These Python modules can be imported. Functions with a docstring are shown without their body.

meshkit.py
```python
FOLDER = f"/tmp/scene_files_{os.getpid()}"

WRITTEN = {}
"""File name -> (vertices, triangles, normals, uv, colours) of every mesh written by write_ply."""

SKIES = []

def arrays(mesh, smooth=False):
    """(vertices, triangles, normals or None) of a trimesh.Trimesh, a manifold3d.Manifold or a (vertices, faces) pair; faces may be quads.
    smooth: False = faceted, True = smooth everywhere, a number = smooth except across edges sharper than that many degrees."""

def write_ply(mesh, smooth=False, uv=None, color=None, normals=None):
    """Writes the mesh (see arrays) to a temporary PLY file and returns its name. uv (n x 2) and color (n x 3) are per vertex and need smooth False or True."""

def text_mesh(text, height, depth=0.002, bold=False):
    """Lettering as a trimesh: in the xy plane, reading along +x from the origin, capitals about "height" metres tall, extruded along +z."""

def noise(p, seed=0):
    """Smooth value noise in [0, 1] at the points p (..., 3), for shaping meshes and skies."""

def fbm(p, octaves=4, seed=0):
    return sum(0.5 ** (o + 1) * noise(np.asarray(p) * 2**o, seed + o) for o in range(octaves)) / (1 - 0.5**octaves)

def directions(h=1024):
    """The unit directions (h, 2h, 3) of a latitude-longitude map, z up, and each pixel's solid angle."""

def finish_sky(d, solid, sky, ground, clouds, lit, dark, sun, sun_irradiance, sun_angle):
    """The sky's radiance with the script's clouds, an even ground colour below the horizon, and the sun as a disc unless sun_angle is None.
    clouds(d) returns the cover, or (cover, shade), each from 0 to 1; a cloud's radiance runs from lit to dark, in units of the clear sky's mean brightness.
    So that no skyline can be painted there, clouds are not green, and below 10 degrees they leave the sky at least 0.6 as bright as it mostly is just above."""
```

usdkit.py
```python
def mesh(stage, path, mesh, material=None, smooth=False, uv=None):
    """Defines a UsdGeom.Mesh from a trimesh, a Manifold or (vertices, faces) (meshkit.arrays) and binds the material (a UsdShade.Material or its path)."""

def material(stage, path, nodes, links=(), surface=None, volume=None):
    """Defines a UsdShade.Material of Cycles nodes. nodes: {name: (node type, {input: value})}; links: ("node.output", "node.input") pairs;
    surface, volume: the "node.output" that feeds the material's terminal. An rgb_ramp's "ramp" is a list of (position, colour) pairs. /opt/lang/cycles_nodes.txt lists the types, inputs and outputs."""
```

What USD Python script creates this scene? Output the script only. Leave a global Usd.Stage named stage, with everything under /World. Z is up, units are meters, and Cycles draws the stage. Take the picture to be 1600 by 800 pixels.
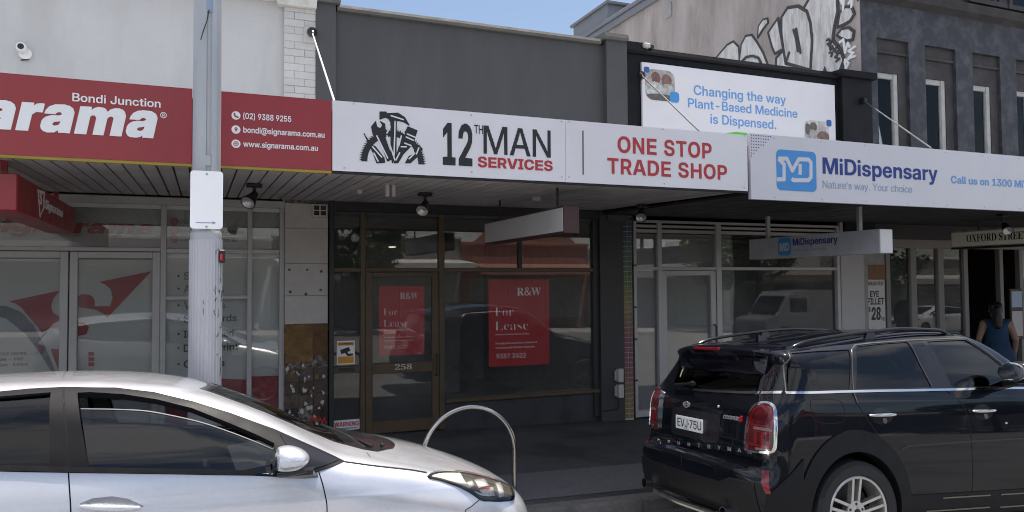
import glob, math, random
import numpy as np, trimesh, shapely, usdkit
import manifold3d
from PIL import Image, ImageDraw, ImageFont
from pxr import Gf, Sdf, Usd, UsdGeom, UsdLux, UsdShade
from scipy.interpolate import PchipInterpolator
from scipy.ndimage import map_coordinates, spline_filter
from shapely import affinity
from shapely.geometry import LineString, MultiPolygon, Point, Polygon, box as sbox
from shapely.ops import unary_union

random.seed(7); RNG = np.random.default_rng(7)
stage = Usd.Stage.CreateInMemory()
UsdGeom.SetStageUpAxis(stage, UsdGeom.Tokens.z); UsdGeom.SetStageMetersPerUnit(stage, 1.0)
UsdGeom.Xform.Define(stage, '/World'); UsdGeom.Scope.Define(stage, '/World/Looks')

# ---------------------------------------------------------------- camera, sky, sun, exposure
CAMZ, FPX = 1.92, 1183.0                      # eye height above the road, focal length in photograph pixels (1600 wide)
YAW, PITCH, ROLL = np.radians(22.33), np.radians(2.093), np.radians(0.388)
EXPOSURE = 0.74
SUN_ELEV, SUN_AZ = np.radians(74.0), np.arctan2(1.0, 0.9)
SUN_INTENSITY, SKY_STRENGTH = 1.25, 0.088
_fw = np.array([np.sin(YAW) * np.cos(PITCH), np.cos(YAW) * np.cos(PITCH), np.sin(PITCH)])
_rt = np.array([np.cos(YAW), -np.sin(YAW), 0.0]); _dn = np.cross(_fw, _rt)
CR = np.array([np.cos(ROLL) * _rt + np.sin(ROLL) * _dn, -np.sin(ROLL) * _rt + np.cos(ROLL) * _dn, _fw])
cam = UsdGeom.Camera.Define(stage, '/World/camera')
cam.CreateHorizontalApertureAttr(36.0); cam.CreateVerticalApertureAttr(18.0)
cam.CreateFocalLengthAttr(36.0 * FPX / 1600.0); cam.CreateClippingRangeAttr(Gf.Vec2f(0.05, 5000.0))
cam.CreateExposureAttr(EXPOSURE)
_m = Gf.Matrix4d(1.0)
for _i, _r in enumerate((CR[0], -CR[1], -CR[2])):
    _m.SetRow(_i, Gf.Vec4d(*map(float, _r), 0.0))
_m.SetRow(3, Gf.Vec4d(0, 0, CAMZ, 1)); cam.AddTransformOp().Set(_m)

SUN_DIR = np.array([np.sin(SUN_AZ) * np.cos(SUN_ELEV), np.cos(SUN_AZ) * np.cos(SUN_ELEV), np.sin(SUN_ELEV)])
sky = UsdLux.DomeLight.Define(stage, '/World/sky')
sky.GetPrim().SetCustomDataByKey('kind', 'structure')
_sm = usdkit.material(stage, '/World/Looks/sky', {
    's': ('sky_texture', {'sky_type': 'single_scattering', 'sun_disc': False, 'sun_elevation': float(SUN_ELEV), 'sun_rotation': float(SUN_AZ),
                          'altitude': 50.0, 'air_density': 1.0, 'aerosol_density': 1.6, 'ozone_density': 1.0}),
    'tc': ('texture_coordinate', {}), 'mp': ('mapping', {'scale': (1.0, 1.0, 1.9), 'location': (0.35, 0.1, 0.2)}),
    'n': ('noise_texture', {'scale': 1.9, 'detail': 8.0, 'roughness': 0.55, 'distortion': 0.25}),
    'r': ('rgb_ramp', {'ramp': [(0.0, (0, 0, 0)), (0.47, (0, 0, 0)), (0.60, (0.8, 0.8, 0.8)), (1.0, (0.95, 0.95, 0.95))]}),
    'm': ('mix', {'color2': (7.8, 7.7, 7.7)}),
    'b': ('background_shader', {'strength': SKY_STRENGTH})},
    [('tc.generated', 'mp.vector'), ('mp.vector', 'n.vector'), ('n.fac', 'r.fac'), ('r.color', 'm.fac'), ('s.color', 'm.color1'), ('m.color', 'b.color')], surface='b.background')
UsdShade.MaterialBindingAPI.Apply(sky.GetPrim()).Bind(_sm)
sun = UsdLux.DistantLight.Define(stage, '/World/sun')
sun.CreateIntensityAttr(SUN_INTENSITY); sun.CreateAngleAttr(0.5); sun.CreateNormalizeAttr(True); sun.CreateColorAttr(Gf.Vec3f(1.0, 0.93, 0.84))
_q = Gf.Rotation(Gf.Vec3d(0, 0, -1), Gf.Vec3d(*map(float, -SUN_DIR))).GetQuat()
sun.AddOrientOp(UsdGeom.XformOp.PrecisionDouble).Set(Gf.Quatd(_q))

# ---------------------------------------------------------------- helpers: photograph pixel -> point on a plane of the place
def ray(px, py): return CR.T @ np.array([(px - 800) / FPX, (py - 400) / FPX, 1.0])
def aty(px, py, Y): d = ray(px, py); p = d * Y / d[1]; return p[0], p[2] + CAMZ
def atx(px, py, X): d = ray(px, py); p = d * X / d[0]; return p[1], p[2] + CAMZ
def X_(px, Y, py=430): return aty(px, py, Y)[0]
def Z_(px, py, Y): return aty(px, py, Y)[1]

# ---------------------------------------------------------------- helpers: prims
_used = {}
def numbered(parent, name):
    k = (parent, name); _used[k] = _used.get(k, -1) + 1
    return f'{parent}/{name}' + (f'_{_used[k]:03d}' if _used[k] else '')
def meta(prim, label=None, cat=None, group=None, kind=None):
    for k, v in (('label', label), ('category', cat), ('group', group), ('kind', kind)):
        if v: prim.SetCustomDataByKey(k, v)
    return prim
def thing(name, label, cat, group=None, loc=None, rotz=0.0):
    x = UsdGeom.Xform.Define(stage, numbered('/World', name))
    if loc is not None:
        x.AddTranslateOp().Set(Gf.Vec3d(*map(float, loc)))
        if rotz: x.AddRotateZOp().Set(float(rotz))
    meta(x.GetPrim(), label, cat, group); return str(x.GetPath())
def part(parent, name, mesh, mat, smooth=False, label=None, kind=None):
    if isinstance(mesh, list): mesh = trimesh.util.concatenate(mesh)
    m = usdkit.mesh(stage, numbered(parent, name), mesh, mat, smooth=smooth)
    meta(m.GetPrim(), label, None, None, kind); return str(m.GetPath())
def solo(name, mesh, mat, label, cat, group=None, smooth=False, kind=None):
    if isinstance(mesh, list): mesh = trimesh.util.concatenate(mesh)
    m = usdkit.mesh(stage, numbered('/World', name), mesh, mat, smooth=smooth)
    meta(m.GetPrim(), label, cat, group, kind); return str(m.GetPath())
def structure(name, mesh, mat, smooth=False):
    if isinstance(mesh, list): mesh = trimesh.util.concatenate(mesh)
    m = usdkit.mesh(stage, numbered('/World', name), mesh, mat, smooth=smooth)
    meta(m.GetPrim(), kind='structure'); return str(m.GetPath())
def rawmesh(path, v, f, n, mat):
    m = UsdGeom.Mesh.Define(stage, path)
    from pxr import Vt
    m.CreatePointsAttr(Vt.Vec3fArray.FromNumpy(np.asarray(v, np.float32)))
    m.CreateFaceVertexCountsAttr(Vt.IntArray.FromNumpy(np.full(len(f), 3, np.int32)))
    m.CreateFaceVertexIndicesAttr(Vt.IntArray.FromNumpy(np.asarray(f, np.int32).ravel()))
    m.CreateSubdivisionSchemeAttr('none')
    if n is not None:
        m.CreateNormalsAttr(Vt.Vec3fArray.FromNumpy(np.asarray(n, np.float32))); m.SetNormalsInterpolation('vertex')
    UsdShade.MaterialBindingAPI.Apply(m.GetPrim()).Bind(mat); return m

# ---------------------------------------------------------------- helpers: shapes
def bx(x0, x1, y0, y1, z0, z1, c=0.0):
    x0, x1 = min(x0, x1), max(x0, x1); y0, y1 = min(y0, y1), max(y0, y1); z0, z1 = min(z0, z1), max(z0, z1)
    if c <= 0:
        m = trimesh.creation.box([x1 - x0, y1 - y0, z1 - z0]); m.apply_translation([(x0 + x1) / 2, (y0 + y1) / 2, (z0 + z1) / 2]); return m
    c = min(c, 0.45 * min(x1 - x0, y1 - y0, z1 - z0)); pts = []
    for sx in (0, 1):
        for sy in (0, 1):
            for sz in (0, 1):
                p = np.array([(x0, x1)[sx], (y0, y1)[sy], (z0, z1)[sz]]); d = np.array([1 - 2 * sx, 1 - 2 * sy, 1 - 2 * sz]) * c
                for k in range(3): q = p + d; q[k] = p[k]; pts.append(q)
    return trimesh.convex.convex_hull(np.array(pts))
def hull(pts): return trimesh.convex.convex_hull(np.asarray(pts, float))
def tube(pts, r, n=10, closed=False):
    pts = np.asarray(pts, float); rr = np.broadcast_to(np.asarray(r, float), len(pts)); m = len(pts)
    t = np.gradient(pts, axis=0) if not closed else np.roll(pts, -1, 0) - np.roll(pts, 1, 0)
    t /= np.maximum(np.linalg.norm(t, axis=1, keepdims=True), 1e-12)
    u = np.cross(t[0], [0, 0, 1.0]); u = np.cross(t[0], [0, 1.0, 0]) if np.linalg.norm(u) < 1e-3 else u
    rows = []
    for i in range(m):
        u = u - t[i] * (u @ t[i]); u /= np.linalg.norm(u); w = np.cross(t[i], u)
        a = np.arange(n) / n * 2 * np.pi
        rows.append(pts[i] + rr[i] * (np.cos(a)[:, None] * u + np.sin(a)[:, None] * w))
    v = np.vstack(rows); f = []
    for i in range(m if closed else m - 1):
        for k in range(n):
            a, b, c, d = i * n + k, i * n + (k + 1) % n, ((i + 1) % m) * n + (k + 1) % n, ((i + 1) % m) * n + k
            f += [[a, b, c], [a, c, d]]
    if not closed:
        v = np.vstack([v, pts[0], pts[-1]]); e = len(v) - 2
        for k in range(n): f += [[e, (k + 1) % n, k], [e + 1, (m - 1) * n + k, (m - 1) * n + (k + 1) % n]]
    return trimesh.Trimesh(v, f, process=False)
def lathe(profile, n=32, axis='z'):
    m = trimesh.creation.revolve(np.asarray(profile, float), sections=n)
    if axis == 'y': m.apply_transform(trimesh.transformations.rotation_matrix(-np.pi / 2, [1, 0, 0]))
    if axis == 'x': m.apply_transform(trimesh.transformations.rotation_matrix(np.pi / 2, [0, 1, 0]))
    return m
FRAMES = {'front': (lambda Y: np.array([[1, 0, 0, 0], [0, 0, -1, Y], [0, 1, 0, 0], [0, 0, 0, 1.0]])),       # u -> X, v -> Z, outwards -Y
          'left': (lambda X: np.array([[0, 0, -1, X], [-1, 0, 0, 0], [0, 1, 0, 0], [0, 0, 0, 1.0]])),        # faces -X, u -> -Y
          'right': (lambda X: np.array([[0, 0, 1, X], [1, 0, 0, 0], [0, 1, 0, 0], [0, 0, 0, 1.0]])),         # faces +X, u -> +Y
          'back': (lambda Y: np.array([[-1, 0, 0, 0], [0, 0, 1, Y], [0, 1, 0, 0], [0, 0, 0, 1.0]]))}         # faces +Y, u -> -X
def slab(geom, frame, at, d0=0.0, d1=0.002):
    """a flat shape given in (u, v) of a wall, from d0 to d1 in front of that wall"""
    gs = [g for g in getattr(geom, 'geoms', [geom]) if isinstance(g, Polygon) and g.area > 1e-7]
    out = []
    for g in gs:
        try: m = trimesh.creation.extrude_polygon(g, d1 - d0, engine='earcut')
        except Exception: continue
        m.apply_translation([0, 0, d0]); out.append(m)
    m = trimesh.util.concatenate(out); m.apply_transform(FRAMES[frame](at)); return m
_FD = glob.glob('/opt/blender-*/*/datafiles/fonts/')[0]
_fc = {}
def _font(weight):
    if weight not in _fc:
        if weight == 'serif': f = ImageFont.truetype(_FD + 'NotoSansMath-Regular.woff2', 110)
        else:
            f = ImageFont.truetype(_FD + 'Inter.woff2', 110); f.set_variation_by_axes([32, weight])
        b = f.getbbox('H' if weight != 'serif' else chr(0x1D407), anchor='ls'); _fc[weight] = (f, -b[1])
    return _fc[weight]
_tc = {}
def text_shape(s, weight=700, track=0.0, shear=0.0, grow=0.0):
    """lettering as a flat shape with capitals 1 high, from x = 0 on the base line"""
    key = (s, weight, track, shear, grow)
    if key in _tc: return _tc[key]
    f, cap = _font(weight)
    if weight == 'serif':
        s = ''.join(chr(0x1D400 + ord(c) - 65) if 'A' <= c <= 'Z' else chr(0x1D41A + ord(c) - 97) if 'a' <= c <= 'z' else chr(0x1D7CE + ord(c) - 48) if '0' <= c <= '9' else c for c in s)
    glyphs, x = [], 0.0
    runs = list(s) if track else [s]
    for g in runs:
        b = f.getbbox(g, anchor='ls')
        if b[2] > b[0]:
            im = Image.new('L', (b[2] - b[0] + 8, b[3] - b[1] + 8)); ImageDraw.Draw(im).text((4 - b[0], 4 - b[1]), g, 255, f, anchor='ls')
            on = np.pad(np.asarray(im) > 127, ((0, 0), (1, 1))).astype(np.int8)
            r, st = np.nonzero(np.diff(on, axis=1) == 1); en = np.nonzero(np.diff(on, axis=1) == -1)[1]
            p = shapely.union_all(shapely.box(st, -r - 1.0, en, -r + 0.0)).buffer(0.7).buffer(-0.7).simplify(0.75)
            glyphs.append(affinity.translate(p, x + b[0] - 4, 4 - b[1]))
        x += f.getlength(g) + track * cap
    p = unary_union(glyphs); p = affinity.scale(p, 1 / cap, 1 / cap, origin=(0, 0))
    if grow: p = p.buffer(grow)
    if shear: p = affinity.affine_transform(p, [1, shear, 0, 1, 0, 0])
    p = affinity.translate(p, -p.bounds[0], 0); _tc[key] = p; return p
def fit(shape, u0, u1, base, cap):
    """text_shape stretched to run from u0 to u1 with capitals from base to cap"""
    k = (u1 - u0) / (shape.bounds[2] - shape.bounds[0]); return affinity.affine_transform(shape, [k, 0, 0, cap - base, u0, base])
def words_of(geom, cap):
    """the words of a line of lettering, as separate shapes"""
    gs = sorted([g for g in getattr(geom, 'geoms', [geom])], key=lambda g: g.bounds[0]); out = []; end = -1e9
    for g in gs:
        if g.bounds[0] - end > .22 * cap: out.append([])
        out[-1].append(g); end = max(end, g.bounds[2])
    return [MultiPolygon([p for q in w for p in getattr(q, 'geoms', [q])]) for w in out]
def letters(parent, name, geom, frame, at, d0, d1, m, cap):
    for w in words_of(geom, cap): part(parent, name, slab(w, frame, at, d0, d1), m)
def rrect(x0, z0, x1, z1, r):
    r = min(r, 0.49 * min(x1 - x0, z1 - z0)); return sbox(x0 + r, z0 + r, x1 - r, z1 - r).buffer(r, 6)
def ypoly(pxs, Y): return Polygon([aty(a, b, Y) for a, b in pxs])

# ---------------------------------------------------------------- materials
def srgb(r, g, b): return tuple(((c / 255) / 12.92 if c <= 10 else ((c / 255 + 0.055) / 1.055) ** 2.4) for c in (r, g, b))
def mat(name, color, rough=0.6, metal=0.0, var=0.12, scale=6.0, bump=0.0, bscale=60.0, spec=0.5, coat=0.0, detail=6.0, stretch=(1, 1, 1), dst=(1, 1, 1), rand=0.0, dirt=None, dscale=1.5, damt=0.5, rvar=0.1):
    """painted or stony surface: base colour broken up by noise, fine relief, optional stains of colour dirt"""
    c = np.array(color); lo, hi = np.clip(c * (1 - var), 0, 1), np.clip(c * (1 + var), 0, 1)
    N = {'tc': ('texture_coordinate', {}), 'mp': ('mapping', {'scale': stretch}), 'n': ('noise_texture', {'scale': scale, 'detail': detail, 'roughness': 0.6}),
         'r': ('rgb_ramp', {'ramp': [(0.3, tuple(lo)), (0.7, tuple(hi))]}),
         'rr': ('map_range', {'from_min': 0.3, 'from_max': 0.7, 'to_min': max(0.02, rough - rvar), 'to_max': min(1, rough + rvar)}),
         'p': ('principled_bsdf', {'roughness': rough, 'metallic': metal, 'specular_ior_level': spec, 'coat_weight': coat, 'coat_roughness': 0.03})}
    L = [('tc.object', 'mp.vector'), ('mp.vector', 'n.vector'), ('n.fac', 'r.fac'), ('n.fac', 'rr.value'), ('rr.result', 'p.roughness')]
    out = 'r.color'
    if rand:
        N['oi'] = ('object_info', {}); N['rm'] = ('map_range', {'from_min': 0.0, 'from_max': 1.0, 'to_min': 1 - rand, 'to_max': 1 + rand}); N['hs'] = ('hsv', {})
        L += [('oi.random', 'rm.value'), ('rm.result', 'hs.value'), (out, 'hs.color')]; out = 'hs.color'
    if dirt is not None:
        N['n2'] = ('noise_texture', {'scale': dscale, 'detail': 8.0, 'roughness': 0.65}); N['r2'] = ('rgb_ramp', {'ramp': [(0.45, (0, 0, 0)), (0.75, (damt, damt, damt))]}); N['mx'] = ('mix', {'color2': tuple(dirt)})
        N['mp2'] = ('mapping', {'scale': dst}); L += [('tc.object', 'mp2.vector'), ('mp2.vector', 'n2.vector'), ('n2.fac', 'r2.fac'), ('r2.color', 'mx.fac'), (out, 'mx.color1')]; out = 'mx.color'
    L.append((out, 'p.base_color'))
    if bump:
        N['nb'] = ('noise_texture', {'scale': bscale, 'detail': 5.0}); N['b'] = ('bump', {'strength': bump, 'distance': 0.01})
        L += [('tc.object', 'nb.vector'), ('nb.fac', 'b.height'), ('b.normal', 'p.normal')]
    return usdkit.material(stage, f'/World/Looks/{name}', N, L, surface='p.BSDF')
def glass_mat(name, tint=(0.9, 0.92, 0.92), refl=1.0, ior=1.5, wav=0.0, dust=0.0):
    N = {'t': ('transparent_bsdf', {'color': tint}), 'g': ('glossy_bsdf', {'color': (refl, refl, refl), 'roughness': 0.0}), 'f': ('fresnel', {'IOR': ior}), 'm': ('mix_closure', {})}
    L = [('f.fac', 'm.fac'), ('t.BSDF', 'm.closure1'), ('g.BSDF', 'm.closure2')]
    if wav:
        N['tc'] = ('texture_coordinate', {}); N['n'] = ('noise_texture', {'scale': 1.3, 'detail': 1.0}); N['b'] = ('bump', {'strength': wav, 'distance': 0.02})
        L += [('tc.object', 'n.vector'), ('n.fac', 'b.height'), ('b.normal', 'g.normal')]
    if dust:                                    # a film of dust on the glass
        N['dd'] = ('diffuse_bsdf', {'color': (.55, .54, .53)}); N['dn'] = ('noise_texture', {'scale': 2.5, 'detail': 6.0}); N['dr'] = ('map_range', {'from_min': .3, 'from_max': .7, 'to_min': dust * .6, 'to_max': dust * 1.4}); N['tc2'] = ('texture_coordinate', {}); N['md'] = ('mix_closure', {})
        L += [('tc2.object', 'dn.vector'), ('dn.fac', 'dr.value'), ('dr.result', 'md.fac'), ('m.closure', 'md.closure1'), ('dd.BSDF', 'md.closure2')]
        return usdkit.material(stage, f'/World/Looks/{name}', N, L, surface='md.closure')
    return usdkit.material(stage, f'/World/Looks/{name}', N, L, surface='m.closure')
def glow_mat(name, color, strength):
    return usdkit.material(stage, f'/World/Looks/{name}', {'e': ('emission', {'color': color, 'strength': strength})}, surface='e.emission')

M = {}
M['white_render'] = mat('white_render', (0.545, 0.535, 0.53), 0.75, var=0.05, scale=1.2, bump=0.3, bscale=35, dirt=(0.36, 0.345, 0.32), dscale=1.6, damt=0.4, dst=(1.6, 1.6, .35))
M['white_brick'] = mat('white_brick', (0.555, 0.545, 0.53), 0.7, var=0.06, scale=8, bump=0.4, bscale=50, rand=0.05, dirt=(0.5, 0.45, 0.38), dscale=4, damt=0.3)
M['dark_joint'] = mat('dark_joint', (0.50, 0.485, 0.46), 0.85)
M['cap_white'] = mat('cap_white', (0.66, 0.65, 0.62), 0.8, var=0.1, scale=5, dirt=(0.25, 0.22, 0.17), dscale=5, damt=0.7, bump=0.3)
M['grey_paint'] = mat('grey_paint', (0.060, 0.058, 0.060), 0.6, var=0.07, scale=2, bump=0.25, bscale=45, dirt=(0.10, 0.096, 0.092), dscale=2.0, damt=0.35, dst=(1.8, 1.8, .3))
M['grey_pilaster'] = mat('grey_pilaster', (0.068, 0.066, 0.068), 0.6, var=0.06, scale=3, bump=0.2, bscale=45)
M['grey_cap'] = mat('grey_cap', (0.10, 0.10, 0.098), 0.75, var=0.12, scale=6, bump=0.3, dirt=(0.2, 0.19, 0.16), dscale=5, damt=0.4)
M['navy_paint'] = mat('navy_paint', (0.009, 0.009, 0.012), 0.6, spec=.2, var=0.12, scale=3, bump=0.2, dirt=(0.03, 0.03, 0.03), dscale=2, damt=0.35)
M['far_front'] = mat('far_front', (0.036, 0.037, 0.046), 0.75, var=0.2, scale=2.5, bump=0.3, dirt=(0.24, 0.25, 0.27), dscale=4.5, damt=0.28)
M['far_panel'] = mat('far_panel', (0.034, 0.030, 0.031), 0.75, var=0.15, scale=4, bump=0.3, dirt=(0.14, 0.13, 0.13), dscale=3, damt=0.3)
M['side_render'] = mat('side_render', (0.385, 0.34, 0.325), 0.85, var=0.2, scale=1.5, bump=0.8, bscale=22, dirt=(0.17, 0.145, 0.13), dscale=1.1, damt=0.85, stretch=(1, 1, 0.45), dst=(1, 1.2, .3))
M['eave'] = mat('eave', (0.17, 0.18, 0.21), 0.6)
M['red_panel'] = mat('red_panel', (0.27, 0.022, 0.028), 0.32, var=0.04, scale=1.5, bump=0.0, coat=0.2)
M['white_panel'] = mat('white_panel', (0.72, 0.70, 0.725), 0.38, var=0.03, scale=1.2, bump=0.04, bscale=1.3, dirt=(0.6, 0.58, 0.56), dscale=1.0, damt=0.25)
M['mi_panel'] = mat('mi_panel', (0.62, 0.605, 0.64), 0.38, var=0.03, scale=1.2, bump=0.04, bscale=1.3, dirt=(0.5, 0.5, 0.5), dscale=1.0, damt=0.2)
M['white_print'] = mat('white_print', (0.82, 0.82, 0.82), 0.4, var=0.02)
M['black_print'] = mat('black_print', (0.012, 0.012, 0.013), 0.4, var=0.05)
M['red_print'] = mat('red_print', (0.42, 0.03, 0.035), 0.4, var=0.04)
M['blue_print'] = mat('blue_print', srgb(66, 140, 205), 0.4, var=0.03)
M['navy_print'] = mat('navy_print', srgb(28, 52, 124), 0.4, var=0.03)
M['pale_blue'] = mat('pale_blue', srgb(96, 150, 205), 0.4, var=0.03)
M['tag_grey'] = mat('tag_grey', srgb(140, 160, 185), 0.4, var=0.03)
M['green_print'] = mat('green_print', srgb(96, 190, 60), 0.4, var=0.03)
M['yellow_trim'] = mat('yellow_trim', (0.30, 0.22, 0.03), 0.6)
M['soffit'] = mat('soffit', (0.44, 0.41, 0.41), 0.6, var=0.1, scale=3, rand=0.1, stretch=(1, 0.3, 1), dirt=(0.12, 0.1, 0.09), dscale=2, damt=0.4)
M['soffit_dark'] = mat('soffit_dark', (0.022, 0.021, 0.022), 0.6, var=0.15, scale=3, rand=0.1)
M['gap'] = mat('gap', (0.02, 0.019, 0.019), 0.9)
M['aluminium'] = mat('aluminium', (0.42, 0.41, 0.41), 0.42, metal=0.3, var=0.05, scale=8)
M['bronze'] = mat('bronze', (0.095, 0.066, 0.038), 0.42, metal=0.25, var=0.12, scale=7, dirt=(0.05, 0.035, 0.02), dscale=4, damt=0.5)
M['dark_frame'] = mat('dark_frame', (0.02, 0.02, 0.021), 0.45)
M['film'] = mat('film', (0.60, 0.60, 0.605), 0.6, var=0.04, scale=1.5)
M['film_dark'] = mat('film_dark', (0.36, 0.37, 0.37), 0.6, var=0.06, scale=1.5)
M['film_red'] = mat('film_red', (0.38, 0.03, 0.045), 0.5, var=0.05)
M['film_grey'] = mat('film_grey', (0.17, 0.18, 0.22), 0.5, var=0.05)
M['room_dark'] = mat('room_dark', (0.32, 0.31, 0.305), 0.9, var=0.15)
M['room_mid'] = mat('room_mid', (0.22, 0.215, 0.21), 0.9, var=0.1)
M['pane'] = glass_mat('pane', (0.93, 0.94, 0.93), 1.0, 1.60, wav=0.02, dust=0.018)
M['pier'] = mat('pier', (0.50, 0.475, 0.46), 0.7, var=0.07, scale=3, bump=0.3, dirt=(0.33, 0.3, 0.28), dscale=2, damt=0.4)
M['pier_tile'] = mat('pier_tile', (0.50, 0.475, 0.455), 0.5, var=0.05, scale=6, rand=0.06, dirt=(0.3, 0.27, 0.24), dscale=5, damt=0.35)
M['rust'] = mat('rust', (0.20, 0.115, 0.04), 0.85, var=0.4, scale=8, bump=0.6, dirt=(0.07, 0.035, 0.018), dscale=9, damt=0.8)
M['mortar'] = mat('mortar', (0.075, 0.058, 0.044), 0.9, var=0.5, scale=24, bump=0.7, dirt=(0.42, 0.39, 0.36), dscale=15, damt=0.9)
M['poster_red'] = mat('poster_red', (0.58, 0.012, 0.022), 0.45, var=0.03)
M['poster_text'] = mat('poster_text', (0.85, 0.8, 0.8), 0.5)
M['black_metal'] = mat('black_metal', (0.014, 0.014, 0.014), 0.4, var=0.2)
M['steel'] = mat('steel', (0.62, 0.6, 0.57), 0.16, metal=1.0, var=0.05, rvar=0.06, scale=20)
M['lamp_metal'] = mat('lamp_metal', (0.55, 0.54, 0.53), 0.3, metal=0.6)
M['galv'] = mat('galv', (0.43, 0.44, 0.455), 0.45, metal=0.3, var=0.08, scale=10, stretch=(1, 1, 0.2))
M['asphalt'] = mat('asphalt', (0.15, 0.146, 0.14), 0.85, var=0.3, scale=90, bump=0.7, bscale=160, dirt=(0.04, 0.04, 0.04), dscale=0.7, damt=0.6)
M['paving'] = mat('paving', (0.13, 0.125, 0.127), 0.75, var=0.3, scale=45, bump=0.5, bscale=120, dirt=(0.20, 0.195, 0.195), dscale=1.3, damt=0.55)
M['paving'] = usdkit.material(stage, '/World/Looks/footway', {'tc': ('texture_coordinate', {}), 'n': ('noise_texture', {'scale': 70.0, 'detail': 4.0}), 'r': ('rgb_ramp', {'ramp': [(.3, (.065, .063, .064)), (.7, (.115, .111, .112))]}),
    'n2': ('noise_texture', {'scale': 1.1, 'detail': 9.0, 'roughness': .62}), 'r2': ('rgb_ramp', {'ramp': [(.40, (.62, .62, .63)), (.5, (1, 1, 1)), (.66, (1.3, 1.28, 1.27))]}), 'mu': ('mix', {'mix_type': 'multiply', 'fac': 1.0}),
    'v': ('voronoi_texture', {'scale': 5.5, 'feature': 'f1'}), 'rv': ('rgb_ramp', {'ramp': [(0.0, (.8, .8, .8)), (.085, (.8, .8, .8)), (.11, (0, 0, 0)), (1.0, (0, 0, 0))]}), 'v2': ('white_noise_texture', {}), 'gt': ('math', {'math_type': 'greater_than', 'value2': .55}), 'mm': ('math', {'math_type': 'multiply'}), 'ms': ('mix', {'color2': (.05, .049, .05)}),
    'nb': ('noise_texture', {'scale': 130.0, 'detail': 3.0}), 'b': ('bump', {'strength': .55, 'distance': .008}), 'p': ('principled_bsdf', {'roughness': .78})},
    [('tc.object', 'n.vector'), ('tc.object', 'n2.vector'), ('tc.object', 'v.vector'), ('tc.object', 'nb.vector'), ('n.fac', 'r.fac'), ('n2.fac', 'r2.fac'), ('r.color', 'mu.color1'), ('r2.color', 'mu.color2'), ('v.distance', 'rv.fac'), ('v.position', 'v2.vector'), ('v2.value', 'gt.value1'), ('gt.value', 'mm.value1'), ('rv.color', 'mm.value2'), ('mm.value', 'ms.fac'), ('mu.color', 'ms.color1'), ('ms.color', 'p.base_color'), ('nb.fac', 'b.height'), ('b.normal', 'p.normal')], surface='p.BSDF')
M['kerb'] = mat('kerb', (0.20, 0.19, 0.18), 0.85, var=0.2, scale=30, bump=0.5, dirt=(0.07, 0.065, 0.06), dscale=4, damt=0.7)
M['line_paint'] = mat('line_paint', (0.7, 0.7, 0.68), 0.7)
M['concrete'] = mat('concrete', (0.3, 0.29, 0.28), 0.85, var=0.15, scale=8)
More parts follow.
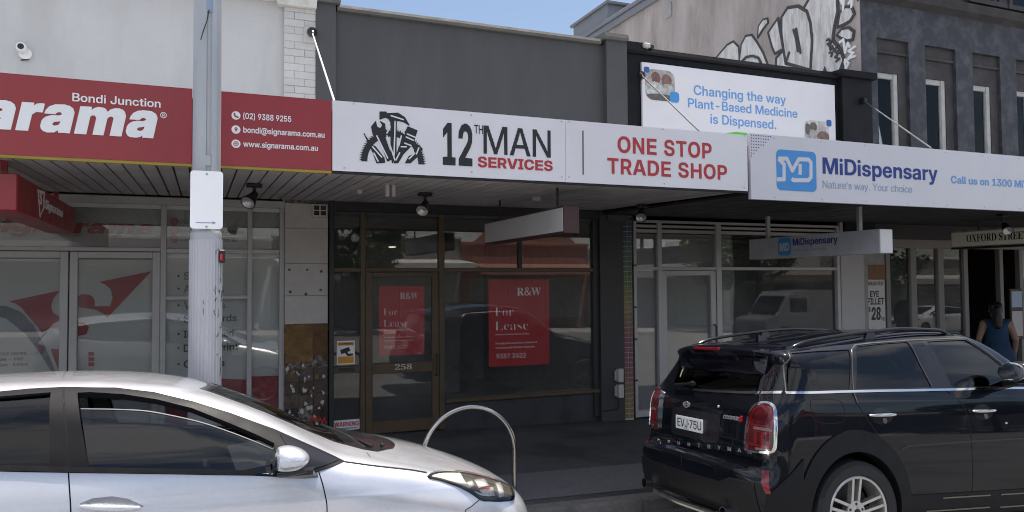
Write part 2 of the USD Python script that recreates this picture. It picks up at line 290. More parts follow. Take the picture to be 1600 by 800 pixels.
# ---------------------------------------------------------------- the ground: the street falls gently to the right
YF, YA = 9.2, 6.1                              # shop fronts, awning edge
SLOPE = -0.022
def gz(x): return SLOPE * (np.clip(x, -60, 60) - 2.5)
def sheet(xs, ys, zf):
    gx, gy = np.meshgrid(xs, ys, indexing='ij'); v = np.stack([gx, gy, zf(gx, gy)], -1).reshape(-1, 3); n, m = len(xs), len(ys); f = []
    for i in range(n - 1):
        for j in range(m - 1):
            a = i * m + j; f += [[a, a + m, a + m + 1], [a, a + m + 1, a + 1]]
    return trimesh.Trimesh(v, f, process=False)
YK = 5.78                                       # kerb face
XS = np.unique(np.r_[-600, -200, -60:61:2.0, 200, 600])
structure('road', sheet(XS, np.r_[-600, -60, -9.2, -6, -2, 0, 2, 4, 5.3, YK - 0.30], lambda x, y: gz(x) + np.where(y < -9.3, -0.10, -0.0012 * (y - 0.5) ** 2 - 0.01 * np.maximum(y - 4, 0))), M['asphalt'])
GUT = gz(0) - 0.0012 * (YK - 0.3 - 0.5) ** 2 - 0.01 * (YK - 4.3)
structure('gutter', sheet(XS, [YK - 0.30, YK], lambda x, y: gz(x) + GUT - gz(0) - 0.02 * (y - YK + 0.3) / 0.3), M['kerb'])
KT = 0.055                                      # kerb top above the road's crown line
ks = []
for x in np.arange(-12.0, 30.0, 1.2):           # kerb stones, each with its joint
    h = [hull([(x + 0.004, YK, gz(x) - 0.25), (x + 1.196, YK, gz(x + 1.2) - 0.25), (x + 0.004, YK + 0.15, gz(x) - 0.25), (x + 1.196, YK + 0.15, gz(x + 1.2) - 0.25),
               (x + 0.004, YK + 0.02, gz(x) + KT), (x + 1.196, YK + 0.02, gz(x + 1.2) + KT), (x + 0.004, YK, gz(x) + KT - 0.02), (x + 1.196, YK, gz(x + 1.2) + KT - 0.02),
               (x + 0.004, YK + 0.15, gz(x) + KT), (x + 1.196, YK + 0.15, gz(x + 1.2) + KT)])]
    ks.append(h[0])
kx = UsdGeom.Xform.Define(stage, '/World/kerb'); meta(kx.GetPrim(), kind='structure')
for h in ks: part('/World/kerb', 'kerb_stone', h, M['kerb'])
structure('footpath', sheet(XS, [YK + 0.15, 6.4, 7.4, 8.4, YF + 0.4], lambda x, y: gz(x) + KT + 0.012 * (y - YK - 0.15)), M['paving'])
def fz(x, y): return gz(x) + KT + 0.012 * (y - YK - 0.15)
# pavement joints and an old patch, thin sheets over the footpath
structure('path_patch', sheet(np.linspace(2.35, 4.3, 9), [6.05, 6.3, 6.62, 6.9], lambda x, y: fz(x, y) + 0.004 + 0 * x), mat('patch', (0.17, 0.165, 0.17), 0.75, var=0.25, scale=35, bump=0.5, bscale=110))
structure('land_behind', sheet([-600, -60, 60, 600], [YF + 12, 60, 600], lambda x, y: gz(x) - 0.3 + 0 * y), M['concrete'])

# ---------------------------------------------------------------- a glazed shop front is made of bars and panes, each a part
def bar(parent, name, px0, px1, py0, py1, m, Y=YF, y0=-0.03, y1=0.06, pyr=None, **k):
    """an upright or a rail from its two edges in the photograph, as a chamfered bar"""
    xm, ym = (px0 + px1) / 2, (py0 + py1) / 2
    x0, x1 = X_(px0, Y, ym), X_(px1, Y, ym); z1, z0 = Z_(xm, py0, Y), Z_(xm, py1, Y)
    return part(parent, name, bx(x0, x1, Y + y0, Y + y1, z0, z1, 0.004), m, **k)
def barw(parent, name, x0, x1, z0, z1, m, Y=YF, y0=-0.03, y1=0.06, **k): return part(parent, name, bx(x0, x1, Y + y0, Y + y1, z0, z1, 0.004), m, **k)
def pane(parent, x0, x1, z0, z1, Y=YF + 0.015, m=None, **k): return part(parent, 'pane', bx(x0, x1, Y, Y + 0.006, z0, z1), m or M['pane'], **k)
def room(parent, x0, x1, z0, z1, depth, m, floor=None, y=YF + 0.10):
    part(parent, 'room_wall', bx(x0, x1, y + depth, y + depth + 0.1, z0, z1), m)
    part(parent, 'room_wall', bx(x0 - 0.05, x0, y, y + depth, z0, z1), m); part(parent, 'room_wall', bx(x1, x1 + 0.05, y, y + depth, z0, z1), m)
    part(parent, 'room_ceiling', bx(x0 - 0.05, x1 + 0.05, y, y + depth + 0.1, z1, z1 + 0.05), m)
    part(parent, 'room_floor', bx(x0 - 0.05, x1 + 0.05, y, y + depth + 0.1, z0 - 0.05, z0), floor or m)

# ================================================================ the white sign shop at the left
SZ = 2.83                                       # underside of the awnings at the street
SZB = 2.92                                      # and at the wall
W = thing('sign_shop', 'white rendered sign shop with red vinyl lettering on its frosted windows', 'shop')
xp0, xp1, xg = 0.88, 1.245, 1.478               # white pilaster, grey pilaster
part(W, 'upper_wall', bx(-7.0, xp0, YF, YF + 0.3, SZB - 0.15, 5.26), M['white_render'])
part(W, 'pilaster', bx(xp0, xp1, YF - 0.045, YF + 0.3, SZB - 0.15, 5.20), M['dark_joint'])
pl = f'{W}/pilaster'
row, z = 0, 3.30
while z < 5.18:                                 # painted bricks of the pilaster
    h = 0.088; xs = [xp0, xp0 + 0.235, xp1] if row % 2 else [xp0, xp0 + 0.12, xp1]
    for a, b in zip(xs[:-1], xs[1:]):
        j = 0.0022 if (row * 7) % 5 == 0 else 0.0007
        dy = 0.004 * RNG.random()
        part(pl, 'brick', bx(a + j, b - j, YF - 0.058 - dy, YF - 0.04, z + j, min(z + h, 5.2) - j, 0.003), M['white_brick'])
    z += h; row += 1
part(W, 'coping', hull([(-7, YF - 0.10, 5.26), (0.86, YF - 0.10, 5.26), (-7, YF - 0.13, 5.40), (0.86, YF - 0.13, 5.40), (-7, YF + 0.34, 5.26), (0.86, YF + 0.34, 5.26), (-7, YF + 0.34, 5.42), (0.86, YF + 0.34, 5.42)]), M['cap_white'])
part(W, 'coping', hull([(0.80, YF - 0.12, 5.20), (xp1, YF - 0.12, 5.20), (0.78, YF - 0.17, 5.30), (xp1, YF - 0.17, 5.30), (0.80, YF + 0.34, 5.20), (xp1, YF + 0.34, 5.20), (0.78, YF + 0.34, 5.46), (xp1, YF + 0.34, 5.46), (0.78, YF - 0.15, 5.44), (xp1, YF - 0.15, 5.44)]), M['cap_white'])
# shop front
zh1, zh0 = Z_(270, 309, YF), Z_(270, 321, YF); zt1, zt0 = Z_(220, 387, YF), Z_(220, 393.2, YF); zd0 = Z_(220, 404, YF)
gl = gz(-1) + KT + 0.05
barw(W, 'head_rail', -6.5, X_(444, YF), zh0, zh1, M['aluminium'])
barw(W, 'head_rail', -6.5, X_(444, YF), zh1, SZB + 0.06, M['aluminium'], y0=0.0)
barw(W, 'transom', -6.5, X_(250.6, YF), zt0, zt1, M['aluminium'], y0=-0.034)
barw(W, 'transom', X_(259.8, YF), X_(386.3, YF), Z_(350, 389.5, YF) - 0.05, Z_(350, 389.5, YF), M['aluminium'], y0=-0.034)
barw(W, 'transom', X_(393.7, YF), X_(436, YF), Z_(350, 389.5, YF) - 0.05, Z_(350, 389.5, YF), M['aluminium'], y0=-0.034)
for a, b in ((250.6, 259.8), (386.3, 393.7), (436.4, 444.5)): barw(W, 'mullion', X_(a, YF), X_(b, YF), gl, zh0, M['aluminium'])
for a, b in ((259.8, 386.3),): barw(W, 'mid_rail', X_(a, YF), X_(b, YF), Z_(320, 468, YF), Z_(320, 462, YF), M['aluminium'])
xs_ = [(-6.5, X_(-20, YF)), (X_(-20, YF), X_(250.6, YF)), (X_(259.8, YF), X_(386.3, YF)), (X_(393.7, YF), X_(436.4, YF))]
for i, (a, b) in enumerate(xs_):
    pane(W, a, b, (zt1 if i < 2 else zt1 - 0.03), zh0)
    if i >= 2: pane(W, a, b, gl, zt0 - 0.05)
def leaf(parent, a, b, hinge):                  # a glass door leaf in its frame
    d = part(parent, 'door', [bx(a, a + 0.075, YF - 0.035, YF + 0.05, gl + 0.02, zt0 - 0.006, 0.004), bx(b - 0.075, b, YF - 0.035, YF + 0.05, gl + 0.02, zt0 - 0.006, 0.004),
                              bx(a + 0.075, b - 0.075, YF - 0.034, YF + 0.05, zd0, zt0 - 0.006, 0.004), bx(a + 0.075, b - 0.075, YF - 0.034, YF + 0.05, gl + 0.02, gl + 0.2, 0.004)], M['aluminium'])
    part(d, 'pane', bx(a + 0.075, b - 0.075, YF + 0.005, YF + 0.011, gl + 0.2, zd0), M['pane'])
xm = X_(108.4, YF)
leaf(W, xm - 1.12, xm - 0.006, 0); leaf(W, xm + 0.006, X_(250.4, YF), 1)
leaf(W, -4.4, xm - 1.14, 0)
# frosted film behind the glass
part(W, 'window_film', bx(-6.5, X_(250.6, YF), YF + 0.045, YF + 0.05, gl, zd0 - 0.01), M['film'])
part(W, 'window_film', bx(X_(259.8, YF), X_(436.4, YF), YF + 0.045, YF + 0.05, gl, Z_(350, 389.5, YF) - 0.05), M['film'])
part(W, 'window_film', bx(-6.5, X_(250.6, YF), YF + 0.072, YF + 0.077, zt1, zh0), M['film_dark'])
part(W, 'window_film', bx(X_(259.8, YF), X_(436.4, YF), YF + 0.072, YF + 0.077, zt1, zh0), M['film_dark'])
room(W, -6.5, 0.86, gl, SZB, 3.0, M['room_mid'], y=YF + 0.12)
YV = YF + 0.041                                 # vinyl stuck on the film
def vin(pxs, m, name='vinyl_shape', d=0.002, Y=YV): part(W, name, slab(Polygon([aty(a, b, Y) for a, b in pxs]).buffer(0), 'front', Y, 0, d), m)
def vtxt(s, x0, x1, yb, yc, m, weight=700, shear=0.0, parent=None, name='lettering', Y=YV, yb2=None, **k):
    (a, zb), (b, _) = aty(x0, yb, Y), aty(x1, yb if yb2 is None else yb2, Y); zc = Z_(x0, yc, Y)
    letters(parent or W, name, fit(text_shape(s, weight, shear=shear, **k), a, b, zb, zc), 'front', Y, 0, 0.002, m, zc - zb)
vtxt('Signarama', -35, 240.5, 362, 338, M['film_red'], 900, 0.22, Y=YF + 0.066, name='vinyl_name')
for i, t in enumerate(['(02) 9388 9255', 'bondi@signarama.com.au', 'www.signarama.com.au']):
    zc = 345 + 14 * i
    vtxt(t, 280, [340, 380, 370][i], zc + 4, zc - 2, M['black_print'], 500, Y=YF + 0.066)
    part(W, 'vinyl_dot', slab(Point(*aty(272, zc, YF)).buffer(0.045, 6), 'front', YF + 0.068, 0, 0.002), M['film_red'])
# big swoosh on the right door leaf, and its mirror on the left one
sw = [(155, 440.5), (236.5, 424), (167.5, 497), (162, 490), (150, 484), (117, 479), (117, 466), (128, 459.5), (138, 460), (145, 464), (148, 470), (148, 478.5), (172, 478.5), (176, 465), (173, 452), (165, 445)]
vin(sw, M['film_red'])
vin([(14, 471), (93, 454), (84, 466), (80, 478), (82, 488), (97, 497), (97, 518), (80, 512), (66, 520), (40, 489), (34, 481), (24, 474)], M['film_red'])
vin([(79, 545), (97, 546), (97, 575), (91, 577), (85, 562)], M['film_red'])
vin([(-40, 476), (10, 478), (34, 488), (52, 508), (72, 545), (86, 579), (80, 580), (60, 548), (40, 522), (10, 498), (-40, 484)], M['film_grey'])
vin([(117, 504), (131, 504), (139, 511), (135, 522), (117, 526)], M['film_red'])
for i, t in enumerate(['OFFICE HOURS:', 'MON - FRI', '8:30am - 5:00pm']): vtxt(t, -12, [43, 36, 44][i], 556 + 8.6 * i, 551.5 + 8.6 * i, M['film_grey'], 700)
for i in range(3): vin([(138, 550 + 8 * i), (147, 550 + 8 * i), (147, 556 + 8 * i), (138, 556 + 8 * i)], M['film_red'], 'vinyl_dot')
for i, t in enumerate(['Signs', 'Awnings', 'Vehicles', 'Signboards', 'Illuminated', 'Digital Print', 'Canvas']):
    yb = [440, 460, 486, 507, 531, 553, 578][i]
    vtxt(t, 287, [330, 350, 352, 370, 365, 372, 351][i], yb - 3.0, yb - 14.5 if t[0] != 'x' else yb, M['film_grey'] if i < 3 else M['black_print'], 600, yb2=yb - 5)
    part(W, 'vinyl_dot', slab(Point(*aty(279, yb - 9 - (0 if i < 2 else 0), YV)).buffer(0.013, 6), 'front', YV, 0, 0.002), M['film_red'])
vin([(259.9, 588.5), (386.2, 593), (386.2, 760), (259.9, 760)], M['film_red'], 'vinyl_band'); vin([(393.8, 588.2), (436.3, 587), (436.3, 760), (393.8, 760)], M['film_red'], 'vinyl_band')

# pier between the first two shops: wall tiles, many lost below
YP = YF - 0.06
px0, px1 = X_(444.6, YP), X_(512.5, YP)
part(W, 'pier', bx(px0, px1, YP, YF + 0.25, gl - 0.1, SZB + 0.03), M['mortar'])
pr = f'{W}/pier'
tz = [Z_(478, q, YP) for q in (318, 357, 412, 462, 506)]
for a, b in zip(tz[:-1], tz[1:]): part(pr, 'tile', bx(px0 + 0.002, px1 - 0.002, YP - 0.012, YP + 0.004, b + 0.0015, a - 0.0015, 0.003), M['pier_tile'])
def torn(x0, z0, x1, z1, j, n=9, seed=1):
    g = np.random.default_rng(seed); p = [(x, z1 + g.normal(0, j)) for x in np.linspace(x0, x1, n)] + [(x1 + g.normal(0, j), z) for z in np.linspace(z1, z0, n)[1:]] + [(x, z0 + g.normal(0, j * 2.2)) for x in np.linspace(x1, x0, n)[1:]] + [(x0 + g.normal(0, j), z) for z in np.linspace(z0, z1, n)[1:-1]]
    return Polygon(p).buffer(0)
part(pr, 'ochre_patch', slab(torn(px0 + .008, Z_(460, 566, YP), px1 - .175, tz[-1] - .004, .006, 9, 2), 'front', YP, 0, .010), M['rust'])
part(pr, 'ochre_patch', slab(torn(px1 - .170, Z_(500, 556, YP), px1 - .004, tz[-1] - .004, .004, 9, 3), 'front', YP, 0, .011), mat('rust_dark', (.12, .065, .028), .85, var=.4, scale=9, bump=.6))
z = Z_(478, 575, YP)
M['paint_rest'] = mat('paint_rest', (.50, .48, .47), .7, var=.15, scale=20); M['tile_brown'] = mat('tile_brown', (0.055, 0.040, 0.032), 0.25, var=0.5, scale=10, rand=0.6)
M['tile_pale'] = mat('tile_pale', (0.42, 0.39, 0.36), 0.6, var=0.2, scale=14, rand=0.2, dirt=(0.12, 0.07, 0.03), dscale=14, damt=0.8)
_tn = np.array([[.3, .4, .2, .1, .2, .1], [.9, .8, .3, .2, .1, .3], [.5, .2, .2, .1, .2, .2], [.1, .9, .95, .3, .4, .1], [.9, .95, .4, .1, .2, .3], [.95, .4, .9, .9, .1, .2], [.2, .9, .95, .2, .2, .6], [.9, .8, .9, .4, .9, .3], [.9, .9, .3, .9, .2, .4]])
for i in range(70):                            # remains of white paint and paper over the small tiles
    g = np.random.default_rng(100 + i); cx, cz, r0 = g.uniform(px0 + .03, px1 - .04), g.uniform(gl + .1, Z_(478, 568, YP)), g.uniform(.006, .030)
    if cx > (px0 + px1) / 2 and g.random() < .55: continue
    a_ = np.linspace(0, 6.283, 14)[:-1]; rr_ = r0 * g.uniform(.35, 1.25, 13); P_ = Polygon(np.c_[cx + rr_ * np.cos(a_) * .9, cz + rr_ * np.sin(a_) * 1.2]).buffer(0).intersection(sbox(px0 + .004, gl, px1 - .004, 3))
    if P_.area > 1e-5: part(pr, 'paint_patch', slab(P_, 'front', YP, .0, .013 + .0002 * i), M['paint_rest'] if i % 4 else M['rust'])
k = 0
while z > gl + 0.02:                            # small square tiles, some broken off
    for i in range(3):
        q = RNG.random() * .5 + .5 * _tn[k % 9, 2 * i]; a = px0 + 0.006 + i * (px1 - px0 - 0.012) / 3
        if q < (0.66 if i < 2 else 0.95):
            part(pr, 'tile', bx(a + 0.002, a + (px1 - px0 - 0.012) / 3 - 0.003, YP - 0.008 - 0.003 * RNG.random(), YP + 0.003, z - 0.150, z - 0.003, 0.002), M['tile_brown'])
    z -= 0.153; k += 1
for (a, b) in ((452, 421.5), (480, 421.5), (502, 424), (453.5, 456), (478, 459.5), (501, 453)):
    part(pr, 'bolt_hole', slab(Point(*aty(a, b, YP - 0.012)).buffer(0.014 + 0.004 * RNG.random(), 5), 'front', YP - 0.012, 0, 0.0015), M['rust'])
part(pr, 'tag_scrawl', slab(unary_union([LineString([aty(*q, YP) for q in ((486 + 0, 657), (489, 650), (491, 657), (495, 651), (493, 659), (500, 653), (503, 660), (507, 652), (509, 661))]).buffer(0.008)]), 'front', YP - 0.012, 0, 0.002), M['red_print'])
v = part(W, 'vent', [bx(X_(486.5, YP), X_(510.5, YP), YP - 0.05, YP - 0.012, Z_(498, 340, YP), Z_(498, 319.5, YP), 0.005)], M['pier_tile'])
for i in range(2):
    for j in range(2):
        xa = X_(489.5 + 10.5 * i, YP); za = Z_(498, 328.6 + 8.2 * j, YP)
        part(v, 'grille', bx(xa, xa + 0.06, YP - 0.054, YP - 0.045, za, za + 0.05, 0.002), M['tile_brown'])

# ================================================================ the grey shop in the middle
G = thing('hardware_shop', 'dark grey shop with bronze framed windows and a recessed panel above its awning', 'shop')
xq0, xq1 = X_(943, YF, 130), X_(975, YF, 130)
part(G, 'upper_wall', bx(xg, xq0, YF + 0.0, YF + 0.3, SZB - 0.15, 5.24), M['grey_paint'])
part(G, 'pilaster', bx(xp1, xg, YF - 0.07, YF + 0.3, SZB - 0.15, 5.30), M['grey_pilaster'])
part(G, 'pilaster', bx(xq0, xq1, YF - 0.09, YF + 0.3, SZB - 0.15, 5.30), M['grey_pilaster'])
def cop(a, b, y0, z0, z1, m): return hull([(a, YF - y0 + 0.02, z0), (b, YF - y0 + 0.02, z0), (a, YF - y0, z0 + 0.03), (b, YF - y0, z0 + 0.03), (a, YF - y0 + 0.02, z1), (b, YF - y0 + 0.02, z1), (a, YF + 0.33, z0), (b, YF + 0.33, z0), (a, YF + 0.33, z1 + 0.02), (b, YF + 0.33, z1 + 0.02)])
part(G, 'coping', cop(xg + 0.02, xq0 - 0.06, 0.07, 5.24, 5.31, M['grey_cap']), M['grey_cap'])
part(G, 'coping', cop(xp1 + 0.002, xg + 0.05, 0.13, 5.30, 5.40, M['grey_cap']), M['grey_cap'])
part(G, 'coping', cop(xq0 - 0.05, xq1, 0.15, 5.30, 5.39, M['grey_cap']), M['grey_cap'])
gl2 = fz(3, YF) + 0.02
barw(G, 'dark_jamb', X_(512.8, YF), X_(520, YF), gl2, SZB, M['dark_frame'], y0=-0.10)
barw(G, 'lintel', X_(520, YF), xq1, Z_(620, 333, YF), SZB + 0.06, M['dark_frame'], y0=-0.06)
zT1, zT0 = Z_(620, 418.5, YF), Z_(620, 424.8, YF); zH = Z_(620, 333, YF)
xs2 = dict(a=X_(520, YF), b=X_(563, YF), c=X_(570.4, YF), d=X_(685.3, YF), e=X_(693.6, YF), f=X_(925.5, YF), g=X_(934, YF))
barw(G, 'mullion', xs2['b'], xs2['c'], gl2, zH, M['bronze']); barw(G, 'mullion', xs2['d'], xs2['e'], gl2, zH, M['bronze'])
barw(G, 'mullion', xs2['f'], xs2['g'], gl2, zH, M['dark_frame'])
for a, b in (('a', 'b'), ('c', 'd'), ('e', 'f')): barw(G, 'transom', xs2[a], xs2[b], zT0, zT1, M['bronze'], y0=-0.026)
x8 = X_(812.6, YF); barw(G, 'glazing_bar', x8 - 0.022, x8 + 0.022, zT1, zH, M['dark_frame'], y0=-0.02)
for a, b in ((xs2['a'], xs2['b']), (xs2['c'], xs2['d']), (xs2['e'], x8 - 0.022), (x8 + 0.022, xs2['f'])): pane(G, a, b, zT1, zH)
zS = Z_(813, 615, YF)
barw(G, 'sill', xs2['e'], xs2['g'], zS - 0.05, zS, M['bronze'], y0=-0.05)
barw(G, 'stall_riser', xs2['e'], xs2['g'], gl2 - 0.06, zS - 0.05, mat('riser', (0.034, 0.033, 0.038), 0.4, var=0.2, scale=4), y0=0.0)
pane(G, xs2['e'], xs2['f'], zS, zT0)
zR1, zR0 = Z_(540, 572, YF), Z_(540, 583, YF)
barw(G, 'mid_rail', xs2['a'], xs2['b'], zR0, zR1, M['bronze'], y0=-0.026)
part(G, 'letter_slot', bx(X_(529, YF), X_(554, YF), YF - 0.034, YF - 0.024, zR0 + 0.025, zR1 - 0.02, 0.002), M['dark_frame'])
pane(G, xs2['a'], xs2['b'], zR1, zT0); pane(G, xs2['a'], xs2['b'], gl2 + 0.05, zR0)
barw(G, 'bottom_rail', xs2['a'], xs2['b'], gl2 - 0.05, gl2 + 0.05, M['bronze'], y0=-0.026)
a, b = xs2['c'] + 0.004, xs2['d'] - 0.004; zr1, zr0 = Z_(628, 566, YF), Z_(628, 582.5, YF); zd = Z_(628, 433, YF)
d = part(G, 'door', [bx(a, a + 0.085, YF - 0.02, YF + 0.045, gl2 + 0.01, zT0 - 0.005, 0.004), bx(b - 0.085, b, YF - 0.02, YF + 0.045, gl2 + 0.01, zT0 - 0.005, 0.004),
                     bx(a + 0.085, b - 0.085, YF - 0.019, YF + 0.045, zd, zT0 - 0.005, 0.004), bx(a + 0.085, b - 0.085, YF - 0.022, YF + 0.045, zr0, zr1, 0.004), bx(a + 0.085, b - 0.085, YF - 0.019, YF + 0.045, gl2 + 0.01, gl2 + 0.16, 0.004)], M['bronze'])
part(d, 'pane', bx(a + 0.085, b - 0.085, YF + 0.012, YF + 0.018, zr1, zd), M['pane']); part(d, 'pane', bx(a + 0.085, b - 0.085, YF + 0.012, YF + 0.018, gl2 + 0.16, zr0), M['pane'])
part(d, 'pull_handle', tube([(b - 0.04, YF - 0.02, zr0 - 0.05), (b - 0.04, YF - 0.07, zr0 - 0.03), (b - 0.04, YF - 0.07, zr1 + 0.06), (b - 0.04, YF - 0.02, zr1 + 0.08)], 0.011), M['dark_frame'])
vtxt('258', 617, 643.5, 578, 569.8, M['lamp_metal'], 'serif', parent=d, name='house_number', Y=YF - 0.024)
part(G, 'column', bx(xs2['g'], X_(970, YF), YF - 0.07, YF + 0.25, gl2 - 0.2, SZB + 0.06), mat('column', (0.036, 0.035, 0.036), 0.5, var=0.12, scale=3))
room(G, xs2['a'] - 0.02, xs2['g'], gl2 - 0.01, SZB, 4.5, M['room_dark'])
part(G, 'partition', bx(xs2['c'] + 0.5, xs2['e'] + 1.2, YF + 3.0, YF + 3.1, gl2, SZB - 0.3), M['room_dark'])
glow = glow_mat('downlight', (1.0, 0.86, 0.62), 2.2)
for (q, r_, Y) in ((613, 386, YF + 2.3), (740, 342, YF + 1.0)):
    x, z = aty(q, r_, Y)
    dl = part(G, 'downlight', lathe([(0, 0.02), (0.075, 0.02), (0.075, 0), (0.055, 0.004), (0.055, 0.012), (0, 0.012)], 20).apply_translation((x, Y, z)), M['lamp_metal'])
    part(dl, 'lamp', lathe([(0, 0.004), (0.054, 0.004), (0.054, 0.009), (0, 0.009)], 16).apply_translation((x, Y, z - 0.005)), glow)
x, z = aty(555, 372, YF + 0.3)
part(G, 'globe_lamp', trimesh.creation.icosphere(3, 0.052).apply_translation((x, YF + 0.3, z)), mat('globe', (0.8, 0.8, 0.8), 0.4), True)
part(G, 'alarm_box', bx(X_(521, YF), X_(533, YF), YF + 0.03, YF + 0.09, Z_(527, 438, YF), Z_(527, 427, YF), 0.01), M['room_mid'])
part(G, 'alarm_box', bx(X_(535, YF), X_(547, YF), YF + 0.03, YF + 0.05, Z_(541, 430.5, YF), Z_(541, 425, YF), 0.005), M['room_mid'])
# papers stuck on the glass
def poster(q0, q1, q2, q3, big):
    Y = YF + 0.022
    x0, x1 = X_((q0[0] + q3[0]) / 2, Y, 500), X_((q1[0] + q2[0]) / 2, Y, 500); z1, z0 = Z_(*q0, Y), Z_(*q3, Y); w, h = x1 - x0, z1 - z0
    p = thing('lease_poster', 'large red for lease poster in the middle of the wide shop window' if big else 'narrower red for lease poster on the glass of the shop door', 'poster', 'lease posters')
    part(p, 'sheet', bx(x0, x1, Y, Y + 0.002, z0, z1), M['poster_red'])
    def t(s, u0, u1, b, c, wt='serif', nm='lettering', g=0.0, m=None): letters(p, nm, fit(text_shape(s, wt, grow=g), x0 + u0 * w, x0 + u1 * w, z0 + b * h, z0 + c * h), 'front', Y, 0, 0.0015, m or M['poster_text'], (c - b) * h)
    t('R&W', 0.46, 0.86, 0.815, 0.905, nm='brand_lettering'); t('For', 0.11, 0.40, 0.58, 0.685, g=-0.034); t('Lease', 0.11, 0.64, 0.415, 0.52, g=-0.034)
    t('Richardson & Wrench Bondi Junction', 0.11, 0.66, 0.36, 0.375, 600); t('Proudly the Landlord\'s Choice of', 0.11, 0.79, 0.255, 0.275, 600); t('Commercial Eastern Suburbs', 0.11, 0.75, 0.205, 0.225, 600); t('9387 2422', 0.12, 0.60, 0.09, 0.145, 500)
poster((763.2, 437.2), (856.7, 436.3), (859.9, 569), (764, 573.5), True); poster((592, 447.6), (663, 447.6), (663, 555.5), (592, 556.4), False)
Y = YF + 0.010
x0, x1, z0, z1 = X_(526.5, Y), X_(554.5, Y), Z_(540, 569.5, Y), Z_(540, 532.5, Y); w, h = x1 - x0, z1 - z0
p = thing('camera_sticker', 'small white and orange surveillance camera sticker beside the bronze door', 'sticker')
part(p, 'sheet', bx(x0, x1, Y, Y + 0.002, z0, z1), M['white_print'])
M['orange'] = mat('orange', srgb(214, 148, 40), 0.5)
part(p, 'band', slab(sbox(x0 + .06 * w, z0 + .8 * h, x1 - .06 * w, z0 + .94 * h), 'front', Y, 0, 0.001), M['orange']); part(p, 'band', slab(sbox(x0 + .06 * w, z0 + .05 * h, x1 - .06 * w, z0 + .34 * h), 'front', Y, 0, 0.001), M['orange'])
part(p, 'camera_picture', slab(affinity.rotate(sbox(x0 + .2 * w, z0 + .5 * h, x0 + .72 * w, z0 + .68 * h), 18).union(LineString([(x0 + .5 * w, z0 + .52 * h), (x0 + .62 * w, z0 + .4 * h), (x0 + .85 * w, z0 + .41 * h)]).buffer(.014)), 'front', Y, 0, 0.001), M['black_print'])
part(p, 'lettering', slab(fit(text_shape('CAMERA', 800), x0 + .12 * w, x1 - .12 * w, z0 + .84 * h, z0 + .91 * h), 'front', Y, 0, 0.0015), M['black_print'])
x0, x1, z0, z1 = X_(520.6, Y), X_(562, Y), Z_(541, 672, Y), Z_(541, 656, Y)
p = thing('warning_sticker', 'white sticker with red WARNING lettering at the foot of the sidelight', 'sticker')
part(p, 'sheet', bx(x0, x1, Y, Y + 0.002, z0, z1), M['white_print']); part(p, 'lettering', slab(fit(text_shape('WARNING', 800), x0 + .015, x1 - .01, z0 + .045, z0 + .10), 'front', Y, 0, 0.0015), M['red_print'])
part(p, 'small_print', slab(sbox(x0 + .02, z0 + .012, x1 - .03, z0 + .03), 'front', Y, 0, 0.001), M['tag_grey'])

# ================================================================ the dispensary, painted near black
D = thing('dispensary_shop', 'near black shop with white aluminium shop front and a billboard on its parapet', 'shop')
xe = X_(1309, YF, 160); xr = X_(1358, YF, 118)
part(D, 'upper_wall', bx(xq1, xe, YF + 0.0, YF + 0.3, 2.7, 5.18), M['navy_paint'])
part(D, 'coping', cop(xq1, xe, 0.06, 5.18, 5.27, M['navy_paint']), M['navy_paint'])
part(D, 'coping', cop(xq1, xq1 + 0.33, 0.09, 5.20, 5.33, M['navy_paint']), M['navy_paint'])
part(D, 'pilaster', bx(xe, xr - 0.06, YF - 0.1, YF + 0.3, 2.7, 5.2), M['navy_paint']); part(D, 'coping', cop(xe - 0.05, xr, 0.17, 5.2, 5.31, M['navy_paint']), M['navy_paint'])
part(D, 'roof_sheet', bx(xq1, 9.98, YF + 0.3, YF + 9, 4.3, 4.4), M['galv'])
part(D, 'upper_lining', bx(xq1, xr, YF + 0.0, YF + 0.2, SZB - 0.1 - 0.2, SZB), M['navy_paint'])
gl3 = fz(5.6, YF) + 0.02
def ax(p): return X_(p, YF)
# coloured mosaic strip
x0, x1 = ax(970.2), ax(984.5); part(D, 'mosaic_backing', bx(x0, x1, YF - 0.055, YF + 0.2, gl3 - 0.05, SZB), mat('grout', (0.42, 0.41, 0.39), 0.9))
mz = usdkit.material(stage, '/World/Looks/mosaic', {'g': ('texture_coordinate', {}), 's': ('separate_xyz', {}), 'mr': ('map_range', {'from_min': float(gl3), 'from_max': float(SZB)}), 'gi': ('geometry', {}),
    'rn': ('map_range', {'to_min': -0.035, 'to_max': 0.035}), 'ad': ('math', {'math_type': 'add'}), 'hs': ('hsv', {'saturation': .72, 'value': .7}), 'rv': ('map_range', {'to_min': 0.4, 'to_max': 0.85}),
    'r': ('rgb_ramp', {'ramp': [(0.0, (.50, .36, .06)), (0.10, (.46, .25, .06)), (0.17, (.45, .10, .05)), (0.23, (.40, .03, .08)), (0.31, (.40, .02, .14)), (0.38, (.46, .06, .06)), (0.44, (.48, .20, .06)), (0.52, (.50, .40, .04)), (0.61, (.20, .32, .04)), (0.70, (.05, .24, .10)), (0.80, (.03, .16, .18)), (0.90, (.02, .07, .28)), (1.0, (.02, .03, .24))]}),
    'p': ('principled_bsdf', {'roughness': 0.25})},
    [('g.object', 's.vector'), ('s.z', 'mr.value'), ('gi.random_per_island', 'rn.value'), ('mr.result', 'ad.value1'), ('rn.result', 'ad.value2'), ('ad.value', 'r.fac'), ('r.color', 'hs.color'), ('gi.random_per_island', 'rv.value'), ('rv.result', 'hs.value'), ('hs.color', 'p.base_color')], surface='p.BSDF')
tl, z = [], gl3
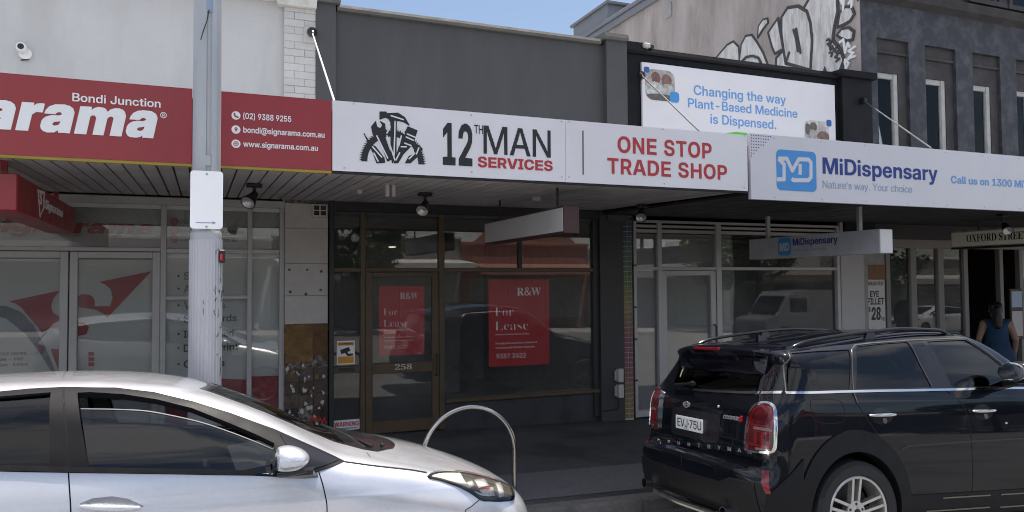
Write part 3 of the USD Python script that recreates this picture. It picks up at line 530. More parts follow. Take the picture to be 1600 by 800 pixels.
while z < SZB - 0.06:
    for i in range(2): tl.append(bx(x0 + 0.006 + i * (x1 - x0) / 2, x0 - 0.003 + (i + 1) * (x1 - x0) / 2, YF - 0.061, YF - 0.05, z + 0.004, z + 0.066, 0.002))
    z += 0.070
part(D, 'mosaic_tiles', tl, mz, kind='stuff')
dp = part(D, 'conduit', [tube([(ax(986.5), YF - 0.05, gl3), (ax(986.5), YF - 0.05, SZB)], 0.011)], M['black_metal'])
for q in (345, 415, 480, 530, 594): part(dp, 'clip', bx(ax(985.5), ax(991), YF - 0.064, YF - 0.03, Z_(988, q + 1, YF), Z_(988, q - 1.5, YF)), M['black_metal'])
for i, q in enumerate((575.5, 600)):
    c = thing('meter_box', ['upper beige meter box on the dark column by the mosaic strip', 'lower beige meter box with a cable below on the dark column'][i], 'meter box', 'meter boxes')
    xa, xb, za, zb = X_(960.5, YF - .07), X_(968.8, YF - .07), Z_(964, q + 21, YF - .07), Z_(964, q, YF - .07)
    part(c, 'case', bx(xa, xb, YF - 0.145, YF - 0.07, za, zb, 0.008), M['pier']); part(c, 'backplate', bx(xa - 0.03, xa, YF - 0.10, YF - 0.07, za + 0.02, zb - 0.02, 0.004), M['galv'])
    if i: part(c, 'cable', tube([(xa + .03, YF - .1, za), (xa + .03, YF - .1, za - .06), (xa + .02, YF - .08, za - .16), (xa - .2, YF - .08, za - .17)], 0.007), M['black_metal'])
zt1, zt0 = Z_(1100, 417.3, YF), Z_(1100, 422.3, YF); zh = Z_(1100, 361.5, YF)
xa, xz = ax(991), ax(1310)
barw(D, 'head_rail', xa, xz, zh - 0.04, zh + 0.01, M['aluminium']); barw(D, 'head_rail', xa, xz, zh + 0.035, zh + 0.075, M['aluminium'], y0=-0.02); barw(D, 'head_rail', xa, xz, zh + 0.10, zh + 0.14, M['aluminium'], y0=-0.04)
barw(D, 'head_infill', xa, xz, zh, zh + 0.3, M['room_mid'], y0=0.02)
for p0, p1 in ((986.5, 992.5), (1026, 1032.3), (1117, 1125), (1305, 1310)): barw(D, 'mullion', ax(p0), ax(p1), gl3, zh + 0.13, M['aluminium'], y0=-0.045)
barw(D, 'transom', ax(992.5), xz, zt0, zt1, M['aluminium'], y0=-0.036)
barw(D, 'bottom_rail', ax(992.5), ax(1026), gl3, gl3 + 0.09, M['aluminium'], y0=-0.036)
barw(D, 'bottom_rail', ax(1125), xz, gl3, gl3 + 0.09, M['aluminium'], y0=-0.036)
for a, b in ((992.5, 1026), (1032.3, 1117), (1125, 1305)): pane(D, ax(a), ax(b), zt1, zh - 0.04)
pane(D, ax(992.5), ax(1026), gl3 + .09, zt0); pane(D, ax(1125), ax(1305), gl3 + .09, zt0)
a, b = ax(1032.8), ax(1116.5); zd = Z_(1075, 430.5, YF)
d = part(D, 'door', [bx(a, a + 0.075, YF - 0.03, YF + 0.05, gl3 + .01, zt0 - .005, .004), bx(b - 0.09, b, YF - 0.03, YF + 0.05, gl3 + .01, zt0 - .005, .004), bx(a + .075, b - .09, YF - .028, YF + .05, zd, zt0 - .005, .004), bx(a + .075, b - .09, YF - .028, YF + .05, gl3 + .01, gl3 + .2, .004)], M['aluminium'])
part(d, 'pane', bx(a + .075, b - .09, YF + .01, YF + .016, gl3 + .2, zd), M['pane'])
part(d, 'pull_handle', tube([(b - .045, YF - .03, 1.0), (b - .045, YF - .075, 1.02), (b - .045, YF - .075, 1.28), (b - .045, YF - .03, 1.3)], 0.012), M['black_metal'])
M['film_mi'] = mat('film_mi', (0.34, 0.335, 0.33), 0.7, var=0.06, scale=1.2)
M['film_mi_side'] = mat('film_mi_side', (0.36, 0.34, 0.35), 0.7, var=0.08, scale=1.2)
part(D, 'window_film', bx(ax(1032.8), ax(1116.5), YF + .06, YF + .065, gl3, zt0), M['film_mi'])
part(D, 'window_film', bx(ax(992.5), ax(1026), YF + .06, YF + .065, gl3, zh), M['film_mi_side']); part(D, 'window_film', bx(ax(1125), ax(1305), YF + .06, YF + .065, gl3, zt0), mat('film_mi_big', (0.36, 0.355, 0.36), 0.7)); part(D, 'window_film', bx(ax(1032.3), ax(1305), YF + .06, YF + .065, zt1, zh), M['film_mi'])
room(D, xa, xz, gl3, SZB - 0.1, 3.0, M['room_dark'], y=YF + 0.12)
part(D, 'pier', bx(ax(1310.5), ax(1346), YF - 0.05, YF + 0.25, gl3 - 0.2, SZB), mat('pier_grey', (0.46, 0.44, 0.45), 0.6, var=0.05))

# billboard on the parapet
B = thing('billboard', 'white billboard with blue lettering fixed to the black parapet', 'billboard')
YB = YF - 0.05
x0, x1, z1 = X_(1003.6, YB, 150), X_(1305, YB, 170), Z_(1003.6, 96.5, YB); z0 = 3.3
part(B, 'panel', bx(x0, x1, YB, YB + 0.04, z0, z1, 0.004), M['white_panel'])
def btxt(s, p0, p1, cap, m, weight=600, Y=YB, parent=B, **k):
    (a, zb), (b, zb2) = aty(*p0, Y), aty(*p1, Y); zb = (zb + zb2) / 2; zc = (Z_(p0[0], p0[1] - cap, Y))
    letters(parent, 'lettering', fit(text_shape(s, weight, **k), a, b, zb, zb + (zc - Z_(*p0, Y))), 'front', Y, 0, 0.002, m, zc - Z_(*p0, Y))
btxt('Changing the way', (1084, 148), (1228, 163), 15, M['pale_blue']); btxt('Plant-Based Medicine', (1075, 168), (1246, 184), 14.5, M['pale_blue']); btxt('is Dispensed.', (1110, 192), (1213, 203), 15, M['pale_blue'])
def photo(px, cols, nm):                        # a printed photograph, too small to read: plain patches of its colours
    P = ypoly(px, YB); c = P.centroid; b = P.bounds; r = min(b[2] - b[0], b[3] - b[1])
    sh = rrect(b[0], b[1], b[2], b[3], r * 0.28).intersection(rrect(b[0] - r, b[1], b[2], b[3] + r * 0, r * 0.28).union(sbox(b[0], b[1] + r * .4, b[2], b[3])))
    o = part(B, nm, slab(sh, 'front', YB, 0, 0.0015), cols[0])
    for i, (u, v_, ru, rv) in enumerate(((.35, .72, .16, .2), (.72, .66, .17, .22), (.3, .35, .3, .25), (.75, .32, .25, .25), (.5, .1, .5, .12), (.12, .6, .1, .25))):
        e = affinity.scale(Point(b[0] + u * (b[2] - b[0]), b[1] + v_ * (b[3] - b[1])).buffer(1, 8), ru * (b[2] - b[0]), rv * (b[3] - b[1])).intersection(sh)
        part(o, 'picture_patch', slab(e, 'front', YB, 0.0016 + 0.0004 * i, 0.0019 + 0.0004 * i), cols[1 + i % (len(cols) - 1)])
pc = [mat(f'print_{i}', c, 0.5, var=0.4, scale=14) for i, c in enumerate(((.36, .34, .32), (.16, .08, .06), (.2, .11, .09), (.5, .5, .5), (.42, .40, .38), (.12, .10, .09), (.4, .36, .33)))]
photo(((1008.5, 107), (1054, 112), (1054, 158), (1008.5, 155)), pc, 'photograph_print')
photo(((1257.5, 187), (1295, 191), (1295, 226), (1257.5, 222)), [pc[3], pc[5], pc[4], pc[0], pc[2], pc[3]], 'photograph_print')
M['photo_blue'] = mat('photo_blue', srgb(40, 92, 160), 0.4)
def brr(p0, p1, m, nm='blue_square', Y=YB, parent=B, d=0.005, rr=0.3):
    (xa, za), (xb, zb) = aty(*p0, Y), aty(*p1, Y); w = min(xb - xa, za - zb); part(parent, nm, slab(rrect(xa, zb, xb, za, w * rr), 'front', Y, 0.0, d), m)
brr((1006, 104), (1014.5, 114), M['photo_blue']); brr((1046, 143), (1061, 161), M['blue_print']); brr((1291, 187), (1299, 198), M['photo_blue'])
part(B, 'green_flash', slab(ypoly([(1134, 208), (1150, 206), (1168, 208), (1168, 225), (1134, 225)], YB), 'front', YB, 0, 0.002), M['green_print'])
lt = thing('security_light', 'small pale security light on top of the black parapet', 'light', loc=None)
x, z = aty(1012, 72, YF - .1); part(lt, 'body', bx(x - .07, x + .03, YF - .14, YF - .04, z - .03, z + .035, .012), M['pier_tile']); part(lt, 'head', lathe([(0, 0), (.035, 0), (.045, .06), (0, .06)], 14, 'y').apply_translation((x + .06, YF - .12, z - .01)), M['black_metal'])
# ================================================================ the tall corner building at the right
C = thing('corner_building', 'tall slate grey building with recessed windows and a bare rendered side wall', 'building')
XC = 10.0
def zf(p, q): return Z_(p, q, YF)
wx = [(1371, 1420), (1446, 1493), (1520, 1562), (1587.5, 1624)]
zr, zw, zc = zf(1420, 66), zf(1371, 110), zf(1423, 12.5)
edges = []
for a, b in wx: edges.append((X_(a, YF, 110), X_(b, YF, 90)))
front_lo, front_hi = 2.6, 11.0
xc0 = XC; segs = []
holes = [sbox(a, 3.2, b, zr) for a, b in edges]
FP = Polygon([(XC + .02, front_lo), (17.5, front_lo), (17.5, zc), (XC + .02, zc)]).difference(unary_union(holes))
part(C, 'front_wall', slab(FP, 'front', YF + 0.3, 0.0, 0.3), M['far_front'])
part(C, 'front_wall', bx(XC + .02, 17.5, YF + 0.02, YF + 0.3, zc, 9.0), M['far_panel'], label='upper front wall with windows above the ledge')
part(C, 'ledge', hull([(XC, YF - 0.12, zc + 0.06), (17.5, YF - 0.12, zc + 0.06), (XC, YF + 0.05, zc - 0.04), (17.5, YF + 0.05, zc - 0.04), (XC, YF - 0.16, zc + 0.20), (17.5, YF - 0.16, zc + 0.20), (XC, YF + 0.05, zc + 0.26), (17.5, YF + 0.05, zc + 0.26)]), M['far_panel'])
M['curtain'] = mat('curtain', (0.85, 0.85, 0.84), 0.9, var=0.35, scale=9, stretch=(4, 1, 0.3))
M['frame_white'] = mat('frame_white', (0.42, 0.415, 0.40), 0.6, var=0.1, scale=5, dirt=(0.2, 0.18, 0.16), dscale=6, damt=0.5)
M['far_pane'] = glass_mat('far_pane', (0.92, 0.93, 0.93), 1.0, 1.32)
for a, b in edges:
    zl = zf(1371, 88.5) if a < 11 else zr - (zr - zw) * 0.43
    zl = zr - (zr - zw) * 0.40
    part(C, 'recess_panel', bx(a + .002, b - .002, YF + 0.055, YF + 0.3, zl + 0.03, zr), M['far_panel']); part(C, 'recess_panel', bx(a + .002, b - .002, YF + 0.025, YF + 0.3, zl - 0.02, zl + 0.03, .004), M['far_panel']); part(C, 'recess_panel', bx(a + .002, b - .002, YF + 0.06, YF + 0.3, zw, zl - 0.02), M['far_panel'])
    part(C, 'jamb', bx(b - 0.20, b - .002, YF + 0.06, YF + 0.3, 3.2, zw), M['far_panel'])
    x0, x1 = a + .004, b - 0.20
    fr = part(C, 'window', [bx(x0, x0 + .05, YF + .08, YF + .14, 3.2, zw, .004), bx(x1 - .09, x1, YF + .07, YF + .14, 3.2, zw, .004), bx(x0 + .05, x1 - .09, YF + .08, YF + .14, zw - .09, zw, .004)], M['frame_white'])
    part(fr, 'pane', bx(x0 + .05, x1 - .09, YF + .11, YF + .115, 3.2, zw - .09), M['far_pane'])
    n = 5; cw = []
    for i in range(n):
        if (i + int(a * 3)) % 3 == 1: continue
        u = x0 + .05 + (x1 - .09 - x0 - .05) * i / n; cw.append(bx(u, u + .10, YF + .122 + .012 * (i % 2), YF + .128 + .012 * (i % 2), 3.2, zw - .08))
    part(fr, 'curtain', cw, M['curtain']); part(fr, 'dark_room', bx(x0, x1, YF + .296, YF + .30, 3.2, zw), M['room_dark'])
for p, q in ((1540, 0), (1600, 2)):              # windows of the next floor, only their feet show
    x = X_(p, YF, 5); fr = part(C, 'window', [bx(x - .42, x - .34, YF - .02, YF + .03, 6.95, 8.2, .004), bx(x + .34, x + .42, YF - .02, YF + .03, 6.95, 8.2, .004), bx(x - .5, x + .5, YF - .06, YF + .03, 6.86, 6.95, .004)], M['far_panel'])
    part(fr, 'pane', bx(x - .34, x + .34, YF + .005, YF + .012, 6.95, 8.2), M['far_pane'])
for p in (1487, 1555, 1650):                     # joints of the upper facing
    x = X_(p, YF, 12); part(C, 'facing_joint', bx(x - .02, x + .02, YF - 0.012, YF + .02, zc + .26, 9.0), M['far_front'])
# side wall with its eave
sw = part(C, 'side_wall', bx(XC, XC + 0.3, YF + 0.012, YF + 10.5, 3.0, 8.62), M['side_render'])
part(C, 'eave', [bx(XC - 0.08, XC + 0.5, YF + 0.3, YF + 10.6, 8.62, 8.80, .02), bx(XC - .14, XC - .0, YF + .3, YF + 10.6, 8.80, 8.90, .02)], M['eave'])
part(C, 'roof_stack', bx(XC + 0.05, XC + 2.5, YF + 8.4, YF + 10.4, 8.9, 9.42), M['eave']); part(C, 'stack_cap', bx(XC - .02, XC + 2.6, YF + 8.3, YF + 10.5, 9.42, 9.5, .01), M['eave'])
y_, z_ = atx(1045, 16, XC); part(sw, 'wall_vent', bx(XC - .03, XC + .02, y_ - .13, y_ + .13, z_ - .17, z_ + .17, .01), M['room_dark'])
# graffiti: each letter a skin of paint on the render
M['spray_white'] = mat('spray_white', (0.58, 0.565, 0.56), 0.8, var=0.2, scale=7, stretch=(1, 2.2, 0.35), dirt=(0.28, 0.25, 0.24), dscale=4, damt=0.95, dst=(1, 2.5, .5))
M['spray_black'] = mat('spray_black', (0.05, 0.045, 0.047), 0.8, var=0.3, scale=9)
M['spray_bright'] = mat('spray_bright', (0.7, 0.7, 0.7), 0.8)
def gp(pts): return [tuple(np.array(atx(1080 + a / 3.637, b / 3.637, XC)) * [-1, 1]) for a, b in pts]
_gd = [0.002]
def gblob(pts, line=0.05, closed=True):
    P = Polygon(gp(pts)).buffer(0.16).buffer(-0.16); _gd[0] += 0.002; line *= .52
    part(sw, 'graffiti_fill', slab(P, 'left', XC, 0.0, _gd[0]), M['spray_white']); part(sw, 'graffiti_outline', slab(P.exterior.buffer(line), 'left', XC, 0.0, _gd[0] + .001), M['spray_black'])
gblob([(140, 330), (205, 255), (240, 235), (270, 265), (280, 400), (140, 400)], 0.045)
gblob([(275, 345), (285, 255), (310, 205), (345, 198), (375, 240), (410, 300), (440, 380), (440, 420), (275, 420)], 0.045)
gblob([(480, 420), (485, 330), (520, 290), (560, 320), (700, 310), (860, 300), (868, 350), (850, 440), (480, 440)], 0.06)
gblob([(640, 50), (680, -20), (830, -40), (835, 60), (815, 150), (805, 230), (850, 280), (870, 340), (840, 420), (680, 410), (690, 200)], 0.06)
gblob([(515, 100), (550, 45), (610, 35), (660, 65), (680, 130), (690, 230), (680, 400), (540, 360), (525, 270), (515, 190)], 0.06)
gblob([(440, 185), (495, 105), (510, 190), (525, 280), (478, 305), (460, 260)], 0.05)
gblob([(380, 215), (385, 150), (410, 112), (435, 105), (438, 130), (410, 165)], 0.035)
gblob([(835, 155), (850, 70), (880, 40), (915, 40), (930, 80), (905, 120), (870, 140)], 0.045); gblob([(832, 200), (860, 165), (900, 158), (928, 180), (920, 225), (890, 232), (850, 215)], 0.045)
for l in (((290, 350), (315, 325), (350, 318), (385, 330), (400, 360)), ((585, 170), (600, 220), (610, 290)), ((600, 165), (625, 300)), ((540, 360), (560, 300))): part(sw, 'graffiti_outline', slab(LineString(gp(l)).buffer(.024), 'left', XC, .0, _gd[0] + .0025), M['spray_black'])
tagp = [LineString(gp(l)) for l in (((775, 230), (785, 222), (800, 240), (790, 262), (778, 250)), ((790, 240), (795, 285)), ((795, 285), (805, 262), (815, 290)), ((830, 268), (818, 285), (828, 300), (838, 288)), ((845, 300), (822, 325), (845, 335), (828, 350)), ((790, 300), (805, 300), (800, 320)))]
part(sw, 'graffiti_tag', slab(unary_union(tagp).buffer(.018), 'left', XC, .0, _gd[0] + .004), M['spray_black'])
tagw = [LineString(gp(l)) for l in (((850, 240), (870, 225), (880, 300), (895, 245), (905, 265)), ((935, 265), (900, 290), (925, 300), (900, 330), (935, 320)), ((880, 340), (900, 360), (885, 390), (878, 350), (915, 325)), ((850, -10), (862, 20), (872, -20), (868, 60)), ((900, 20), (918, -10), (915, 40)))]
part(sw, 'graffiti_tag', slab(unary_union(tagw).buffer(.022), 'left', XC, .0, _gd[0] + .005), M['spray_bright'])
part(sw, 'graffiti_tag', slab(Polygon(gp([(752, 412), (762, 378), (775, 412)])), 'left', XC, .0, _gd[0] + .006), M['spray_black'])
# ground floor of the corner building: a cafe with folding glass doors
K = thing('cafe_front', 'dark cafe front of folding glass doors in grey frames below the corner building', 'shop front')
gl4 = fz(11, YF) + 0.02
M['cafe_frame'] = mat('cafe_frame', (0.21, 0.195, 0.185), 0.6, var=0.08)
barw(K, 'head_rail', ax(1346), 17.0, Z_(1450, 388, YF), Z_(1450, 375, YF), M['cafe_frame']); barw(K, 'lintel', ax(1346), 17.0, Z_(1450, 375, YF), SZB + .1, M['soffit_dark'])
posts = [(1382.5, 1389), (1421, 1430), (1464, 1472.5), (1504, 1510.5)]
for a, b in posts + [(1560, 1565.5), (1591, 1596)]: barw(K, 'door_post', ax(a), ax(b), gl4, Z_(1450, 388, YF), M['cafe_frame'])
for (a, b) in ((1389, 1421), (1430, 1464), (1472.5, 1504)): pane(K, ax(a), ax(b), gl4 + .1, Z_(1450, 388, YF)); barw(K, 'bottom_rail', ax(a), ax(b), gl4, gl4 + .1, M['cafe_frame'])
pane(K, ax(1596), ax(1640), gl4, Z_(1450, 388, YF))
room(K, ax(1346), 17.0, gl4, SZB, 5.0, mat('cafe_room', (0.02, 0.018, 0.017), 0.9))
part(K, 'side_post', bx(ax(1346), ax(1352), YF - .05, YF + .2, gl4, SZB), M['room_dark'])
part(K, 'timber_panel', bx(ax(1352), ax(1382), YF - .02, YF + .03, Z_(1367, 436, YF), Z_(1367, 414, YF)), mat('timber', (0.20, 0.085, 0.03), 0.6, var=0.3, scale=5, stretch=(6, 1, .6)))
part(K, 'dark_panel', bx(ax(1352), ax(1382), YF - .01, YF + .03, Z_(1367, 414, YF), Z_(1367, 390, YF)), M['room_dark']); part(K, 'dark_panel', bx(ax(1352), ax(1382), YF + .0, YF + .03, gl4, Z_(1367, 436, YF)), M['room_dark'])
part(K, 'inner_partition', bx(ax(1515), ax(1545), YF + 1.2, YF + 1.3, gl4, 2.6), mat('brick_dim', (0.045, 0.02, 0.015), 0.9, var=0.5, scale=9))
x0, x1 = ax(1574), ax(1590); nb = part(K, 'notice_frame', bx(x0 - .03, x1 + .03, YF - .06, YF - .03, Z_(1582, 530, YF), Z_(1582, 451, YF), .006), mat('frame_brown', (.05, .03, .022), .6)); part(nb, 'notice_sheet', bx(x0, x1, YF - .066, YF - .058, Z_(1582, 480, YF), Z_(1582, 455, YF)), M['tag_grey']); part(nb, 'notice_sheet', bx(x0, x1, YF - .066, YF - .058, Z_(1582, 525, YF), Z_(1582, 486, YF)), M['pier'])
S = thing('butcher_board', 'tall white hand lettered board reading EYE FILLET beside the cafe doors', 'sign')
YS = YF - .03; x0, x1 = X_(1353.5, YS, 470), X_(1383, YS, 470); z1, z0 = Z_(1368, 437, YS), Z_(1368, 520, YS)
part(S, 'board', bx(x0, x1, YS, YS + .012, z0, z1, .003), mat('board', (.55, .53, .52), .6, var=.06)); w = x1 - x0
def st(s, u0, u1, qb, qt, wt=700): part(S, 'lettering', slab(fit(text_shape(s, wt, shear=.08), x0 + u0 * w, x0 + u1 * w, Z_(1368, qb, YS), Z_(1368, qt, YS)), 'front', YS, 0, .002), M['black_print'])
st('GRASS FED', .03, .9, 446, 440); st('EYE', .2, .68, 464, 454.5, 800); st('FILLET', .05, .95, 476, 465.5, 800); st('$', .08, .22, 487, 480, 600); st('28', .25, .75, 500, 480, 900); st('kg', .78, .95, 500, 494, 500)

# ================================================================ awnings
def awning(name, label, x0, x1, zb, zback, y0, m, pitch, edge):
    A = thing(name, label, 'awning', 'street awnings')
    n = int(round((x1 - x0) / pitch)); p = (x1 - x0) / n
    part(A, 'backing', hull([(x0, y0 + .03, zb + .02), (x1, y0 + .03, zb + .02), (x0, YF - .02, zback + .02), (x1, YF - .02, zback + .02), (x0, y0 + .03, zb + .03), (x1, y0 + .03, zb + .03), (x0, YF - .02, zback + .03), (x1, YF - .02, zback + .03)]), M['gap'])
    for i in range(n):
        a, b = x0 + i * p + .008, x0 + (i + 1) * p - .008
        v = np.array([(a, y0 + .02, zb), (b, y0 + .02, zb), (a, YF - .03, zback), (b, YF - .03, zback)]); part(A, 'soffit_board', hull(np.vstack([v, v + [0, 0, .018]])), m)
    part(A, 'edge_beam', bx(x0, x1, y0 + .035, y0 + .14, zb + .03, zb + .50), M['gap']); part(A, 'roof_sheet', hull([(x0, y0 + .05, zb + .48), (x1, y0 + .05, zb + .48), (x0, YF - .07, zb + .62), (x1, YF - .07, zb + .62), (x0, y0 + .05, zb + .50), (x1, y0 + .05, zb + .50), (x0, YF - .07, zb + .64), (x1, YF - .07, zb + .64)]), M['galv'])
    part(A, 'end_board', bx(x1 - .012, x1, y0 + .04, YF - .08, zb + .13, zb + .5), edge); return A
A1 = awning('awning', 'left awning with pale ribbed soffit behind the red fascia', -6.5, 0.958, SZ, SZB, YA, M['soffit'], .117, M['gap'])
A2 = awning('awning', 'middle awning with ribbed soffit behind the hardware fascia', 0.966, 5.07, SZ, SZB, YA, M['soffit'], .117, M['gap'])
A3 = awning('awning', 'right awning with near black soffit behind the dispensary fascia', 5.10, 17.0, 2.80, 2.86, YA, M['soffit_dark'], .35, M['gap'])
# fascias
YS = YA
F1 = thing('fascia_sign', 'long red fascia sign with white Signarama lettering and contact lines', 'sign')
z0, z1 = 2.829, 3.394; xa, xb = -6.5, 0.955
part(F1, 'panel', bx(xa, X_(300.5, YS, 190) - .002, YS, YS + .03, z0, z1), M['red_panel']); part(F1, 'panel', bx(X_(300.5, YS, 190) + .002, xb, YS, YS + .03, z0, z1), M['red_panel'])
part(F1, 'bottom_trim', bx(xa, xb, YS - .004, YS + .03, z0 - .022, z0 - .002), M['yellow_trim'])
def ft(P, s, p0, p1, cap, m, weight=700, Y=YS, nm='lettering', **k):
    (a, zb), (b, zb2) = aty(*p0, Y), aty(*p1, Y); zb = (zb + zb2) / 2
    letters(P, nm, fit(text_shape(s, weight, **k), a, b, zb, zb + Z_(p0[0], p0[1] - cap, Y) - Z_(*p0, Y)), 'front', Y, 0, .003, m, Z_(p0[0], p0[1] - cap, Y) - Z_(*p0, Y))
# only the last letters of the long name are in view: place the whole name so that its end falls where it stands
(a, zb), (b, zb2) = aty(24, 202, YS), aty(246, 216.5, YS); nm = text_shape('Signarama', 900, shear=.2, grow=.012); tail = text_shape('rama', 900, shear=.2, grow=.012)
k = (b - a) / (tail.bounds[2] - tail.bounds[0]); wn = (nm.bounds[2] - nm.bounds[0]) * k
xh = Z_(180, 166, YS) - Z_(180, 210, YS)
part(F1, 'name_lettering', slab(affinity.affine_transform(nm, [k, 0, 0, xh / .755, b - wn, (zb + zb2) / 2]), 'front', YS, 0, .004), M['white_print'])
ft(F1, 'Bondi Junction', (113, 158), (251, 168.3), 13, M['white_print'], 600)
x, z = aty(255.5, 180, YS); part(F1, 'trademark', slab(Point(x, z).buffer(.022, 10).difference(Point(x, z).buffer(.017, 10)).union(fit(text_shape('R', 700), x - .008, x + .008, z - .011, z + .011)), 'front', YS, 0, .003), M['white_print'])
for i, (s, p1) in enumerate((('(02) 9388 9255', (455, 190.3)), ('bondi@signarama.com.au', (507, 215)), ('www.signarama.com.au', (496.5, 236)))):
    p0 = [(380, 186), (380, 207.5), (380, 229)][i]; ft(F1, s, p0, p1, 9.2, M['white_print'], 620)
    x, z = aty(368.7, [180.5, 202.5, 224.7][i], YS); ic = part(F1, 'icon', slab(Point(x, z).buffer(.032, 12), 'front', YS, 0, .003), M['white_print'])
    g = [LineString([(x - .012, z + .014), (x - .006, z - .006), (x + .014, z - .013)]).buffer(.006), Point(x, z + .006).buffer(.011).union(Polygon([(x - .01, z + .002), (x + .01, z + .002), (x, z - .018)])).difference(Point(x, z + .006).buffer(.004)), unary_union([Point(x, z).buffer(.019).difference(Point(x, z).buffer(.015)), sbox(x - .002, z - .018, x + .002, z + .018), sbox(x - .018, z - .002, x + .018, z + .002)])][i]
    part(ic, 'icon_mark', slab(g, 'front', YS, .003, .0045), M['red_print'])
F2 = thing('fascia_sign', 'white fascia sign of the hardware shop with tool emblem and red ONE STOP TRADE SHOP', 'sign')
xm = X_(883.5, YS, 240); z0, z1 = 2.831, 3.396
part(F2, 'panel', bx(.962, xm - .002, YS - .003, YS + .03, z0, z1), M['white_panel']); part(F2, 'panel', bx(xm + .002, 5.068, YS - .003, YS + .03, z0, z1), M['white_panel'])
part(F2, 'bottom_trim', bx(.962, 5.068, YS + .002, YS + .03, z0 - .02, z0 - .002), M['gap'])
Y2 = YS - .003
ft(F2, '12', (692, 257.5), (738, 260), 66, M['black_print'], 800, Y=Y2); ft(F2, 'TH', (741, 208.5), (754.5, 209.5), 13.5, M['black_print'], 500, Y=Y2); ft(F2, 'MAN', (755.5, 240.5), (860.5, 246), 44, M['black_print'], 500, Y=Y2)
ft(F2, 'SERVICES', (746.5, 261.5), (863.5, 267), 16.5, M['red_print'], 800, Y=Y2); ft(F2, 'ONE STOP', (965, 239), (1112, 247.5), 25.5, M['red_print'], 700, Y=Y2, track=.06); ft(F2, 'TRADE SHOP', (949, 272.5), (1136, 280), 24.5, M['red_print'], 700, Y=Y2, track=.06)
part(F2, 'divider', slab(ypoly([(909.8, 204), (911.6, 204), (912, 273), (910.2, 273)], Y2), 'front', Y2, 0, .002), M['black_print'])
def ep(pts): return [aty(300 + a / 2.6675, 100 + b / 2.6675, Y2) for a, b in pts]
ec = ep([(838, 412)])[0]; eu = ep([(703, 412)])[0]; R0 = ec[0] - eu[0]
ring = Point(ec).buffer(R0 * .98, 40).difference(Point(ec).buffer(R0 * .80, 40)); teeth = []
for i in range(44):
    t = math.pi * i / 43; teeth.append(Polygon([(ec[0] + R0 * .95 * math.cos(t - .035), ec[1] + R0 * .95 * math.sin(t - .035)), (ec[0] + R0 * .95 * math.cos(t + .035), ec[1] + R0 * .95 * math.sin(t + .035)), (ec[0] + R0 * 1.05 * math.cos(t + .045), ec[1] + R0 * 1.05 * math.sin(t + .045))]))
arcs = unary_union([ring] + teeth); hi = ep([(838, 280)])[0][1]
arc = arcs.intersection(sbox(ec[0] - 1, ec[1], ec[0] + 1, ec[1] + 1)); arc = affinity.scale(arc, 1, (hi - ec[1] + .008) / (R0 * 1.0), origin=ec)
tools = [ep([(828, 225), (852, 225), (850, 385), (835, 412), (830, 380)]), ep([(783, 200), (808, 200), (812, 207), (858, 205), (885, 222), (905, 255), (880, 240), (855, 236), (850, 240), (826, 240), (822, 230), (806, 222), (783, 230)]),
         ep([(748, 262), (765, 240), (770, 262), (785, 270), (795, 255), (785, 240), (803, 250), (806, 280), (800, 295), (835, 395), (815, 405), (778, 305), (755, 295)]), ep([(900, 262), (938, 278), (922, 325), (905, 350), (880, 375), (858, 412), (842, 412), (862, 350), (875, 310)]),
         ep([(717, 290), (722, 300), (748, 338), (764, 345), (800, 392), (803, 410), (770, 412), (756, 372), (742, 342)]), ep([(925, 352), (945, 338), (960, 355), (940, 385), (910, 412), (890, 412), (905, 385), (930, 375)])]
em = unary_union([arc.buffer(0)] + [Polygon(t).buffer(.004) for t in tools])
el = part(F2, 'tool_emblem', slab(em, 'front', Y2, 0, .003), M['black_print'])
hl = [ep(l) for l in (((846, 240), (842, 380)), ((770, 300), (815, 392)), ((897, 292), (928, 305)), ((893, 305), (922, 318)), ((886, 330), (912, 340)), ((893, 345), (872, 345)), ((752, 345), (790, 388)), ((765, 338), (795, 375)), ((758, 372), (775, 405)), ((945, 350), (935, 375)), ((928, 372), (905, 395)), ((812, 300), (845, 400)), ((865, 370), (850, 400)), ((826, 262), (812, 288)), ((858, 262), (884, 290)), ((830, 216), (880, 232)), ((872, 300), (862, 340)))]
part(el, 'emblem_highlight', slab(unary_union([LineString(l).buffer(.0055) for l in hl]), 'front', Y2, .003, .0045), M['white_panel'])
for p in ((553, 162), (538, 262), (736, 180), (737, 269), (877, 190), (888, 190.5), (878, 276), (889, 276.5), (1036, 202), (1038, 287), (1163, 212), (1163, 293)):
    part(F2, 'screw', slab(Point(*aty(*p, Y2)).buffer(.007, 6), 'front', Y2, 0, .003), M['galv'])
F3 = thing('fascia_sign', 'long white fascia sign with blue MiDispensary lettering and square logo', 'sign')
z0, z1 = 2.752, 3.418
part(F3, 'panel', bx(5.10, 10.6, YS - .012, YS + .03, z0, z1), M['mi_panel']); part(F3, 'panel', bx(10.604, 17, YS - .012, YS + .03, z0, z1), M['mi_panel'])
Y3 = YS - .012
ft(F3, 'MiDispensary', (1285.5, 271.5), (1465, 282.5), 25.5, M['navy_print'], 700, Y=Y3); ft(F3, "Nature's way. Your choice", (1285.5, 293.5), (1425, 301), 11.5, M['tag_grey'], 350, Y=Y3); ft(F3, 'Call us on 1300 MiTime', (1486, 286.5), (1626, 294.5), 11.5, M['pale_blue'], 650, Y=Y3)
lp = lambda pts: [aty(1200 + a / 2.6675, 200 + b / 2.6675, Y3) for a, b in pts]
(xa, za), (xb, zb) = aty(1212.5, 233, Y3), aty(1276, 300, Y3)
lg = part(F3, 'logo', slab(rrect(xa, zb + .0, xb, za, .055), 'front', Y3, 0, .003), M['blue_print'])
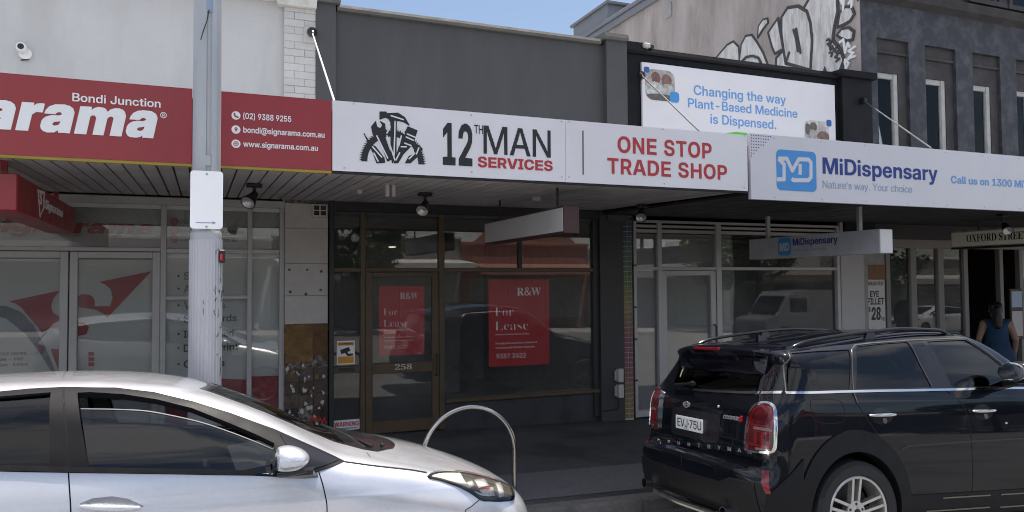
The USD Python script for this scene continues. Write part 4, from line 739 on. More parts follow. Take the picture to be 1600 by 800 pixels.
mp = [LineString(lp(l)) for l in (((32, 214), (66, 214), (66, 152), (42, 128), (42, 128)), ((42, 128), (78, 128), (100, 178), (128, 130), (168, 132), (178, 145), (178, 205), (168, 218), (105, 218), (98, 210)), ((133, 150), (133, 195)))]
part(lg, 'logo_monogram', slab(unary_union([m.buffer(.021, cap_style=2, join_style=1) for m in mp]).intersection(rrect(xa, zb, xb, za, .055)), 'front', Y3, .003, .0045), M['mi_panel'])
dots = []
for i in range(9):
    for j in range(9 - i):
        if i * 1.0 + j * 1.1 < 8.4: dots.append(Point(*aty(1174 + i * 3.75, 211 + j * 4.7 + i * .32, Y3)).buffer(.0062, 4))
part(F3, 'dot_pattern', slab(unary_union(dots), 'front', Y3, 0, .002), M['navy_print'])
for i in range(9):
    for q in (0, 1): part(F3, 'screw', slab(Point(5.4 + i * .62, (z1 - .03, z0 + .03)[q]).buffer(.007, 5), 'front', Y3, 0, .003), M['galv'])

# ================================================================ signs hung under the awnings, square to the wall
H1 = thing('hanging_sign', 'red box sign with small white Signarama lettering hung under the left awning', 'sign')
xs = -1.22; y0, z1 = atx(27.6, 271, xs); _, z0 = atx(27.6, 330, xs); y1, _ = atx(115.5, 345, xs)
part(H1, 'box', bx(xs - .22, xs, y0, y1, z0, z1, .006), mat('red_box', (.30, .016, .02), .4, var=.04)); part(H1, 'end_cap', bx(xs - .215, xs - .005, y0 - .008, y0, z0 + .006, z1 - .006, .002), M['red_panel'])
(ya, za), (yb, zb) = atx(73, 338, xs), atx(97, 341, xs)
part(H1, 'lettering', slab(fit(text_shape('Signarama', 700, shear=.15), atx(70.5, 325, xs)[0], atx(98, 335, xs)[0], z0 + .115, z0 + .195), 'right', xs, 0, .002), M['white_print'])
yk = atx(58, 325, xs)[0]; yk2 = atx(69.5, 325, xs)[0]; k = Polygon([(yk, z1 - .03), (yk2, z1 - .015), (yk2 - .01, z0 + .12), (yk + .12, z0 + .02)]).buffer(0); part(H1, 'logo_mark', slab(k.difference(affinity.scale(k, .72, .8)).union(fit(text_shape('S', 800), yk + .09, yk + .19, z0 + .13, z0 + .24)), 'right', xs, 0, .002), M['white_print'])
for y in (y0 + .12, y1 - .35): part(H1, 'hanger', bx(xs - .13, xs - .09, y, y + .03, z1, SZ + .03), M['red_panel'])
H2 = thing('hanging_sign', 'blank grey box sign with dark brown edging hung under the middle awning', 'sign')
xs = 3.10; y0, z1 = atx(881, 321.2, xs); _, z0 = atx(881, 364, xs); y1, _ = atx(757, 365, xs)
M['blank_face'] = mat('blank_face', (.50, .49, .49), .45, var=.05, scale=1.5); M['brown_edge'] = mat('brown_edge', (.05, .022, .022), .5)
part(H2, 'box', bx(xs, xs + .16, y0, y1, z0, z1, .004), M['brown_edge']); part(H2, 'face', bx(xs - .004, xs + .01, y0 + .02, y1 - .02, z0 + .018, z1 - .014, .002), M['blank_face'])
for y in (y0 + .30, y1 - .3): part(H2, 'hanger', tube([(xs + .08, y, z1), (xs + .08, y, SZ + .05)], .012), M['black_metal'])
H3 = thing('hanging_sign', 'pale grey MiDispensary box sign hung under the dark awning', 'sign')
xs = 7.2; y0, z1 = atx(1374, 357.5, xs); _, z0 = atx(1374, 395.7, xs); y1, _ = atx(1170.7, 389, xs)
part(H3, 'box', bx(xs, xs + .20, y0, y1, z0, z1, .004), mat('mi_box', (.46, .46, .49), .45)); part(H3, 'end_cap', bx(xs + .005, xs + .195, y0 - .006, y0, z0 + .005, z1 - .005, .002), M['white_panel'])
def h3t(s, p0, p1, zb, zc, m, wt): letters(H3, 'lettering', fit(text_shape(s, wt), -atx(p0, 385, xs)[0], -atx(p1, 385, xs)[0], zb, zc), 'left', xs, 0, .002, m, zc - zb)
h3t('MiDispensary', 1239, 1309, z0 + .155, z0 + .245, M['navy_print'], 700); h3t("Nature's way. Your choice", 1240, 1290, z0 + .075, z0 + .115, M['tag_grey'], 400)
ya, yb = -atx(1216, 385, xs)[0], -atx(1236, 385, xs)[0]; lg = part(H3, 'logo', slab(rrect(ya, z0 + .03, yb, z0 + .265, .05), 'left', xs, 0, .002), M['blue_print'])
part(lg, 'logo_monogram', slab(fit(text_shape('MD', 800), ya + .03, yb - .03, z0 + .09, z0 + .20), 'left', xs, .002, .003), M['mi_panel'])
for y in (y0 + .35, y1 - .3): part(H3, 'hanger', bx(xs + .07, xs + .12, y, y + .04, z1, 2.83), M['galv'])
H4 = thing('hanging_sign', 'cream OXFORD STREET sign hung outside the cafe', 'sign')
xs = 11.0; y1, z1 = atx(1485, 362.5, xs); _, z0 = atx(1485, 387, xs); y0 = 6.35
part(H4, 'box', bx(xs, xs + .22, y0, y1, z0, z1, .02), mat('cream', (.82, .79, .66), .5, var=.06)); part(H4, 'bottom_edge', bx(xs - .004, xs + .224, y0, y1, z0 - .03, z0 - .002), M['black_metal'])
letters(H4, 'lettering', fit(text_shape('OXFORD STREET', 'serif'), -atx(1510.5, 375, xs)[0], -atx(1606, 375, xs)[0], z0 + .075, z0 + .185), 'left', xs, 0, .002, M['black_print'], .11)
for y in (y0 + .4, y1 - .4): part(H4, 'hanger', tube([(xs + .1, y, z1), (xs + .1, y, 2.86)], .012), M['black_metal'])

# ================================================================ lights, stays and cameras
def spot(label, p, Y, head, zs):
    x, _ = aty(p[0], p[1], Y); z = zs
    L = thing('spotlight', label, 'spotlight', 'spotlights under the awnings')
    part(L, 'mount', bx(x - .07, x + .07, Y - .045, Y + .045, z - .035, z, .008), M['black_metal'])
    h = np.array([X_(head[0], Y, head[1]), Y - .06, Z_(head[0], head[1], Y)])
    part(L, 'arm', tube([(x, Y, z - .03), (x + .005, Y, z - .12), tuple(h + [.02, .03, .05])], .016), M['black_metal'])
    d = np.array([x - .35, Y - .5, h[2] - .45]) - h; d /= np.linalg.norm(d)
    T = trimesh.geometry.align_vectors([0, 0, 1], d); T[:3, 3] = h
    part(L, 'lamp_head', lathe([(0, -.09), (.035, -.085), (.045, -.02), (.065, .04), (.07, .065), (.062, .065), (.05, .03), (0, .02)], 20).apply_transform(T), M['black_metal'], 40)
    part(L, 'reflector', lathe([(.062, .064), (.045, .045), (.02, .03), (0, .03)], 20).apply_transform(T), M['lamp_metal'], 40)
spot('black spotlight under the left awning just right of the street pole', (397, 290), 7.4, (391.5, 312), SZ + .035)
spot('spotlight above the bronze shop door', (664, 300), 7.6, (659.5, 325), SZ + .04)
spot('spotlight above the coloured mosaic strip', (1004, 316), 7.9, (997.5, 336), SZ + .045)
spot('spotlight in front of the cream OXFORD STREET sign', (1567, 345), 6.9, (1565.5, 357), 2.81)
for i, (p, q, w) in enumerate(((561.5, 315.5, .05), (838, 308, .08))):
    x, _ = aty(p, q, 7.6); solo('soffit_box', bx(x - w / 2, x + w / 2, 7.57, 7.63, SZ + .0, SZ + .047, .005), M['pier_tile'], ['small white detector box under the awning above the sidelight', 'small white box under the awning beside the blank hanging sign'][i], 'box')
x = X_(611, 7.0, 294); solo('soffit_bracket', [bx(x - .055, x - .02, 6.98, 7.02, SZ - .085, SZ + .03, .004), bx(x + .005, x + .04, 6.98, 7.02, SZ - .085, SZ + .03, .004)], M['soffit'], 'pair of grey bracket stubs under the ribbed soffit', 'bracket')
M['stay_grey'] = mat('stay_grey', (.16, .16, .16), .45, metal=.4)
def stay(label, p0, p1, m, plate=False):
    x0, z0 = aty(*p0, YF - .1); x1, z1 = aty(*p1, YA + .02)
    S = thing('awning_stay', label, 'stay', 'awning stays'); a, b = np.array([x0, YF - .14, z0]), np.array([x1, YA + .03, z1])
    part(S, 'rod', tube([a, b], .009), m)
    d = (b - a) / np.linalg.norm(b - a); T = trimesh.geometry.align_vectors([0, 0, 1], d); T[:3, 3] = a
    part(S, 'wall_fitting', lathe([(0, -.05), (.05, -.04), (.06, .0), (.04, .05), (.018, .1), (0, .1)], 16).apply_transform(T), M['black_metal'], 40)
    if plate: part(S, 'wall_plate', bx(x0 - .09, x0 + .03, YF - .085, YF - .06, z0 - .11, z0 + .08, .004), M['white_brick'])
stay('white steel awning stay from the white brick pilaster', (487, 52), (522.5, 157), mat('stay_white', (.75, .75, .75), .35), True); stay('thin stay crossing the billboard', (1000, 119), (1094, 205), M['stay_grey']); stay('thin stay crossing the slate grey windows', (1346, 158), (1456, 231), M['stay_grey'])
cc = thing('security_camera', 'small white security camera on the white wall above the red fascia', 'camera')
x, z = aty(37, 80, YF)
part(cc, 'base', lathe([(0, 0), (.055, 0), (.06, .03), (0, .035)], 18, 'y').apply_transform(trimesh.transformations.rotation_matrix(np.pi, [0, 0, 1])).apply_translation((x + .02, YF, z - .03)), M['white_print']); hd = part(cc, 'head', lathe([(0, 0), (.05, .01), (.055, .06), (.045, .12), (0, .125)], 18, 'y').apply_transform(trimesh.transformations.rotation_matrix(np.pi, [0, 0, 1])).apply_translation((x, YF - .02, z + .01)), M['white_print'], 50)
part(hd, 'lens', lathe([(0, .124), (.03, .124), (.03, .13), (0, .13)], 14, 'y').apply_transform(trimesh.transformations.rotation_matrix(np.pi, [0, 0, 1])).apply_translation((x, YF - .02, z + .01)), M['black_metal'])
for i in range(2): part(cc, 'cable', tube([(x + .02, YF - .01, z - .06), (x + .03 + .02 * i, YF - .02, z - .09), (x - .02, YF - .01, z - .10)], .006), M['black_metal'])

# ================================================================ street pole with its sign
PY, PX = 5.72, 0.030
P = thing('street_pole', 'thick grey steel street pole with a slotted shaft and ribbed pale sleeve', 'pole')
zs = Z_(320, 375, PY)
def fluted(r, n, amp, z0, z1, flat=None):
    a = np.arange(n * 4) / (n * 4) * 2 * np.pi; rr = r + amp * np.sin(a * n) * .5
    pts = np.c_[rr * np.cos(a), rr * np.sin(a)]; m = trimesh.creation.extrude_polygon(Polygon(pts), z1 - z0, engine='earcut'); m.apply_translation((PX, PY, z0)); return m
a = np.linspace(0, 2 * np.pi, 97)[:-1]; r = np.where(np.abs(a - 1.5 * np.pi - .12) < .17, .083, .093)
sh = trimesh.creation.extrude_polygon(Polygon(np.c_[r * np.cos(a), r * np.sin(a)]), 5.6 - zs, engine='earcut'); sh.apply_translation((PX, PY, zs))
part(P, 'shaft', sh, M['galv'], 25); part(P, 'collar', lathe([(0, 0), (.102, 0), (.104, .05), (.096, .07), (0, .07)], 40).apply_translation((PX, PY, zs - .01)), M['galv'], 40)
M['sleeve'] = mat('sleeve', (.47, .465, .49), .42, metal=.25, var=.03, scale=5, rvar=.03)
part(P, 'sleeve', fluted(.108, 30, .0028, gz(0) - .1, zs), M['sleeve'], 20)
part(P, 'slot_cover', bx(PX - .012, PX + .028, PY - .092, PY - .08, Z_(325, 262, PY), Z_(325, 245, PY), .004), M['galv']); part(P, 'slot_cover', bx(PX - .01, PX + .028, PY - .096, PY - .08, Z_(325, 25, PY), Z_(325, -10, PY), .004), M['tag_grey'])
part(P, 'loose_cable', tube([(PX + .008, PY - .095, Z_(325, 22, PY)), (PX - .005, PY - .11, Z_(325, 40, PY)), (PX - .03, PY - .12, Z_(320, 58, PY)), (PX - .045, PY - .115, Z_(313, 70, PY))], .0035, 6), M['black_metal'])
part(P, 'pole_cap', lathe([(0, 0), (.097, 0), (.097, .02), (.06, .05), (0, .055)], 32).apply_translation((PX, PY, 5.6)), M['galv'], 40)
bt = part(P, 'crossing_button', bx(PX + .085, PX + .125, PY - .08, PY - .02, Z_(345, 411, PY), Z_(345, 391, PY), .006), M['black_metal']); part(bt, 'button_face', bx(PX + .090, PX + .108, PY - .086, PY - .08, Z_(345, 407, PY), Z_(345, 398, PY), .003), M['poster_red'])
scr = []
for i in range(20):                             # marker scribbles on the sleeve
    t0 = RNG.choice([RNG.uniform(5.1, 6.1), RNG.uniform(4.3, 6.0)], p=[.75, .25]); zz = RNG.uniform(Z_(320, 590, PY), zs - .05); n = 7; tt = t0 + np.cumsum(RNG.normal(0, .05, n)); zq = zz + np.cumsum(RNG.normal(0, .014, n)); scr.append(tube(np.c_[PX + .1105 * np.cos(tt), PY + .1105 * np.sin(tt), zq], .0014, 4))
part(P, 'scribble', scr, M['black_print'], kind='stuff')
sg = thing('parking_sign', 'blank looking white parking sign with a small arrow strapped to the street pole', 'sign')
ys = PY - .115; (xa, za), (xb, zb) = aty(297.5, 266, ys), aty(348, 358, ys)
part(sg, 'plate', slab(rrect(xa, zb, xb, za, .022), 'front', ys, 0, .003), mat('retro_white', (.93, .93, .93), .35, var=.01))
w, h = xb - xa, za - zb
part(sg, 'arrow', slab(unary_union([sbox(xa + .18 * w, zb + .096 * h, xa + .72 * w, zb + .112 * h), Polygon([(xa + .68 * w, zb + .075 * h), (xa + .68 * w, zb + .135 * h), (xa + .8 * w, zb + .104 * h)])]), 'front', ys, .003, .0042), M['tag_grey'])
for u, v_ in ((.5, .945), (.5, .035)): part(sg, 'bolt', slab(Point(xa + u * w, zb + v_ * h).buffer(.008, 8), 'front', ys, .003, .007), M['galv'])
part(sg, 'strap', [lathe([(.095, 0), (.098, 0), (.098, .02), (.095, .02)], 32).apply_translation((PX, PY, z)) for z in (za - .06, zb + .05)], M['galv'])

# ================================================================ bike hoop
yh = 6.2; xa, _ = aty(661, 700, yh); xb, _ = aty(803.5, 745, yh); zt = Z_(737, 636, yh); R = (xb - xa) / 2; xc = (xa + xb) / 2
zc = zt - R * .98; t = np.linspace(0, np.pi, 33)
pts = [(xa, yh, fz(xa, yh) - .02)] + [(xc - R * np.cos(q), yh, zc + R * .98 * np.sin(q)) for q in t] + [(xb, yh, fz(xb, yh) - .02)]
Hp = thing('bike_hoop', 'bare stainless steel bike hoop standing on the footpath at the kerb', 'bike rack')
part(Hp, 'hoop_tube', tube(pts, .0235, 16), M['steel'], 60)
for x in (xa, xb): part(Hp, 'base_flange', lathe([(0, 0), (.06, 0), (.06, .008), (0, .008)], 20).apply_translation((x, yh, fz(x, yh))), M['steel'])
# ================================================================ cars: a smooth body described by its side, plan and cross outline, cut into panels
def smax(a, b, k):
    h = np.maximum(k - np.abs(a - b), 0) / k
    return np.maximum(a, b) + h * h * k * 0.25
class Field2:
    """signed distance to a closed outline, kept on a 2 cm grid"""
    def __init__(self, pts, pad=0.8, h=0.02):
        P = Polygon(pts); x0, y0, x1, y1 = P.bounds
        self.o, self.h = np.array([x0 - pad, y0 - pad]), h
        nx, ny = int((x1 - x0 + 2 * pad) / h) + 1, int((y1 - y0 + 2 * pad) / h) + 1
        gx, gy = np.meshgrid(self.o[0] + h * np.arange(nx), self.o[1] + h * np.arange(ny), indexing='ij')
        d = shapely.distance(P.exterior, shapely.points(gx.ravel(), gy.ravel()))
        self.d = np.where(shapely.contains_xy(P, gx.ravel(), gy.ravel()), -d, d).reshape(nx, ny); self.c = spline_filter(self.d, 3)
    def __call__(self, x, y):
        q = np.stack([(x - self.o[0]) / self.h, (y - self.o[1]) / self.h]); sh = q.shape[1:]; q = q.reshape(2, -1)
        qc = np.clip(q, 3, np.array(self.d.shape)[:, None] - 4)
        return (map_coordinates(self.c, qc, order=3, prefilter=False) + np.abs(q - qc).sum(0) * self.h).reshape(sh)
def smooth_line(pts, n=12):
    """a smooth line through the points; a third value keeps a corner"""
    out = []; m = len(pts); P = [np.array(p[:2], float) for p in pts]; sharp = [len(p) > 2 for p in pts]
    for i in range(m - 1):
        p1, p2 = P[i], P[i + 1]; L = np.linalg.norm(p2 - p1) + 1e-9
        m1 = (p2 - P[i - 1]) / (L + np.linalg.norm(p1 - P[i - 1]) + 1e-9) * L if i > 0 and not sharp[i] else p2 - p1
        m2 = (P[i + 2] - p1) / (np.linalg.norm(P[i + 2] - p2) + L + 1e-9) * L if i + 2 < m and not sharp[i + 1] else p2 - p1
        t = (np.arange(n) / n)[:, None]
        out.append(p1 * (2*t**3 - 3*t**2 + 1) + m1 * (t**3 - 2*t**2 + t) + p2 * (-2*t**3 + 3*t**2) + m2 * (t**3 - t**2))
    out.append(P[-1][None]); return np.vstack(out)
class Shell:
    def __init__(s, top, wz, plan, crown, bow, k_roof, k_plan, bumps=(), xm=2.1):
        s.side = Field2(smooth_line(top)); pl_ = smooth_line(plan); s.plan = Field2(np.vstack([pl_, pl_[::-1][1:-1] * [1, -1]]))
        z, w = np.array(wz).T; s.w = PchipInterpolator(z, w, extrapolate=True)
        s.crown, s.bow, s.kr, s.kp, s.bumps, s.xm = crown, bow, k_roof, k_plan, bumps, xm
    def F(s, p):
        x, y, z = p[..., 0], np.abs(p[..., 1]), p[..., 2]; y2 = np.minimum(y, 1.0) ** 2
        a = s.side(x + s.bow * y2 * np.tanh((x - s.xm) / 0.9), z + s.crown * y2); w = s.w(z)
        for (cx, cz, r0, r1, h) in s.bumps:
            t = np.clip((r1 - np.hypot(x - cx, z - cz)) / (r1 - r0), 0, 1); w = w + h * t * t * (3 - 2 * t)
        sl = np.clip((s.w(z + .01) - s.w(z - .01)) / .02, -1.2, 1.2)
        return smax(smax(a, (y - w) / np.sqrt(1 + sl ** 2), s.kr), s.plan(x, p[..., 1]), s.kp)
    def grad(s, p, e=2e-3):
        g = np.stack([s.F(p + e * d) - s.F(p - e * d) for d in np.eye(3)], -1)
        return g / np.maximum(np.linalg.norm(g, axis=-1, keepdims=True), 1e-9)
    def cast(s, o, d, t0, t1, n):
        o, d = np.broadcast_arrays(np.asarray(o, float), np.asarray(d, float)); N = len(o)
        lo, hi, done = np.full(N, float(t0)), np.full(N, float(t1)), np.zeros(N, bool)
        for t in np.linspace(t0, t1, n):
            i = np.nonzero(~done)[0]
            if not len(i): break
            v = s.F(o[i] + t * d[i]) < 0; hi[i[v]] = t; done[i[v]] = True; lo[i[~v]] = t
        for _ in range(16):
            m = (lo + hi) / 2; v = s.F(o + m[:, None] * d) < 0; hi = np.where(v, m, hi); lo = np.where(v, lo, m)
        r = o + hi[:, None] * d; r[~done] = np.nan; return r
    def body(s, spine, res=0.02):
        """closed skin as seen from a spine, as (points, triangles, normals)"""
        (xa, za), (xb, zb) = spine; V, Fc, n0 = [], [], 0
        B = np.array([[-0.3, -1.15, 0.05], [4.6, 1.15, 1.85]])
        for ax_ in range(3):
            for sd in (0, 1):
                o1, o2 = [k for k in range(3) if k != ax_]
                g1 = np.linspace(B[0, o1], B[1, o1], int((B[1, o1] - B[0, o1]) / res)); g2 = np.linspace(B[0, o2], B[1, o2], int((B[1, o2] - B[0, o2]) / res))
                if ax_ == 2 and sd == 0: g1 = np.linspace(B[0, o1], B[1, o1], 40); g2 = np.linspace(B[0, o2], B[1, o2], 16)
                a, b = np.meshgrid(g1, g2, indexing='ij'); q = np.zeros(a.shape + (3,)); q[..., o1], q[..., o2], q[..., ax_] = a, b, B[sd, ax_]
                q = q.reshape(-1, 3); c = np.stack([np.clip(q[:, 0], xa, xb), np.clip(q[:, 1], -.25, .25), 0 * q[:, 0] + za + (np.clip(q[:, 0], xa, xb) - xa) / (xb - xa) * (zb - za)], -1)
                lo, hi = np.zeros(len(q)), np.ones(len(q))
                for _ in range(18):
                    m = (lo + hi) / 2; v = s.F(c + m[:, None] * (q - c)) < 0; lo = np.where(v, m, lo); hi = np.where(v, hi, m)
                p = c + hi[:, None] * (q - c); n, m_ = a.shape; i, j = np.meshgrid(np.arange(n - 1), np.arange(m_ - 1), indexing='ij'); k = (i * m_ + j).ravel()
                f = np.vstack([np.c_[k, k + m_, k + m_ + 1], np.c_[k, k + m_ + 1, k + 1]])
                if (ax_ in (0, 2)) != (sd == 1): f = f[:, ::-1]
                V.append(p); Fc.append(f + n0); n0 += len(p)
        V, Fc = np.vstack(V), np.vstack(Fc); return V, Fc, s.grad(V)
AXP = {'side': (0, 2, 1), 'end': (1, 2, 0), 'top': (0, 1, 2)}
def cut_cells(P, h):
    x0, y0, x1, y1 = P.bounds; out = []
    xs = np.arange(math.floor(x0 / h) * h, x1 + h, h); ys = np.arange(math.floor(y0 / h) * h, y1 + h, h)
    gx, gy = np.meshgrid(xs[:-1] if len(xs) > 1 else xs, ys[:-1] if len(ys) > 1 else ys, indexing='ij'); c = shapely.box(gx.ravel(), gy.ravel(), gx.ravel() + h, gy.ravel() + h)
    for g in shapely.intersection(c, P):
        for q in getattr(g, 'geoms', [g]):
            if isinstance(q, Polygon) and q.area > 1e-8: out.append(q)
    return out
class Car:
    def __init__(s, name, label, cat, shell, pose):
        s.S = shell; x, y, z, a, b, c = pose
        fw = np.array([np.cos(a) * np.cos(b), np.sin(a) * np.cos(b), np.sin(b)]); lf = np.array([-np.sin(a), np.cos(a), 0]); up = np.cross(fw, lf)
        l2, u2 = np.cos(c) * lf + np.sin(c) * up, -np.sin(c) * lf + np.cos(c) * up
        s.M, s.t = np.array([fw, l2, u2]), np.array([x, y, z])
        X = UsdGeom.Xform.Define(stage, numbered('/World', name)); m = Gf.Matrix4d(1.0)
        for i in range(3): m.SetRow(i, Gf.Vec4d(*map(float, s.M[i]), 0))
        m.SetRow(3, Gf.Vec4d(*map(float, s.t), 1)); X.AddTransformOp().Set(m); meta(X.GetPrim(), label, cat); s.path = str(X.GetPath())
    def put(s, name, v, f, n, mat_, parent=None, label=None):
        p = numbered(parent or s.path, name); m = rawmesh(p, v, f, n, mat_); meta(m.GetPrim(), label); return p
    def add(s, name, mesh, mat_, smooth=False, parent=None, label=None): return part(parent or s.path, name, mesh, mat_, smooth, label)
    def drop(s, pts2, view, sign):
        """points of a side, end or top view laid on the skin along that view's axis"""
        i, j, k = AXP[view]; pts2 = np.asarray(pts2, float); o = np.zeros((len(pts2), 3)); o[:, i], o[:, j] = pts2[:, 0], pts2[:, 1]; d = np.zeros(3); d[k] = -sign
        o[:, k] = {1: 1.2, 0: 4.7 if sign > 0 else -.4, 2: 1.9}[k] * (sign if k == 1 else 1); t1 = {1: 1.1, 0: 1.6, 2: 1.6}[k]
        return s.S.cast(o, d, 0.0, t1, 110 if k != 1 else 70)
    def panel(s, name, P, view, mat_, sign=-1, off=0.002, thick=0.006, h=0.05, parent=None, label=None, edge=True):
        """a flat outline laid on the skin as a thin curved plate"""
        V, Fc, N = [], [], []; n0 = 0
        cells = cut_cells(P, h * getattr(s, 'hs', 1.0)); pts = []; tri = []
        for c in cells:
            try: v, f = trimesh.creation.triangulate_polygon(c, engine='earcut')
            except Exception: continue
            pts.append(v); tri.append(f + n0); n0 += len(v)
        v2 = np.vstack(pts); f = np.vstack(tri); key, inv = np.unique(np.round(v2, 6), axis=0, return_inverse=True); inv = inv.ravel(); f = inv[f]; f = f[(f[:, 0] != f[:, 1]) & (f[:, 1] != f[:, 2]) & (f[:, 0] != f[:, 2])]
        p = s.drop(key, view, sign); bad = np.isnan(p[:, 0]); f = f[~bad[f].any(1)]; p[bad] = 0; n = s.S.grad(p)
        q = p + n * off
        fn = np.cross(q[f[:, 1]] - q[f[:, 0]], q[f[:, 2]] - q[f[:, 0]]); fl = (fn * n[f[:, 0]]).sum(1) < 0; f[fl] = f[fl][:, ::-1]
        e = np.sort(np.vstack([f[:, [0, 1]], f[:, [1, 2]], f[:, [2, 0]]]), 1); eo = np.vstack([f[:, [0, 1]], f[:, [1, 2]], f[:, [2, 0]]])
        _, idx, cnt = np.unique(e, axis=0, return_index=True, return_counts=True); be = eo[idx[cnt == 1]]
        if edge and len(be):
            m = len(q); q = np.vstack([q, q, p + n * (off - thick)]); nn = np.vstack([n, n, n]); a, b = be[:, 0], be[:, 1]
            sd = np.cross(q[b] - q[a], n[a]); sd /= np.maximum(np.linalg.norm(sd, axis=1, keepdims=True), 1e-9); nn[m + a] = sd; nn[2 * m + a] = sd
            f = np.vstack([f, np.c_[b + m, a + m, a + 2 * m], np.c_[b + m, a + 2 * m, b + 2 * m]]); n = nn
        return s.put(name, q, f, n, mat_, parent, label)
    def strip(s, name, pts, view, mat_, w=0.006, sign=-1, off=0.001, smoothed=True, **k):
        L = LineString(smooth_line(pts, 8) if smoothed and len(pts) > 2 else pts); return s.panel(name, L.buffer(w / 2, cap_style=2), view, mat_, sign, off, **k)
    def hit(s, pxs):
        """where the sight lines through photograph pixels meet the skin (car coordinates)"""
        d = np.array([ray(a, b) for a, b in pxs]); d /= np.linalg.norm(d, axis=1, keepdims=True); o = s.M @ (np.array([0, 0, CAMZ]) - s.t)
        return s.S.cast(np.repeat(o[None], len(d), 0), d @ s.M.T, 2.0, 8.5, 260)
    def trace(s, pxs, view):
        i, j, _ = AXP[view]; h = s.hit(pxs); h = h[~np.isnan(h[:, 0])]; return h[:, [i, j]]
def split_faces(V, F, N, rules):
    """hands each triangle to the first rule (name, test(centres, normals)) that claims it"""
    c = V[F].mean(1); n = N[F].mean(1); left = np.ones(len(F), bool); out = {}
    for name, test in rules:
        m = left & test(c, n); out[name] = m; left &= ~m
    out['body'] = left; return out
def compact(V, F, N):
    u, inv = np.unique(F, return_inverse=True); return V[u], inv.reshape(F.shape), N[u]
def smooth_line3(pts, n=6):
    p = np.asarray(pts, float); u = np.r_[0, np.cumsum(np.linalg.norm(np.diff(p, axis=0), axis=1))]; return PchipInterpolator(u, p)(np.linspace(0, u[-1], n * len(p)))
def inP(P, c, i, j): return shapely.contains_xy(P, c[:, i], c[:, j])
def wheel(car, x, y, z, r, rim, side, spokes, twin, tyre_w=.215, rimmat=None, parent=None):
    """tyre, rim, spokes and hub; side -1 is the car's right"""
    w = car.add('wheel', lathe([(rim, -tyre_w / 2), (r - .03, -tyre_w / 2), (r - .004, -tyre_w / 2 + .02), (r, -tyre_w / 2 + .05), (r, tyre_w / 2 - .05), (r - .004, tyre_w / 2 - .02), (r - .03, tyre_w / 2), (rim + .012, tyre_w / 2 - .004), (rim, tyre_w / 2 - .02), (rim, -tyre_w / 2)], 64).apply_transform(T_wheel(x, y, z, side)), M['tyre'], 35)
    o = tyre_w / 2 - .012
    car.add('rim', lathe([(rim - .014, o - .12), (rim + .004, o - .10), (rim + .006, o), (rim - .002, o + .006), (rim - .014, o), (rim - .022, o - .03), (rim - .03, o - .12), (rim - .014, o - .12)], 64).apply_transform(T_wheel(x, y, z, side)), rimmat, 35, parent=w)
    sp = []
    for i in range(spokes):
        for dx in ((-.032, .032) if twin else (0,)):
            a = 2 * np.pi * i / spokes + np.pi / 2; c_, s_ = np.cos(a), np.sin(a); hw = .0095 if twin else .03
            p = [(u, dx * (.75 + .25 * u / rim) + t * hw, zz) for u, zz in ((.05, o - .028), (rim - .016, o - .006)) for t in (-1, 1)] + [(u, dx * (.75 + .25 * u / rim) + t * (hw + .004), zz - .035) for u, zz in ((.05, o - .028), (rim - .016, o - .006)) for t in (-1, 1)]
            p = np.array(p); sp.append(hull(np.c_[p[:, 0] * c_ - p[:, 1] * s_, p[:, 0] * s_ + p[:, 1] * c_, p[:, 2]]))
    for m in sp: car.add('spoke', m.apply_transform(T_wheel(x, y, z, side)), rimmat, parent=w)
    car.add('hub', lathe([(0, o - .01), (.03, o - .012), (.036, o - .02), (.072, o - .022), (.078, o - .035), (.078, o - .07), (0, o - .07)], 36).apply_transform(T_wheel(x, y, z, side)), rimmat, 30, parent=w)
    car.add('hub_cap', lathe([(0, o - .004), (.022, o - .006), (.026, o - .014), (0, o - .014)], 24).apply_transform(T_wheel(x, y, z, side)), M['black_metal'], 30, parent=w)
    for i in range(5):
        a = 2 * np.pi * i / 5 + .3; car.add('wheel_bolt', lathe([(0, 0), (.010, 0), (.010, .006), (0, .006)], 10).apply_translation((.053 * np.cos(a), .053 * np.sin(a), o - .026)).apply_transform(T_wheel(x, y, z, side)), M['black_metal'], parent=w)
    car.add('brake_disc', lathe([(0, o - .12), (rim - .05, o - .12), (rim - .05, o - .135), (0, o - .135)], 32).apply_transform(T_wheel(x, y, z, side)), M['dark_frame'], parent=w)
def T_wheel(x, y, z, side):
    T = trimesh.transformations.rotation_matrix(np.pi / 2 if side < 0 else -np.pi / 2, [1, 0, 0]); T[:3, 3] = (x, y, z); return T
def car_paint(name, color, metal, rough, spec=0.5):
    N = {'p': ('principled_bsdf', {'specular_ior_level': spec, 'base_color': color, 'metallic': metal, 'roughness': rough, 'coat_weight': 1.0, 'coat_roughness': 0.015, 'coat_ior': 1.5})}; L = []
    N.update({'tc': ('texture_coordinate', {}), 'n': ('noise_texture', {'scale': 3.0, 'detail': 7.0, 'roughness': 0.65}), 'mr': ('map_range', {'from_min': 0.3, 'from_max': 0.75, 'to_min': rough - .03, 'to_max': rough + .08}), 'mc': ('map_range', {'from_min': 0.35, 'from_max': 0.8, 'to_min': 0.01, 'to_max': 0.07})})
    L += [('tc.object', 'n.vector'), ('n.fac', 'mr.value'), ('mr.result', 'p.roughness'), ('n.fac', 'mc.value'), ('mc.result', 'p.coat_roughness')]
    return usdkit.material(stage, f'/World/Looks/{name}', N, L, surface='p.BSDF')
M['tyre'] = mat('tyre', (.018, .018, .018), .8, var=.2, scale=30)
M['silver_paint'] = car_paint('silver_paint', (.81, .825, .88), .60, .26)
M['black_paint'] = car_paint('black_paint', (.0034, .0042, .0068), .0, .4, 0.0)
